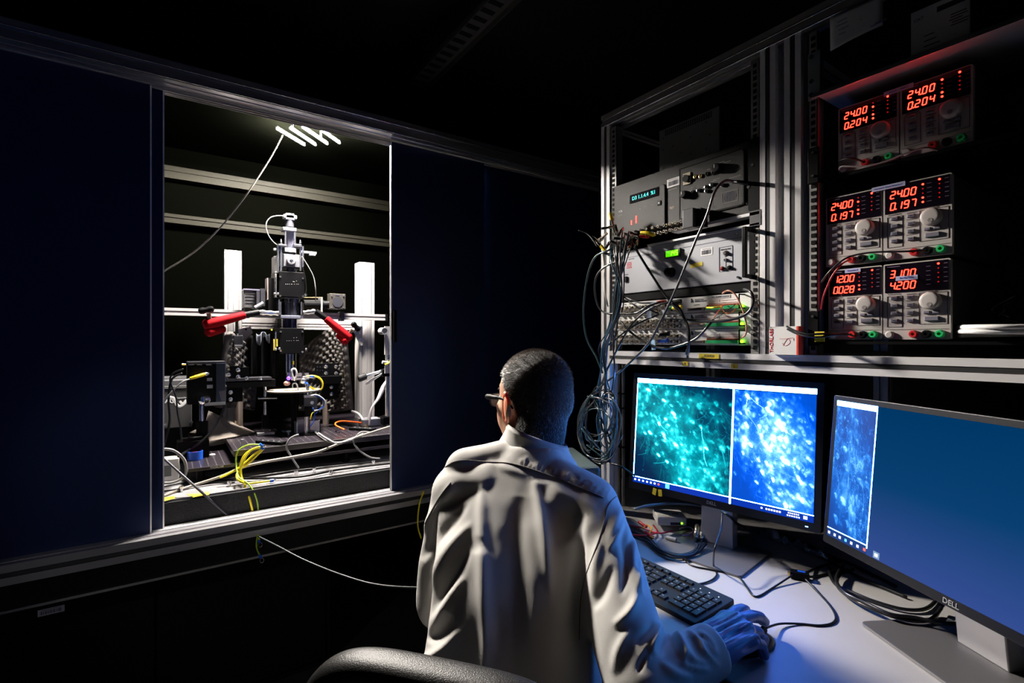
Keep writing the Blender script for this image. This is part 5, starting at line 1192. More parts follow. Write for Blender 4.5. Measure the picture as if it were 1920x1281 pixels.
wire('power_lead', [P(1736, 469, X=1.2), P(1710, 471, X=1.18), P(1680, 472, X=1.175), P(1640, 473, X=1.175), P(1605, 478, X=1.175), P(1580, 488, X=1.17), P(1555, 510, X=1.17), P(1540, 530, X=1.18)], .002, cable, 'black lead sweeping from the right supply of the middle row to the rack rail')
wire('power_lead', [P(1596, 487, X=1.2), P(1580, 494, X=1.175), P(1562, 515, X=1.17), P(1550, 540, X=1.175), P(1543, 560, X=1.18), P(1540, 580, X=1.19)], .0018, mat('red_lead', (.4, .01, .02), .4), 'red lead curving down from the left supply of the middle row')
wire('power_lead', [P(1757, 282, X=1.2), P(1735, 277, X=1.18), P(1700, 287, X=1.175), P(1660, 303, X=1.175), P(1620, 312, X=1.175), P(1580, 312, X=1.18), P(1574, 318, X=1.19)], .0018, cable_g, 'thin lead crossing the dim top row of power supplies')
wire('power_lead', [P(1618, 303, X=1.2), P(1600, 297, X=1.18), P(1585, 298, X=1.18), P(1574, 302, X=1.19)], .002, cable, 'short black lead at the lower left of the dim top row')
# coils at the right end of the bottom shelf
def coil(name, label, c_, rx, ry, turns, r, m, X, squash=1., rnd=.006, cat='cable'):
    mb = MB(); pts = []; rr = random.Random(len(label))
    for i in range(turns * 14):
        a = 2 * math.pi * i / 14; k = 1 + rr.uniform(-.12, .12)
        pts.append(Vector((X + rr.uniform(-rnd, rnd) * .6 , c_[0] + rx * k * math.cos(a), c_[1] + ry * k * math.sin(a))))
    mb.tube(pts, r, sub=4, n=7); o = mb.build(name, m, smooth='all'); return tag(o, label, cat)
pts = []
for i in range(30): a = 2 * math.pi * i / 12; pts.append(Vector((1.26 + .06 * math.sin(a) + .004 * math.sin(i * 1.7), .24 + .07 * math.cos(a), 1.311 + i * .0007)))
tag(MB().tube(pts, .0045, sub=5).build('coiled_cable', white, smooth='all'), 'flat coil of white cable on the bottom shelf right of the power supplies', 'cable')
pts = []
for i in range(40): a = 2 * math.pi * i / 12; pts.append(Vector((1.34 + .012 * math.sin(i), .235 + .035 * math.cos(a) + .01 * math.sin(i * 2.3), 1.362 + .03 * math.sin(a))))
tag(MB().tube(pts, .004, sub=5).build('coiled_cable', cable, smooth='all'), 'standing coil of black cable behind the white one on the bottom shelf', 'cable')

# ---- cable mess left of the rack
def cab(pts, r, m, label, X=1.14, group=None, name='cable'):
    out = []
    for q in pts: out.append(P(q[0], q[1], X=q[2] if len(q) > 2 else X))
    return wire(name, out, r, m, label, group=group)
thk = mat('glossy_black_cable', (.010, .010, .012), .28, spec=.6)
cab([(1177, 440, 1.19), (1200, 480), (1240, 543), (1262, 572), (1285, 600), (1293, 630), (1290, 662, 1.18)], .0034, thk, 'black cable slanting across the grey unit and ending in a metal plug on the beam', 1.15)
t = thing('metal_plug', 'metal cable plug hanging at the upper edge of the shelf beam', 'plug', tuple(P(1289, 668, X=1.175)))
mb = MB(); mb.rev(P(1290, 655, X=1.18), P(1289, 672, X=1.18), [(0, .004), (.003, .006), (.014, .006), (.015, .004), (.024, .004)], 12); mb.build('plug_body', steel, t, smooth='auto')
cab([(1375, 340, 1.17), (1358, 340, 1.15), (1340, 360), (1325, 405), (1305, 450), (1285, 500), (1262, 555), (1240, 600), (1215, 645), (1170, 690), (1130, 722), (1100, 750), (1087, 775), (1084, 800), (1090, 830), (1105, 850)], .0034, mat('slate_glossy', (.045, .045, .05), .28, spec=.7), 'long grey-black cable running from the black processor down across the rack to the coil', 1.13)
cab([(1375, 341, 1.19), (1390, 342, 1.175), (1402, 344, 1.18)], .005, cable, 'short thick black plug lead at the right end of the black processor', 1.18)
cab([(1262, 566, 1.15), (1235, 572), (1205, 588), (1180, 615), (1160, 650), (1140, 690), (1128, 720)], .003, thk, 'black cable arching from the crossing point down to the left over the socket panels', 1.14)
cab([(1260, 568, 1.14), (1275, 580), (1288, 610), (1292, 640), (1287, 664, 1.17)], .004, thk, 'thick black cable curving down to the beam over the middle of the socket panels', 1.15)
cab([(1163, 602, 1.16), (1185, 625), (1215, 645), (1245, 653), (1275, 648), (1305, 635), (1325, 615), (1337, 600, 1.17)], .0034, thk, 'black cable sagging below the bottom socket panel and rising to the right', 1.15)
cab([(1245, 598, 1.18), (1270, 597), (1300, 601), (1340, 603), (1380, 597), (1404, 585), (1413, 565), (1408, 548), (1395, 543, 1.18)], .0038, thk, 'thick black cable looping over the right half of the socket panels', 1.16)
cab([(1355, 550, 1.18), (1365, 545), (1378, 552), (1390, 575), (1398, 600), (1399, 625), (1390, 634, 1.19)], .0022, mat('pink_cable', (.55, .25, .18), .4), 'pink cable arching at the right end of the socket panels', 1.165)
for (a, b_, m_, l_) in (((1337, 600), (1378, 572), cable, 'thin black wire branching to the green terminal of the top panel'), ((1338, 597), (1358, 571), mat('thin_red_wire', (.6, .06, .03), .4), 'thin red wire branching to the green terminal of the top panel')):
    cab([(a[0], a[1], 1.17), ((a[0] + b_[0]) / 2 - 2, (a[1] + b_[1]) / 2 + 2, 1.16), (b_[0], b_[1], 1.195)], .0011, m_, l_)
cab([(1352, 573, 1.19), (1358, 585, 1.17), (1368, 588, 1.17), (1378, 581, 1.18), (1381, 571, 1.195)], .0011, mat('thin_orange_wire', (.7, .18, .03), .4), 'thin orange wire hanging in a loop below the top green terminal')
cab([(1325, 577, 1.19), (1338, 577, 1.175), (1352, 575, 1.19)], .0022, cable_y, 'short yellow wire left of the top green terminal')
cab([(1238, 566, 1.18), (1215, 575), (1190, 588), (1165, 588), (1140, 588), (1125, 580), (1117, 560), (1115, 535), (1120, 515), (1135, 500), (1158, 490)], .003, thk, 'black cable making a wide loop out to the left of the rack', 1.12)
cab([(1168, 452, 1.17), (1140, 470), (1118, 480), (1105, 505), (1097, 545), (1094, 590), (1100, 635), (1118, 670), (1130, 700)], .003, mat('teal_lit_cable', (.02, .05, .06), .25, spec=.8), 'outermost dark cable hanging at the far left of the rack', 1.12)
cab([(1170, 560, 1.17), (1195, 575), (1215, 580), (1235, 588, 1.19)], .0026, cable, 'short black cable over the left end of the top socket panel', 1.16)
cab([(1160, 548, 1.17), (1178, 560), (1200, 568), (1222, 568, 1.18)], .0024, cable_g, 'thin pale cable over the left end of the top socket panel', 1.16)
cab([(1235, 590, 1.18), (1200, 605), (1175, 620), (1150, 640), (1130, 655, 1.12)], .0028, thk, 'black cable slanting down left over the middle socket panel', 1.15)
cab([(1130, 470), (1134, 510, 1.13), (1134, 545, 1.13), (1140, 575, 1.14)], .0022, mat('white_coax', (.6, .55, .5), .4), 'pale coax cable hanging straight down from the yellow-sleeved plug', 1.12)
cab([(1085, 432, 1.10), (1100, 438), (1112, 450), (1119, 462)], .0024, cable, 'dark cable reaching the yellow-sleeved plug from the left', 1.11)
# bundle of look-alike cables
rb = random.Random(3)
pal = [thk, thk, mat('blue_lit_cable', (.02, .07, .12), .22, spec=.9), mat('slate_glossy', (0, 0, 0)), mat('teal_lit_cable', (0, 0, 0))]  # blue and teal bases stand in for blue light on black cables
for i in range(13):
    x0 = 1160 + rb.uniform(-10, 26); x1 = 1152 + rb.uniform(-14, 12); x2 = 1140 + rb.uniform(-20, 12); x3 = 1128 + rb.uniform(-16, 20)
    pts = [(x0, 440 + rb.uniform(-8, 14), 1.17), (x0 - 6 + rb.uniform(-5, 5), 480 + rb.uniform(-8, 8)), (x1 + 6, 540), (x1, 590), (x2, 650), ((x2 + x3) / 2 + rb.uniform(-6, 6), 700), (x3, 750 + rb.uniform(-20, 20))]
    cab(pts, rb.uniform(.0018, .0027), pal[i % 5], 'glossy black cable in the vertical bundle left of the rack', 1.12 + rb.uniform(-.02, .03), 'vertical cable bundle at the left rack post')
for i in range(9):
    cx, cz, rx, rz = [(1112, 785, 24, 46), (1118, 780, 30, 40), (1108, 795, 18, 50), (1140, 775, 16, 42), (1143, 780, 12, 50), (1138, 790, 18, 55), (1125, 805, 40, 60), (1118, 815, 34, 52), (1128, 790, 30, 62)][i]
    pts = []; a0 = rb.uniform(0, 6)
    for k in range(20): a = a0 + 2 * math.pi * k / 11; pts.append((cx + rx * math.cos(a) * rb.uniform(.82, 1.12), cz + rz * math.sin(a) * rb.uniform(.85, 1.1), 1.10 + rb.uniform(-.01, .02)))
    pts.append((1142 + rb.uniform(-3, 3), 866, 1.11))
    cab(pts, .0019, pal[(i + 2) % 5], 'loop of dark cable in the tangle hanging below the rack corner', 1.1, 'tangle of cable loops below the rack corner')
cab([(1110, 745), (1130, 790), (1145, 830), (1142, 865), (1165, 875), (1190, 892, 1.15)], .003, thk, 'black cable leaving the tangle towards the first monitor', 1.11)
# plugs in the cluster
def plug(px, py, qx, qy, label, sleeve=None, X=1.15, X2=None):
    p = P(px, py, X=X); q = P(qx, qy, X=X2 or X + .02); L = (q - p).length; t = thing('coax_plug', label, 'plug', tuple(p), group=None)
    MB().rev(p, q, [(0, .0045), (L * .5, .0045), (L * .52, .007), (L * .85, .007), (L * .88, .0055), (L, .0055)], 12).build('plug_body', steelb, t, smooth='auto')
    if sleeve: a = p + (p - q).normalized() * .022; MB().rev(a, p + (q - p) * .05, [(0, .003), (.006, .005), (.023, .006)], 12).build('sleeve', sleeve, t, smooth='auto')
    return t
plug(1147, 411, 1155, 440, 'coax plug pointing up with a yellow-white sleeve at the top left of the cluster', yellow)
plug(1138, 438, 1120, 455, 'coax plug leaning left in the cable cluster', None)
plug(1127, 462, 1110, 445, 'coax plug with a yellow sleeve hanging free at the left of the cluster', yellow, 1.12, 1.12)
for i, (x, y) in enumerate(((1152, 425), (1160, 446), (1168, 428), (1176, 450), (1145, 452), (1186, 441), (1166, 460), (1182, 462), (1196, 452), (1157, 470), (1150, 480))):
    p = P(x, y, X=1.16); t = thing('coax_plug', 'metal coax plug in the dense cluster at the lower left of the black processor', 'plug', tuple(p), group='coax plugs in the dense cluster')
    a = rb.uniform(-1, 1); q = p + Vector((-.02, .012 * math.cos(a * 3), .02 * a)); L = (q - p).length
    MB().rev(p, q, [(0, .004), (L * .5, .0052), (L * .7, .0052), (L, .0035)], 12).build('plug_body', steelb, t, smooth='auto'); MB().cyl(q, q + (q - p).normalized() * .02, .004, n=10).build('boot', cable, t, smooth='auto')
mb = MB(); a = P(1202, 437, X=1.17); b = P(1226, 441, X=1.18); mb.tube([a, (a + b) / 2 + Vector((-.004, 0, .003)), b], .0055, n=10); tag(mb.build('yellow_sleeve', yellow, smooth='auto'), 'yellow plug sleeve among the sockets of the black processor', 'sleeve')
mb = MB(); a = P(1200, 443, X=1.175); b = P(1216, 445, X=1.18); mb.tube([a, b], .004, n=10); tag(mb.build('red_sleeve', redp, smooth='auto'), 'red plug sleeve below the yellow one at the black processor', 'sleeve')
for (px, py, dx, dz, m_, lab) in ((1217, 590, .016, .020, mat('pale_blue_paper', (.35, .42, .55), .7), 'pale blue tag on a cable over the middle socket panel, upper one'), (1225, 647, .014, .028, mat('sky_blue_paper', (.25, .42, .60), .7), 'sky blue tag hanging over the bottom socket panel'), (1247, 583, .018, .010, mat('pale_blue_paper', (0, 0, 0)), 'pale blue tag near the centre of the top socket panel'), (1223, 570, .02, .01, mat('pale_blue_paper', (0, 0, 0)), 'pale blue tag at the left of the top socket panel')):
    p = P(px, py, X=1.155); tag(MB(frame(p, (0, -1, .1), (0, 0, 1))).box((0, 0, 0), (dx, dz, .0008)).build('cable_tag', m_), lab, 'tag')
for (px, py, m_, lab) in ((1239, 567, redp, 'dark red plug boot over the top socket panel'), (1258, 577, green, 'green plug boot over the top socket panel'), (1269, 577, yellow, 'yellow plug boot over the top socket panel'), (1243, 639, blue, 'blue plug boot at the bottom socket panel'), (1246, 627, black, 'long black plug boot at the bottom socket panel'), (1268, 566, black, 'long black plug boot at the top socket panel')):
    a = P(px - 9, py + 1, X=1.178); b = P(px + 9, py - 1, X=1.182); tag(MB().rev(a, b, [(0, .003), (.004, .0055), ((b - a).length, .006)], 12).build('plug_boot', m_, smooth='auto'), lab, 'plug')
# ================================================================ desk and monitors
DZ = .735
t = thing('desk', 'grey-white desk top with keyboard and two monitors, lit by the lamp', 'desk', (1.25, .4, 0))
deskm = mat('light_grey_laminate', (.40, .385, .375), .42, bump=(250, .06), var=.04, vscale=20)
MB().span((.772, -.7, DZ - .028), (1.75, 1.46, DZ)).build('desk_top', deskm, t, bevel=.003)
MB().span((.770, -.7, DZ - .026), (.7722, 1.46, DZ - .003)).build('edge_band', rubber, t)
for (x, y) in ((.84, 1.38), (1.68, 1.38), (.84, -.6), (1.68, -.6)): MB().span((x - .025, y - .025, 0), (x + .025, y + .025, DZ - .028)).build('leg', alu_dark, t)

def neuro(w_, h_, seed, cells, lines, haze, ctrst, base, big=1.):
    """a microscope picture of nerve cells, drawn with numbers"""
    r = np.random.default_rng(seed); yy, xx = np.mgrid[0:h_, 0:w_].astype(np.float32); xx /= w_; yy /= h_; img = np.zeros((h_, w_), np.float32)
    asp = h_ / w_
    def blob(cx, cy, s1, s2, ang, a, ring=0.):
        nonlocal img
        x0 = max(int((cx - 3.2 * s1) * w_), 0); x1 = min(int((cx + 3.2 * s1) * w_) + 1, w_); y0 = max(int((cy - 3.2 * s1 / asp) * h_), 0); y1 = min(int((cy + 3.2 * s1 / asp) * h_) + 1, h_)
        if x1 <= x0 or y1 <= y0: return
        dx = xx[y0:y1, x0:x1] - cx; dy = (yy[y0:y1, x0:x1] - cy) * asp; c_, s_ = math.cos(ang), math.sin(ang)
        u = (dx * c_ + dy * s_) / s1; v = (-dx * s_ + dy * c_) / s2; q = u * u + v * v
        g = np.exp(-q * q * .5 if ring >= 0 else -q * .7)
        if ring > 0: g = g * (1 - ring * np.exp(-q * 5))
        img[y0:y1, x0:x1] += a * g
    def line(pts, a, wd):
        for (p, q) in zip(pts[:-1], pts[1:]):
            L = math.hypot(q[0] - p[0], (q[1] - p[1]) * asp); n = max(int(L * w_ * 1.6), 2)
            for k in range(n):
                f = k / n; cx = (p[0] + (q[0] - p[0]) * f) * w_; cy = (p[1] + (q[1] - p[1]) * f) * h_; ix, iy = int(cx), int(cy)
                for ox in (0, 1):
                    for oy in (0, 1):
                        jx, jy = ix + ox, iy + oy
                        if 0 <= jx < w_ and 0 <= jy < h_: img[jy, jx] = max(img[jy, jx], img[jy, jx] * .3 + a * max(0, 1 - abs(cx - jx)) * max(0, 1 - abs(cy - jy)) ** .6)
    for (cx, cy, s, a) in haze: blob(cx, cy, s, s * .8, .5, a, -1)
    def cloud(n, sd):
        g = np.random.default_rng(sd).uniform(0, 1, (n + 2, n + 2)); fy, fx = yy * n, xx * n; iy, ix = fy.astype(int), fx.astype(int); ty, tx = fy - iy, fx - ix; ty = ty * ty * (3 - 2 * ty); tx = tx * tx * (3 - 2 * tx)
        return (g[iy, ix] * (1 - tx) + g[iy, ix + 1] * tx) * (1 - ty) + (g[iy + 1, ix] * (1 - tx) + g[iy + 1, ix + 1] * tx) * ty
    dm = np.clip(1. - .95 * np.clip((xx - yy) * 1.5 - .35, 0, 1) - 1. * np.clip((yy - xx) * 2.4 - .75, 0, 1), .03, 1)
    img += dm * (.03 + .62 * (cloud(7, seed) * .5 + cloud(15, seed + 1) * .3 + cloud(34, seed + 2) * .25) ** 2.9)
    def dens(cx, cy): return float(dm[min(int(cy * h_), h_ - 1), min(int(cx * w_), w_ - 1)])
    for _ in range(460):
        cx, cy = r.uniform(0, 1), r.uniform(0, 1)
        if r.uniform() < dens(cx, cy) ** 1.3:
            an = r.uniform(.5, 1.7); sz = r.uniform(.008, .026) * big; am = r.uniform(.05, .28)
            for q in range(3): blob(cx + r.normal(0, sz * .5), cy + r.normal(0, sz * .5), sz * r.uniform(.6, 1.1), sz * r.uniform(.3, .6), an + r.normal(0, .4), am * .6, -1 if r.uniform() < .6 else r.uniform(0, .6))
    for _ in range(620):
        cx = r.uniform(0, 1); cy = r.uniform(0, 1)
        if r.uniform() > dens(cx, cy) ** 1.5: continue
        x, y = cx, cy; a = r.normal(1.15, .45); pts = [(x, y)]
        for k in range(r.integers(6, 16)): a += r.normal(0, .16); x += .012 * math.cos(a); y += .012 * math.sin(a) / asp; pts.append((x, y))
        line(pts, r.uniform(.14, .36), 1)
    sp0 = r.uniform(0, 1, (h_, w_)); img += (sp0 > .997) * dm * .35
    img *= (1 + .10 * r.standard_normal((h_, w_)).astype(np.float32))
    for (pts, a) in lines:
        sp = smooth_path([(p[0], p[1], 0) for p in pts], 5); line([(p[0], p[1]) for p in sp], a, 1); line([(p[0] + .004, p[1]) for p in sp], a * .7, 1)
    for (cx, cy, s, a) in cells: an = r.uniform(.6, 1.4); blob(cx, cy, s * .95, s * .55, an, a * .62, .6 if a < .6 and r.uniform() < .6 else 0); blob(cx + s * .5 * math.cos(an), cy + s * .5 * math.sin(an), s * .6, s * .32, an + r.normal(0, .5), a * .45); blob(cx - s * .5, cy - s * .2, s * .5, s * .3, an - .8, a * .4); blob(cx, cy, s * 1.7, s * 1.3, .8, a * .10, -1)
    return np.clip(base + img * ctrst, 0, 1.25)
def inv_quad(c, p):
    """place of p inside the quadrilateral c (TL, TR, BR, BL), 0..1"""
    s_, v = .5, .5
    for _ in range(20):
        x = (1 - v) * ((1 - s_) * c[0][0] + s_ * c[1][0]) + v * ((1 - s_) * c[3][0] + s_ * c[2][0]); y = (1 - v) * ((1 - s_) * c[0][1] + s_ * c[1][1]) + v * ((1 - s_) * c[3][1] + s_ * c[2][1])
        s_ += (p[0] - x) / (c[1][0] - c[0][0]); v += (p[1] - y) / (c[3][1] - c[0][1])
    return s_, v
QL = ((155, 108), (847, 160), (800, 965), (108, 805)); QR = ((857, 165), (1503, 207), (1450, 1128), (812, 968))
cl = [(237, 165, .026, .9), (360, 245, .024, .8), (415, 285, .022, .5), (430, 345, .03, 1.1), (445, 378, .018, .5), (320, 420, .024, 1.), (370, 385, .02, .5), (390, 430, .018, .45), (565, 410, .026, .5), (625, 445, .024, .5), (205, 490, .022, .6), (245, 485, .026, .9), (350, 495, .03, .5), (360, 525, .024, .6), (295, 575, .02, .4), (440, 575, .03, .6), (450, 592, .03, .5), (515, 585, .02, .35), (520, 630, .022, .3), (310, 655, .024, .9), (660, 608, .022, .6), (700, 558, .024, .35), (765, 605, .03, .5), (805, 600, .022, .4), (735, 272, .03, .4), (705, 345, .026, .4), (220, 340, .024, .5), (190, 275, .02, .45), (615, 300, .03, .3), (540, 290, .02, .3), (485, 280, .02, .3), (375, 705, .024, .8), (415, 725, .02, .4), (485, 680, .024, .35), (625, 715, .026, .4), (530, 760, .02, .5), (490, 740, .022, .35), (645, 770, .026, .4), (700, 830, .028, .5), (720, 880, .03, .3), (470, 840, .026, .6), (520, 870, .026, .6), (435, 870, .024, .5), (640, 840, .02, .3), (270, 400, .018, .3), (455, 440, .016, .35), (460, 180, .02, .4), (345, 640, .018, .3), (600, 920, .03, .4), (560, 900, .03, .35)]
LL = [([(237, 165), (228, 200), (226, 260)], .8), ([(237, 165), (290, 200), (335, 240)], .5), ([(280, 330), (330, 290), (360, 260)], .4), ([(285, 365), (318, 415), (350, 455), (378, 478)], .9), ([(445, 375), (447, 430), (443, 490), (465, 540), (500, 590), (530, 640)], .7), ([(628, 450), (632, 520), (642, 570), (640, 640), (645, 690), (660, 740)], .9), ([(645, 690), (600, 700), (575, 690)], .5), ([(760, 620), (772, 680), (782, 745)], .6), ([(690, 690), (685, 740), (678, 775)], .5), ([(270, 715), (320, 715), (375, 705)], .6), ([(430, 345), (400, 300), (360, 250)], .5), ([(430, 345), (460, 380), (480, 395)], .5), ([(310, 655), (270, 610), (250, 600)], .4)]
crr = [(967, 215, .034, 1.2), (1045, 260, .026, .5), (1130, 315, .036, .9), (1145, 270, .034, .6), (1165, 345, .034, .7), (1220, 415, .034, 1.1), (1238, 458, .034, 1.2), (1270, 485, .02, .6), (1060, 445, .026, .9), (950, 425, .03, .8), (962, 442, .026, .7), (1172, 525, .028, 1.1), (1220, 548, .026, .6), (1265, 550, .028, .7), (985, 583, .032, 1.), (930, 590, .028, .5), (935, 530, .03, .5), (1110, 590, .036, .9), (1140, 620, .03, .5), (1048, 700, .026, .6), (1075, 790, .026, 1.1), (1160, 850, .028, .8), (1240, 700, .034, .7), (1275, 720, .034, .7), (1350, 840, .03, .7), (1365, 872, .026, .8), (1350, 760, .028, .4), (1430, 570, .028, .5), (1430, 700, .032, .4), (1400, 500, .034, .3), (1325, 490, .03, .35), (1310, 330, .034, .3), (1300, 370, .026, .4), (1260, 240, .026, .3), (1200, 240, .024, .3), (1380, 400, .036, .3), (1465, 380, .034, .35), (905, 240, .02, .3), (905, 340, .024, .5), (1250, 1047, .03, 1.1), (1140, 920, .036, .4), (1030, 865, .03, .5), (1190, 1000, .036, .4), (1300, 980, .034, .4), (1370, 1010, .034, .45), (1075, 512, .028, .5), (860, 470, .024, .4), (850, 790, .026, .4), (920, 640, .026, .4), (1250, 600, .026, .5), (1440, 900, .03, .4), (1400, 820, .024, .35), (1110, 720, .03, .35)]
LR = [([(967, 215), (958, 260), (950, 320), (958, 360)], 1.), ([(990, 225), (1040, 270), (1100, 310)], .8), ([(1115, 350), (1090, 375), (1060, 385)], .7), ([(975, 370), (1030, 440), (1060, 500), (1100, 560)], .7), ([(1238, 480), (1270, 490), (1310, 520)], .8), ([(1172, 540), (1180, 600), (1170, 660)], .6), ([(1220, 460), (1218, 520), (1240, 580)], .5), ([(1340, 590), (1380, 640), (1430, 690)], .6), ([(1240, 800), (1300, 830), (1350, 850)], .6), ([(1000, 640), (1080, 650), (1180, 640)], .4), ([(1330, 690), (1380, 740), (1400, 780)], .6)]
conv = lambda lst, Q: [(*inv_quad(Q, (c[0], c[1])), c[2], c[3]) for c in lst]
convL = lambda lst, Q: [([inv_quad(Q, p) for p in pts], a) for pts, a in lst]
imL = neuro(300, 350, 5, conv(cl, QL), convL(LL, QL), [(.28, .35, .22, .14), (.45, .55, .28, .14), (.6, .88, .2, .18), (.35, .1, .15, .12), (.7, .6, .16, .06)], .88, .0)
imR = neuro(270, 388, 9, conv(crr, QR), convL(LR, QR), [(.45, .45, .3, .22), (.6, .6, .3, .15), (.7, .95, .22, .28), (.5, .25, .22, .1), (.85, .4, .2, .08)], .92, .03, 1.5)
im2 = neuro(130, 380, 14, [(.3, .33, .06, .5), (.55, .1, .05, .2), (.12, .4, .05, .4), (.6, .25, .05, .3), (.75, .55, .09, .35), (.35, .47, .07, .3), (.15, .72, .05, .5), (.35, .74, .08, .6), (.2, .9, .08, .5), (.65, .82, .08, .3), (.9, .35, .06, .25), (.9, .55, .06, .3), (.5, .9, .06, .3), (.7, .93, .06, .3), (.3, .17, .04, .2)], [([(.8, .58), (.86, .7), (.84, .8)], .4), ([(.1, .5), (.2, .62), (.15, .7)], .4)], [(.3, .7, .4, .12), (.6, .4, .4, .06)], .9, .02)
def picture(im, ramp, x0, y0, x1, y1, z, parent, name, strength):
    h_, w_ = im.shape; mb = MB(parent); M = mb.M
    gx, gy = np.meshgrid(np.linspace(x0, x1, w_), np.linspace(y1, y0, h_)); n = w_ * h_
    me = bpy.data.meshes.new(name); vs = np.stack([gx.ravel(), gy.ravel(), np.full(n, z)], 1)
    me.vertices.add(n); me.vertices.foreach_set('co', vs.ravel().astype(np.float32))
    i = np.arange((h_ - 1) * (w_ - 1)); r_, c_ = i // (w_ - 1), i % (w_ - 1); a = r_ * w_ + c_
    f = np.stack([a + w_, a + w_ + 1, a + 1, a], 1).ravel(); me.loops.add(len(f)); me.polygons.add(len(i)); me.loops.foreach_set('vertex_index', f); me.polygons.foreach_set('loop_start', np.arange(0, len(f), 4)); me.update(calc_edges=True)
    xs = [k[0] for k in ramp]; col = np.stack([np.interp(im.ravel(), xs, [k[1][c2] for k in ramp]) for c2 in range(3)] + [np.ones(n)], 1)
    at = me.color_attributes.new('picture', 'FLOAT_COLOR', 'POINT'); at.data.foreach_set('color', col.ravel().astype(np.float32))
    m = bpy.data.materials.new(name + '_screen'); m.use_nodes = True; nt = m.node_tree; b = nt.nodes['Principled BSDF']; b.inputs['Base Color'].default_value = (0, 0, 0, 1); b.inputs['Roughness'].default_value = .5; b.inputs['Specular IOR Level'].default_value = .2
    an = nt.nodes.new('ShaderNodeAttribute'); an.attribute_name = 'picture'; nt.links.new(an.outputs['Color'], b.inputs['Emission Color']); b.inputs['Emission Strength'].default_value = strength
    me.materials.append(m); o = bpy.data.objects.new(name, me); C.objects.link(o); o.parent = parent; W[o.name] = M.copy(); return o
MS = 2.3
teal = [(0, (.0, .006, .03)), (.10, (.0, .04, .075)), (.3, (.0, .20, .25)), (.5, (.01, .42, .45)), (.7, (.08, 1.3, 2.4)), (.9, (.6, 3.0, 8.)), (1.2, (1.3, 6., 16.))]
blu = [(0, (.0, .030, .24)), (.14, (.0, .055, .42)), (.30, (.01, .12, .9)), (.48, (.08, .30, 2.6)), (.68, (.25, .60, 5.)), (.9, (1.0, 2.6, 10.)), (1.2, (1.6, 6., 24.))]
blu2 = [(0, (.0, .02, .13)), (.15, (.0, .05, .26)), (.3, (.01, .12, .42)), (.55, (.10, .33, .55)), (1., (.4, .85, .7))]
def emis(name, c, s=MS): return mat(name, (.0, .0, .0), .3, emit=c, strength=s)
ui_white = emis('screen_white', (.10, .32, 1.0), 22 * MS); ui_bar = emis('screen_bar', (.004, .02, .10)); ui_blue = emis('screen_blue', (.0, .015, .20)); ui_icon = emis('screen_icon', (.7, .75, .8)); ui_red = emis('screen_red', (.9, .1, .05)); ui_lblue = emis('screen_light_blue', (.1, .45, .9))
def monitor(label, M, sw, sh, bez, base_at, neck_at, ang_base):
    """M: frame of the screen centre, x right, y up, z out of the glass"""
    t = thing('monitor', label, 'monitor', M=M); inv = M.inverted()
    bw, bh = sw + 2 * bez, sh + 2 * bez + .006
    MB(t).rrect(0, -.003, bw, bh, .004, -.022, 0).build('bezel', mat('monitor_black', (.007, .007, .009), .35, spec=.4), t, bevel=.001)
    MB(t).box((0, -.003, -.035), (bw * .6, bh * .6, .03)).build('back_cover', black, t, bevel=.006)
    return t
ui_desk2 = bpy.data.materials.new('dark_blue_desktop'); ui_desk2.use_nodes = True
nt = ui_desk2.node_tree; b = nt.nodes['Principled BSDF']; b.inputs['Base Color'].default_value = (0, 0, 0, 1); b.inputs['Roughness'].default_value = .6; b.inputs['Specular IOR Level'].default_value = .0
tc = nt.nodes.new('ShaderNodeTexCoord'); sp = nt.nodes.new('ShaderNodeSeparateXYZ'); mr = nt.nodes.new('ShaderNodeMapRange'); cr = nt.nodes.new('ShaderNodeValToRGB')
nt.links.new(tc.outputs['Generated'], sp.inputs[0]); nt.links.new(sp.outputs['Y'], cr.inputs['Fac'])
cr.color_ramp.elements[0].color = (.035, .075, .29, 1); cr.color_ramp.elements[1].color = (.0, .038, .13, 1); e = cr.color_ramp.elements.new(.5); e.color = (.003, .05, .165, 1)
nt.links.new(cr.outputs['Color'], b.inputs['Emission Color']); b.inputs['Emission Strength'].default_value = 1.

# monitor one: left edge and right edge of the screen measured in the room
def mon_frame(uL, dL, uR, dR, zc, tilt):
    L_ = CV(uL, dL, zc); R_ = CV(uR, dR, zc); r = (R_ - L_).normalized(); n = r.cross(Vector((0, 0, 1))).normalized()
    up = (Vector((0, 0, 1)) - n * math.tan(tilt)); return frame((L_ + R_) / 2, r, up), (R_ - L_).length
M1, W1 = mon_frame(.3905, 1.592, .7395, 1.227, -.278, math.radians(5))
t = m1 = monitor('black monitor on the left showing two panes of glowing nerve cells', M1, W1, .324, .016, None, None, None)
S = W1 / 2; Hs = .162; zs = .0006; divx = -S + W1 * .600
picture(imL, teal, -S + .0025, -Hs + .0185, divx - .0025, Hs - .0135, zs, t, 'teal_pane', MS)
picture(imR, blu, divx + .0025, -Hs + .0185, S - .0005, Hs - .0155, zs, t, 'blue_pane', MS)
mb = MB(t); mb.box((0, Hs - .0065, zs), (W1, .0135, .0004)); mb.box((divx, 0, zs), (.005, .324, .0003)); mb.box((-S + .0012, 0, zs), (.0025, .290, .0003)); mb.box((0, -Hs + .0175, zs), (W1, .0022, .0003)); mb.build('window_frames', ui_white, t)
mb = MB(t); mb.box((0, -Hs + .0082, zs - .0001), (W1, .0164, .0003)); mb.build('task_bar', ui_blue, t)
for i, x in enumerate((.008, .022, .036, .050, .063, .076, .089)):
    MB(t).box((-S + x, -Hs + .0085, zs + .0003), (.006, .0055, .0004)).build('task_icon', ui_red if i == 6 else ui_icon, t)
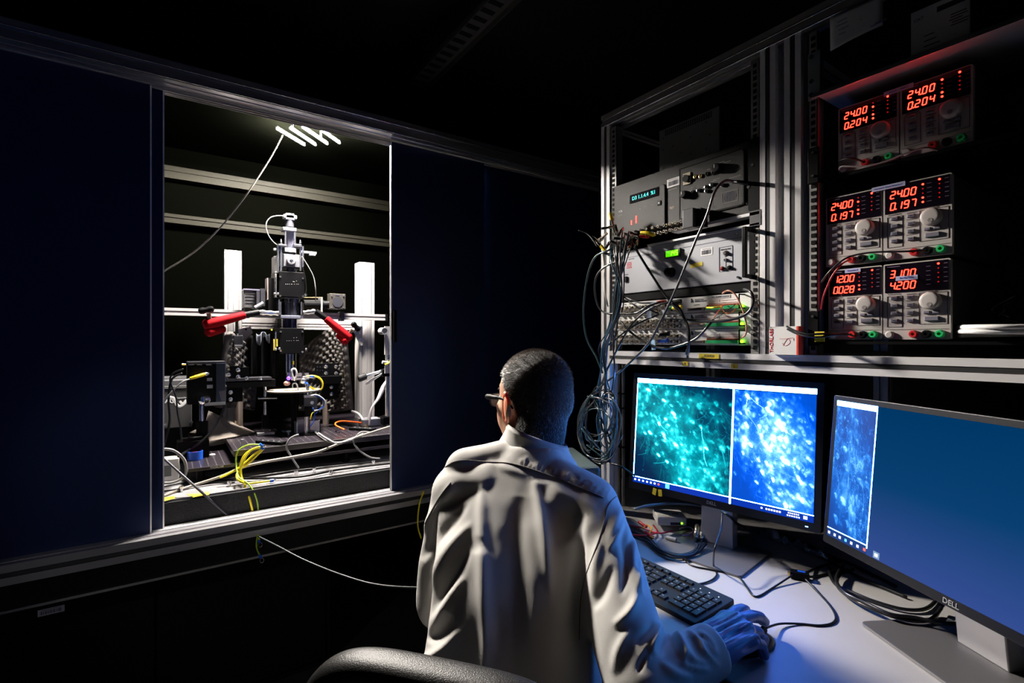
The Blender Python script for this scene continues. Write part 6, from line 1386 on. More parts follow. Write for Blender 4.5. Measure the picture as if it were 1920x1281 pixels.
MB(t).box((-S + .118, -Hs + .0085, zs + .0003), (.013, .013, .0004)).build('task_icon', ui_lblue, t)
for i, x in enumerate((.150, .135, .127, .119, .111, .103, .095)): MB(t).box((S - x * .8, -Hs + .0085, zs + .0003), (.0045, .0045, .0004)).build('task_icon', ui_icon, t)
mb = MB(t)
for k in range(6): mb.box((S - .056 + k * .0045, -Hs + .0115, zs + .0004), (.003, .0035, .0003)); mb.box((S - .058 + k * .0052, -Hs + .0052, zs + .0004), (.0036, .0035, .0003))
mb.build('clock_print', ui_icon, t)
MB(t).box((S - .018, -Hs + .0085, zs + .0003), (.009, .008, .0004)).build('task_icon', ui_icon, t)
lettering('DELL', .0125, T3(.0, -Hs - .0105, .0006), mat('silver_print', (.55, .55, .55), .3, .5), t)
for (x, a_) in ((-.176, -.15), (-.157, .12)):
    MB(t).box((0, 0, 0), (.012, .020, .0006), T=T3(x, -Hs - .0155, .0012) @ Matrix.Rotation(a_, 4, 'Z')).build('yellow_tape', tape, t)
MB(t).box((S - .015, -Hs - .012, .0005), (.006, .0012, .0006)).build('power_light', ui_white, t)
def stand(t, M, nu, nd, bw, bd, ang, label_neck, off):
    """neck and base of a monitor: (nu, nd) centre of the neck foot"""
    c_ = CV(nu, nd, -.565); c_.z = DZ; r = Vector((M[0][0], M[1][0], 0)).normalized(); R2 = Matrix.Rotation(ang, 3, 'Z'); r = R2 @ r; n = r.cross(Vector((0, 0, 1)))
    Mb = frame(c_, r, -n)           # x right, y back, z up
    inv = W[t.name].inverted()
    mb = MB(Mb); mb.rrect(0, -off, bw, bd, .012, 0.0005, .006); mb.build('base_plate', mat('stand_plate_grey', (.20, .19, .19), .38, .5), t, bevel=.001)
    cM = M.translation; back = M @ Vector((0, 0, -.04))
    mb = MB(); q = .045
    p0 = c_ + r * -q; p1 = c_ + r * q; b2 = Vector((back.x, back.y, 0)) - Vector((c_.x, c_.y, 0)); topz = cM.z - .02
    vs = []
    for (z, k) in ((DZ + .006, 0), (topz, 1)):
        for (s1, s2) in ((-1, -1), (1, -1), (1, 1), (-1, 1)):
            p = c_ + r * s1 * q * (.95 if k else 1.) + (-n) * s2 * .016; vs.append(Vector((p.x, p.y, z)) + b2 * k * .8)
    mb.add(vs, [(3, 2, 1, 0), (4, 5, 6, 7), (0, 1, 5, 4), (1, 2, 6, 5), (2, 3, 7, 6), (3, 0, 4, 7)]); mb.build('neck', mat('stand_neck_grey', (.36, .36, .37), .35, .5), t, bevel=.002)
stand(t, M1, .573, 1.395, .245, .205, 0, '', .055)
# monitor two
M2, W2m = mon_frame(.7065, 1.110, .7731, .5872, -.278, math.radians(5))
t = monitor('monitor at the right edge with a narrow picture strip and plain dark blue desktop', M2, W2m, .297, .011, None, None, None)
S = W2m / 2; Hs = .1485; sx = -S + .105
picture(im2, blu2, -S + .001, -Hs + .019, sx - .0015, Hs - .0115, zs, t, 'blue_strip', MS)
MB(t).box(((sx + S) / 2, .0, zs - .0001), (S - sx, .296, .0003)).build('desktop', ui_desk2, t)
mb = MB(t); mb.box((-S + .0525, Hs - .0055, zs), (.105, .011, .0004)); mb.box((sx, .006, zs + .0001), (.002, .283, .0004)); mb.box((-S + .0525, -Hs + .0185, zs), (.105, .0016, .0004)); mb.build('window_frames', ui_white, t)
MB(t).box((-S + .0525, -Hs + .0092, zs - .0001), (.105, .0165, .0003)).build('task_bar', ui_bar, t)
for i, x in enumerate((.006, .022, .036, .052, .067, .083, .100)):
    MB(t).box((-S + x, -Hs + .0085, zs + .0003), (.0055, .0055, .0004)).build('task_icon', (ui_icon, ui_icon, ui_icon, ui_lblue, ui_icon, ui_icon, ui_red)[i], t)
MB(t).box((-S + .128, -Hs + .009, zs + .0003), (.014, .013, .0004)).build('task_icon', emis('screen_grey', (.10, .16, .25)), t); MB(t).box((-S + .128, -Hs + .009, zs + .0006), (.007, .006, .0004)).build('task_icon', ui_icon, t)
lettering('DELL', .0125, T3(.012, -Hs - .009, .0006), mat('silver_print', (0, 0, 0)), t)
sl = bpy.data.lights.new('added_screen_fill', 'AREA'); sl.shape = 'RECTANGLE'; sl.size = W2m; sl.size_y = .297; sl.energy = .85; sl.color = (.02, .27, 1.); sl.spread = math.radians(76)  # extra blue fill light added over the glass, besides the screen's own emission
so = bpy.data.objects.new('added_screen_fill', sl); C.objects.link(so); so.parent = t; so.matrix_local = Matrix.Translation((0, 0, .003)) @ Matrix.Rotation(math.pi, 4, 'X')
stand(t, M2, .850, .895, .25, .19, math.radians(-2), '', .05)
for o in (m1, t): pass

# ---- keyboard
KX0, KX1, KY0, KY1 = .862, .998, .612, 1.052
Mk = frame(((KX0 + KX1) / 2, (KY0 + KY1) / 2, DZ + .002), (0, -1, 0), (1, 0, .055))
kb = thing('keyboard', 'black keyboard lying on the desk by the gloved hand', 'keyboard', M=Mk)
MB(kb).rrect(0, 0, .440, .138, .006, 0, .011).build('key_tray', mat('keyboard_black', (.006, .006, .007), .55, spec=.25), kb, bevel=.0015)
keym = mat('key_cap_black', (.009, .009, .010), .5, spec=.3); key_cache = {}
nk = 0
def key(cx, cy, w_, h_=.0155, mark=True):
    global nk
    kk = (round(w_, 4), round(h_, 4))
    z0 = .011; a, b_, c_ = w_ / 2 - .0009, h_ / 2, .0
    mb = MB(kb); vs = [(cx - a, cy - b_, z0), (cx + a, cy - b_, z0), (cx + a, cy + b_, z0), (cx - a, cy + b_, z0), (cx - a + .0012, cy - b_ + .001, z0 + .0042), (cx + a - .0012, cy - b_ + .001, z0 + .0042), (cx + a - .0012, cy + b_ - .0016, z0 + .0042), (cx - a + .0012, cy + b_ - .0016, z0 + .0042)]
    mb.add(vs, [(3, 2, 1, 0), (4, 5, 6, 7), (0, 1, 5, 4), (1, 2, 6, 5), (2, 3, 7, 6), (3, 0, 4, 7)]); o = mb.build('key', keym, kb)
    nk += 1
    if mark: marks.box((cx - w_ * .12, cy + h_ * .12, z0 + .0043), (.0035, .0028, .0003))
marks = MB(kb); u_ = .0187; X0 = -.212; rows = [.030, .0125, -.0055, -.0235, -.0415]
lay = [[1] * 13 + [2], [1.5] + [1] * 12 + [1.5], [1.8] + [1] * 11 + [2.2], [2.3] + [1] * 10 + [2.7], [1.3, 1.2, 1.2, 6.0, 1.2, 1.2, 1.2, 1.7]]
for y_, row in zip(rows, lay):
    x = X0
    for k in row: key(x + k * u_ / 2, y_, k * u_, mark=k < 3); x += k * u_
for i in range(13): key(X0 + .5 * u_ + i * u_ * 1.165 + (0 if i else -.0), .0505, u_ * .98, .0105, mark=i % 3 == 0)
xn = X0 + 15.35 * u_
for i in range(3):
    key(xn + (i + .5) * u_, rows[0], u_); key(xn + (i + .5) * u_, rows[1], u_); key(xn + (i + .5) * u_, rows[4], u_); key(xn + (i + .5) * u_, .0505, u_, .0105, mark=False)
key(xn + 1.5 * u_, rows[3], u_)
xp = xn + 3.35 * u_
for r_ in range(4):
    for i in range(3):
        key(xp + (i + .5) * u_, rows[r_], u_)
key(xp + u_, rows[4], 2 * u_); key(xp + 2.5 * u_, rows[4], u_)
key(xp + 3.5 * u_ - .001, rows[0], u_ * .92); key(xp + 3.5 * u_ - .001, (rows[1] + rows[2]) / 2, u_ * .92, .0335); key(xp + 3.5 * u_ - .001, (rows[3] + rows[4]) / 2, u_ * .92, .0335)
marks.build('key_legends', mat('key_print', (.20, .26, .30), .6), kb)
mb = MB(kb)
for i in range(3): mb.box((xp + (i * 1.2 + .6) * u_, .0505, .0112), (.002, .002, .0006))
mb.build('lock_lights', ui_icon, kb)

# ---- mouse
def W2(px, py, z): return P(px, py, Z=z)
ms = W2(1408, 1192, .755); md = (W2(1452, 1172, .75) - W2(1400, 1192, .75)); md.z = 0; md.normalize()
Mm = frame((ms.x, ms.y, DZ + .001), md, Vector((-md.y, md.x, 0)))
t = thing('mouse', 'black computer mouse under the gloved hand', 'mouse', M=Mm)
mb = MB(t); vs = []; n1, n2 = 18, 28
for j in range(n1):
    f = j / (n1 - 1)
    for i in range(n2):
        a = 2 * math.pi * i / n2; rx = .056; ry = .030; k = math.cos(f * math.pi / 2) ** .55 if f < 1 else 0.001
        vs.append((math.cos(a) * rx * k, math.sin(a) * ry * k, .030 * f * (1 - .25 * math.cos(a) * k)))
fs = [(j * n2 + i, j * n2 + (i + 1) % n2, (j + 1) * n2 + (i + 1) % n2, (j + 1) * n2 + i) for j in range(n1 - 1) for i in range(n2)] + [tuple(range(n2))[::-1]]
mb.add(vs, fs); mb.build('shell', mat('mouse_black', (.012, .012, .013), .3), t, smooth='auto')
mb = MB(t); mb.cyl((.034, -.003, .019), (.034, .003, .019), .008, n=16); mb.build('scroll_wheel', rubber, t)

# ---- small things on the desk
def dk(pts, r, m, label, z=None, name='cable'):
    z = z or DZ + r
    return wire(name, [P(q[0], q[1], Z=(q[2] if len(q) > 2 else z)) for q in pts], r, m, label)
dk([(1436, 1178, .752), (1462, 1170, .742), (1500, 1170), (1535, 1173), (1560, 1169), (1567, 1157), (1557, 1137), (1535, 1112), (1510, 1086, .746)], .0022, cable, 'black mouse cable looping across the desk to the black plug block')
dk([(1278, 1042), (1296, 1060), (1330, 1068), (1365, 1075), (1385, 1082), (1400, 1101), (1412, 1117), (1425, 1117), (1450, 1102), (1487, 1078, .748)], .0022, cable, 'thin black cable running over the desk to the black plug block')
o = wire('cable', [P(1354, 962, D=1.30), P(1352, 990, D=1.27), P(1340, 1030, D=1.20), P(1338, 1062, Z=DZ + .005), P(1344, 1078, Z=DZ + .003), P(1330, 1090, Z=DZ + .003), P(1303, 1096, Z=DZ + .003), P(1282, 1091, Z=DZ + .012)], .0022, cable, 'black keyboard cable hanging in front of the monitor neck and over its base')
o = wire('cable', [P(1354, 960, D=1.33), P(1368, 968, D=1.31), P(1382, 982, D=1.36), P(1400, 990, D=1.42)], .004, cable, 'thick black cable crossing the neck of the left monitor')
c_ = P(1499, 1078, Z=DZ + .010); t = thing('plug_block', 'small black block where the desk cables join', 'plug', M=frame((c_.x, c_.y, DZ + .001), (.5, -.86, 0), (.86, .5, 0)))
MB(t).box((0, 0, .009), (.040, .022, .016)).build('block', black, t, bevel=.002); MB(t).box((-.022, 0, .008), (.006, .012, .008)).build('gold_contact', brass, t); MB(t).box((.004, -.0, .0172), (.016, .008, .001)).build('blue_insert', blue, t)
dk([(1512, 1074, .748), (1530, 1066), (1552, 1058), (1580, 1052)], .003, cable, 'short black cable leaving the plug block to the right, upper one'); dk([(1511, 1082, .746), (1530, 1081), (1556, 1075), (1590, 1068)], .003, cable, 'short black cable leaving the plug block to the right, lower one')
for k, l in enumerate(([(1556, 1040), (1554, 1068), (1566, 1095), (1600, 1112), (1640, 1128), (1690, 1142), (1730, 1143), (1752, 1130), (1760, 1110)], [(1600, 1068), (1575, 1078), (1570, 1098), (1590, 1118), (1630, 1140), (1680, 1158), (1720, 1165), (1748, 1160), (1765, 1140)], [(1580, 1060), (1568, 1085), (1582, 1110), (1625, 1132), (1670, 1152), (1715, 1158), (1760, 1168), (1800, 1170)])):
    dk(l, .0038, thk, 'thick black cable in the loops under the right monitor, %s' % ('nearest the screen', 'the lowest one', 'the middle one')[k], z=DZ + .006 + .006 * k)
dk([(1430, 992), (1470, 1003), (1510, 1020), (1550, 1040), (1600, 1060), (1680, 1100)], .004, cable, 'black cable behind the monitors along the back of the desk', z=DZ + .006)
dk([(1420, 1000), (1480, 1022), (1540, 1046), (1620, 1086), (1700, 1120)], .0035, cable, 'second black cable behind the monitors along the back of the desk', z=DZ + .005)
# crumpled clear bag
t = thing('plastic_bag', 'crumpled clear plastic bag on the desk below the gap between the monitors', 'bag', tuple(P(1475, 1005, Z=DZ)))
bagm = mat('clear_plastic_film', (.25, .28, .32), .12, spec=1.); bagm.node_tree.nodes['Principled BSDF'].inputs['Transmission Weight'].default_value = .7
mb = MB(); vs = []; fs = []; A_, B_ = P(1425, 990, Z=DZ + .03), P(1545, 1035, Z=DZ + .02); ax = (B_ - A_); ay = Vector((-.4, -.55, 0)).normalized() * .06
for i in range(26):
    for j in range(9):
        p = A_ + ax * (i / 25) + ay * (j / 8 - .5); p.z = DZ + .008 + .03 * abs(noise.noise(Vector((i * .3, j * .5, 1)))) * 1.6 * math.sin(math.pi * (j + .5) / 9.5); vs.append(p)
fs = [(i * 9 + j, i * 9 + j + 1, i * 9 + j + 10, i * 9 + j + 9) for i in range(25) for j in range(8)]
mb.add(vs, fs); mb.build('film', bagm, t)
# data acquisition box and clutter left of the neck
c_ = P(1247, 990, Z=DZ); t = thing('interface_box', 'small ivory interface box with a green light on the desk left of the monitor stand', 'box', M=frame((c_.x + .02, c_.y, DZ + .012), (.75, -.62, 0), (.62, .75, 0)))
MB(t).box((0, 0, .016), (.085, .075, .026)).build('case', offwhite, t, bevel=.004); MB(t).box((.01, -.0375, .010), (.03, .001, .008)).build('slot', ink, t); MB(t).box((.028, -.038, .012), (.005, .0015, .004)).build('green_indicator', led_green, t)
mb = MB(t)
for k in range(3): mb.box((-.01, .02 - k * .005, .0292), (.034 - k * .004, .0018, .0005))
mb.box((.016, -.006, .0292), (.02, .006, .0005)); mb.build('print', ink, t)
for k, (x, y) in enumerate(((1305, 1010), (1316, 1012), (1327, 1008))):
    p = P(x, y, Z=DZ + .012); q = p + Vector((.035, .02, .022)); L = (q - p).length
    t = thing('coax_plug', 'upright coax plug in the row of three beside the monitor neck, %s' % ('left one', 'middle one', 'right one')[k], 'plug', tuple(p))
    MB().rev(p, q, [(0, .005), (L * .2, .0065), (L * .25, .0085), (L * .5, .0085), (L * .55, .006), (L * .7, .0075), (L, .0075)], 14).build('plug_body', steelb, t, smooth='auto'); MB().cyl(p, p - (q - p) * .35, .006, .004, n=12).build('white_band', cable, t, smooth='auto')
rc = random.Random(11)
for k in range(7):
    dy = k * 3.2
    dk([(1312 + k * 3 - 6, 1020 + rc.uniform(-3, 3), DZ + .02), (1300 + rc.uniform(-4, 4), 1034 + dy * .35), (1265 + rc.uniform(-6, 6), 1040 + dy * .3), (1235 + rc.uniform(-6, 6), 1028 + dy * .25), (1215 + rc.uniform(-5, 5), 1008 + dy * .4), (1196, 990 + dy), (1180, 985 + dy)], .003, thk, 'black coax cable in the bunch on the desk left of the monitor stand', z=DZ + .004 + .003 * (k % 4)).__setitem__('group', 'coax bunch on the desk left of the monitor stand')
for k, (l, m_, lab) in enumerate((([(1180, 985), (1205, 990), (1235, 1000), (1262, 995)], mat('red_lead', (0, 0, 0)), 'red lead lying left of the interface box'), ([(1185, 1003), (1210, 1004), (1232, 998), (1225, 985)], redp, 'second red lead curling at the left of the interface box'), ([(1205, 992), (1213, 985), (1222, 992), (1217, 1003), (1226, 1010)], mat('orange_wire', (.7, .3, .02), .4), 'orange wire curling beside the interface box'), ([(1275, 992), (1290, 988), (1300, 993), (1295, 1002), (1280, 1005)], mat('violet_wire', (.12, .08, .16), .4), 'violet cable looping from the interface box'))):
    dk(l, .0024, m_, lab, z=DZ + .016)
for k, (x, y) in enumerate(((1203, 983), (1215, 1002))):
    a = P(x - 6, y - 5, Z=DZ + .022); b_ = P(x + 9, y + 6, Z=DZ + .014); tag(MB().rev(a, b_, [(0, .003), (.004, .0048), ((b_ - a).length, .0052)], 10).build('red_clip', redp, smooth='auto'), 'red test clip by the interface box, %s' % ('upper', 'lower')[k], 'clip')
a = P(1250, 1008, Z=DZ + .012); b_ = P(1268, 1013, Z=DZ + .012); tag(MB().cyl(a, b_, .006, n=12).build('cable_ferrule', cable_g, smooth='auto'), 'pale cylinder on a cable in front of the interface box', 'ferrule')
wire('cable', [P(1190, 955, Z=DZ + .07), P(1218, 948, Z=DZ + .08), P(1260, 944, Z=DZ + .08), P(1310, 948, Z=DZ + .08), P(1345, 958, Z=DZ + .07)], .0042, mat('blue_grey_cable', (.10, .14, .18), .35), 'blue-grey cable arching behind the interface box under the monitor')
# dark equipment box behind the person
t = thing('equipment_case', 'dark grey case on the desk behind the right shoulder of the person', 'case', (1.12, 1.25, DZ))
A_ = CV(.253, 1.423, 0); B_ = CV(.2085, 1.697, 0); dy_ = (B_ - A_); rx_ = Vector((-dy_.y, dy_.x, 0)).normalized() * .22; mb = MB(); mb.add([Vector((p.x, p.y, z)) for z in (DZ, .945) for p in (A_, B_, B_ + rx_, A_ + rx_)], [(3, 2, 1, 0), (4, 5, 6, 7), (0, 1, 5, 4), (1, 2, 6, 5), (2, 3, 7, 6), (3, 0, 4, 7)]); mb.build('case_body', mat('dark_teal_case', (.05, .07, .07), .4), t, bevel=.01)
for (y_) in (1.50, 1.52): pass
# pale pipe pair under the rack beside the monitor
t = thing('vertical_conduit', 'pair of pale vertical pipes under the beam beside the left monitor', 'pipe', tuple(P(1165, 760, X=1.3)))
for x_ in (1160, 1169): a = P(x_, 684, X=1.30); b_ = P(x_, 845, X=1.30); MB().cyl((a.x, a.y, DZ), (a.x, a.y, a.z), .006, n=12).build('pipe', cable_b, t, smooth='auto')
mb = MB()
for y_ in (738, 765, 838): a = P(1164, y_, X=1.29); mb.box(a, (.016, .03, .004))
mb.build('cable_tie', black, t)
# ================================================================ the seated person (laid out in view-aligned metres: u right, d away, z from eye height)
skin = mat('skin', (.56, .32, .22), .5, sss=.25, bump=(260, .15), var=.06, vscale=30)
per = thing('person', 'person seated with back turned, in a pale lab coat, glasses and a blue glove', 'person', tuple(CV(0, 1.02, -1.30)))
HC = CV(.053, 1.255, -.137)                               # middle of the head
HY = math.radians(38)                                     # the face is turned to the left of the view
fwd = (CV(-math.sin(HY), math.cos(HY), 0) - CV(0, 0, 0)).normalized(); fwd = (fwd + Vector((0, 0, -.10))).normalized()
rt = fwd.cross(Vector((0, 0, 1))).normalized(); upv = rt.cross(fwd).normalized()
MH = Matrix(((rt.x, fwd.x, upv.x, HC.x), (rt.y, fwd.y, upv.y, HC.y), (rt.z, fwd.z, upv.z, HC.z), (0, 0, 0, 1)))
def h3(x, y, z): return MH @ Vector((x, y, z))
mb = MB()
def ell(c, r, M=MH): 
    q = MB(M); q.ball(c, r, 32, 24); mb.v += q.v; b = len(mb.v) - len(q.v); mb.f.extend([tuple(b + i for i in f) for f in q.f])
def cap(p, r, q, r2):
    k = capsules([(p, r, q, r2)]); b = len(mb.v); mb.v += k.v; mb.f.extend([tuple(b + i for i in f) for f in k.f])
# head
ell((0, -.014, .030), (.079, .098, .083)); ell((0, .012, .012), (.072, .084, .085)); ell((0, .030, -.045), (.060, .062, .058)); ell((0, .052, -.078), (.036, .040, .028))
ell((0, -.055, -.005), (.066, .050, .065)); cap(h3(0, .086, .014), .012, h3(0, .108, -.022), .013); ell((0, .102, -.024), (.019, .012, .009))
ell((-.036, .070, -.022), (.024, .024, .022)); ell((.036, .070, -.022), (.024, .024, .022)); ell((0, .080, .032), (.046, .013, .014)); ell((-.046, .042, -.045), (.026, .040, .050)); ell((.046, .042, -.045), (.026, .040, .050)); ell((-.036, .045, -.080), (.026, .034, .026)); ell((.036, .045, -.080), (.026, .034, .026)); ell((0, .090, -.048), (.024, .012, .010)); ell((0, .086, -.058), (.020, .012, .008))
nb = CV(.055, 1.205, -.285)
cap(h3(0, -.030, -.040), .060, nb, .062)
# trunk, hips, legs, left arm, right arm (under the clothes)
PH = math.radians(16.5)
axd, bxd = (math.cos(PH), -math.sin(PH)), (math.sin(PH), math.cos(PH))
LS = CV(-.122, 1.172, -.338); RS = CV(.178, 1.083, -.350)
hipc = (.0, 1.03)
cap(nb, .060, CV(.03, 1.16, -.40), .07); cap(CV(-.06, 1.175, -.40), .06, CV(.11, 1.13, -.41), .06); cap(CV(.03, 1.10, -.44), .085, CV(.0, .93, -.72), .095)
cap(CV(-.07, .94, -.74), .09, CV(.08, .90, -.74), .09)
for s_, k in ((-1, 0), (1, 1)):
    hp = CV(-.07 if s_ < 0 else .08, .95 if s_ < 0 else .91, -.75); kn = CV(-.02 if s_ < 0 else .20, 1.40 if s_ < 0 else 1.34, -.77); an = CV(-.0 if s_ < 0 else .21, 1.42 if s_ < 0 else 1.36, -1.20); toe = CV(.03 if s_ < 0 else .24, 1.58 if s_ < 0 else 1.52, -1.27)
    cap(hp, .078, kn, .056); cap(kn, .052, an, .036); cap(an, .034, toe, .025)
LE = CV(-.150, 1.135, -.575); LW = CV(-.03, 1.325, -.535); RE = CV(.205, .815, -.545); RW = CV(.338, .862, -.530)
cap(LS, .050, LE, .040); cap(LE, .038, LW, .027)
RMid = CV(.190, .955, -.435)
cap(RS, .050, RMid, .044); cap(RMid, .044, RE, .040); cap(RE, .038, RW, .027)
# left hand resting on the desk edge
hd = (LW - LE).normalized(); hs = hd.cross(Vector((0, 0, 1))).normalized(); cap(LW, .025, LW + hd * .07, .028)
for i in range(4):
    a = LW + hd * .085 + hs * (-.027 + .018 * i); b = a + hd * (.032, .04, .042, .036)[i] + Vector((0, 0, -.006)); c_ = b + hd * .022 + Vector((0, 0, -.016)); cap(a - hd * .02, .0095, b, .0085); cap(b, .0085, c_, .0075)
a = LW + hd * .03 + hs * .025; cap(a, .012, a + hd * .03 + hs * .022, .010); cap(a + hd * .03 + hs * .022, .010, a + hd * .055 + hs * .026, .009)
# right hand (inside the glove) is part of the same body
dirm = (P(1446, 1174, Z=.755) - P(1330, 1216, Z=.77)); dirm.z = 0; dirm.normalize(); sdm = Vector((-dirm.y, dirm.x, 0))   # sdm: to the left of the hand (thumb side)
wr = P(1328, 1211, Z=.782)
GL = []
def g(p, r, q, r2): GL.append((p, r, q, r2))
U = Vector((0, 0, 1))
k0 = wr + dirm * .085
kn = [k0 + sdm * .030 + U * .006 + dirm * .004, k0 + sdm * .010 + U * .011 + dirm * .008, k0 - sdm * .011 + U * .008 + dirm * .003, k0 - sdm * .029 + U * .000 - dirm * .006]
for i, kp in enumerate(kn):
    base = wr + sdm * (.016 - .011 * i) + U * (-.002) + dirm * .004
    g(base, (.021, .021, .020, .019)[i], kp, (.0145, .015, .0145, .0135)[i])
g(wr - dirm * .025 - U * .004, .023, wr + dirm * .01 - U * .003, .025)
g(wr + dirm * .02 + sdm * .012 - U * .012, .018, k0 + sdm * .012 - U * .008 - dirm * .01, .016); g(wr + dirm * .02 - sdm * .014 - U * .012, .018, k0 - sdm * .014 - U * .010 - dirm * .015, .015)
lens = ((.044, .026, .020), (.047, .029, .021), (.038, .024, .018), (.028, .018, .015))
bend = ((.05, .20, .40), (.12, .38, .70), (.45, 1.05, 1.3), (.55, 1.15, 1.4)); spread = (.20, .03, -.03, -.02)
for i, kp in enumerate(kn):
    d0 = (dirm + sdm * spread[i]).normalized(); p = kp; r = (.0108, .0112, .0108, .0096)[i]
    for j in range(3):
        a = bend[i][j]; q = p + (d0 * math.cos(a) - U * math.sin(a)) * lens[i][j]
        if q.z < DZ + .010: q.z = DZ + .010 + (.012 if i < 3 else 0)
        g(p, r, q, r * .93); p = q; r *= .93
t0 = wr + dirm * .018 + sdm * .022 - U * .010; t1 = t0 + dirm * .034 + sdm * .026 - U * .008; t2 = t1 + dirm * .032 + sdm * .006 - U * .006; t3 = t2 + dirm * .024 - sdm * .004 - U * .002
g(t0, .017, t1, .0125); g(t1, .0125, t2, .0108); g(t2, .0108, t3, .0095)
for (p, r, q, r2) in GL: cap(p, r * .68, q, r2 * .68)
cap(RW, .024, wr, .020)
body = mesh_obj(remesh(mb, .0052, 6), 'body', skin, per)

# ears
for sx in (-1, 1):
    e = MB(MH); path = []; 
    ring = [(-.004, .030), (.010, .033), (.018, .022), (.018, .006), (.012, -.010), (.004, -.024), (-.004, -.030), (-.010, -.020), (-.010, 0), (-.008, .018)]
    e.tube([(sx * (.080 + (.013 if y > .005 else .003)), .002 - y * 1.1, -.024 + z * 1.12) for y, z in ring], .0048, closed=True, sub=4, n=8)
    e.ball((0, 0, 0), (.0075, .0185, .0325), 20, 16, T=Matrix.Translation((sx * .087, -.004, -.024)) @ Matrix.Rotation(sx * math.radians(24), 4, 'Z') @ Matrix.Rotation(math.radians(-6), 4, 'X'))
    e.ball((sx * .083, .004, -.054), (.006, .008, .009), 12, 8)
    e.build('ear', mat('backlit_ear_skin', (.70, .26, .16), .5, sss=1.), per, smooth='all')  # reddish base stands in for backlight glowing through the ear
# eyes, brows, mouth
for sx in (-1, 1):
    e = MB(MH); e.ball((sx * .032, .083, -.002), .0125, 20, 14); eye = e.build('eye', mat('eye_white', (.75, .72, .70), .2), per, smooth='all')
    e = MB(MH); e.cyl((sx * .032, .0945, -.002), (sx * .032, .0962, -.002), .0055, n=16); e.build('iris', mat('dark_brown', (.03, .015, .008), .2), eye)
    e = MB(MH); e.tube([(sx * .018, .094, .024), (sx * .032, .091, .027), (sx * .048, .080, .022)], .0020); e.build('eyebrow', mat('black_hair', (.016, .011, .009), .45), per, smooth='all')
e = MB(MH); e.tube([(-.022, .094, -.053), (0, .103, -.052), (.022, .094, -.053)], [.002, .004, .005, .004, .002]); e.build('lips', mat('lip_tone', (.42, .18, .15), .45), per, smooth='all')

# hair: a tight cap plus thousands of short strands
hm = mat('black_hair', (0, 0, 0)); 
bvh = BVHTree.FromPolygons([body.matrix_world @ v.co if False else (W['body'] @ v.co) for v in body.data.vertices], [tuple(p.vertices) for p in body.data.polygons])
def hairline(x, y, z):
    """inside the haired part of the head, in head coordinates"""
    if y > .030: return z > .052 + (y - .03) * .35
    if y > -.006: return z > (-.012 + max(0, y + .006) * 1.6) if abs(x) > .05 else z > .02
    return z > -.125
vs = []; fs = []; idx = {}; NU, NV = 120, 90
for j in range(NV):
    ph = math.pi * (j + .5) / NV * .86
    for i in range(NU):
        th = 2 * math.pi * i / NU; d = Vector((math.sin(ph) * math.cos(th), math.sin(ph) * math.sin(th), math.cos(ph))); o_ = h3(0, -.01, .0); dw = (MH.to_3x3() @ d).normalized()
        hit = bvh.ray_cast(o_ + dw * .2, -dw)
        if hit[0] is None: continue
        l = MH.inverted() @ hit[0]
        if hairline(l.x, l.y, l.z): idx[(j, i)] = len(vs); vs.append(hit[0] + dw * .0028)
for j in range(NV - 1):
    for i in range(NU):
        i2 = (i + 1) % NU; k = [(j, i), (j + 1, i), (j + 1, i2), (j, i2)]
        if all(q in idx for q in k): fs.append(tuple(idx[q] for q in k))
capm = mat('scalp_hair', (.009, .006, .005), .7, bump=(900, 1.))
hc = MB(); hc.add(vs, fs); hair = hc.build('hair', capm, per, smooth='all')
sm = hair.modifiers.new('thick', 'SOLIDIFY'); sm.thickness = .002; sm.offset = -1
hs_ = MB(); rr = random.Random(5); keep = [v for v in vs]; V = []; F = []
for k in range(15000):
    f = fs[rr.randrange(len(fs))]; a, b_, c_ = vs[f[0]], vs[f[1]], vs[f[2]]; u1, u2 = rr.random(), rr.random(); p = a + (b_ - a) * u1 + (c_ - a) * u2 * .9
    l = MH.inverted() @ p; n = (p - h3(0, -.01, 0)).normalized(); swirl = MH.to_3x3() @ Vector((rr.uniform(-.3, .3), .55, -.35 - .4 * (l.z < 0)))
    top = l.z > .05; L_ = rr.uniform(.005, .009) if top else rr.uniform(.004, .0065); tip = p + (n * .75 + swirl.normalized() * .75 + Vector((rr.uniform(-.25, .25), rr.uniform(-.25, .25), rr.uniform(-.25, .25)))).normalized() * L_
    s_ = n.cross(tip - p).normalized() * .00055; i0 = len(V); V += [p - s_, p + s_, tip]; F.append((i0, i0 + 1, i0 + 2))
hs_.add(V, F); hs_.build('short_strands', mat('hair_strand', (.070, .045, .030), .38, spec=.8), hair)['kind'] = 'stuff'

# glasses
gl = MB(MH)
fr = mat('glasses_black', (.004, .0035, .004), .55, spec=.15)
def lens_ring(cx):
    return [(cx + x, .113 - abs(cx + x) ** 2 * 3.0, -.004 + z) for x, z in ((-.024, .013), (0, .015), (.024, .014), (.027, 0), (.022, -.014), (0, -.017), (-.020, -.014), (-.026, 0))]
for cx in (-.034, .034): gl.tube(lens_ring(cx), .0017, closed=True, sub=4, n=6)
gl.tube([(-.010, .114, .004), (0, .117, .006), (.010, .114, .004)], .0016)
spec = gl.build('glasses', fr, per, smooth='all')
for sx in (-1, 1):
    q = MB(MH); q.box((0, 0, 0), (.0001, .0001, .0001)); q.v.clear(); q.f.clear()
    pth = [(sx * .062, .100, .004), (sx * .078, .086, .006), (sx * .083, .050, .004), (sx * .084, .014, .000), (sx * .086, -.010, -.010), (sx * .082, -.020, -.024)]
    q.tube(pth, [.0072, .0068, .0055, .004, .003, .002], n=8); q.build('temple', fr, spec, smooth='all')
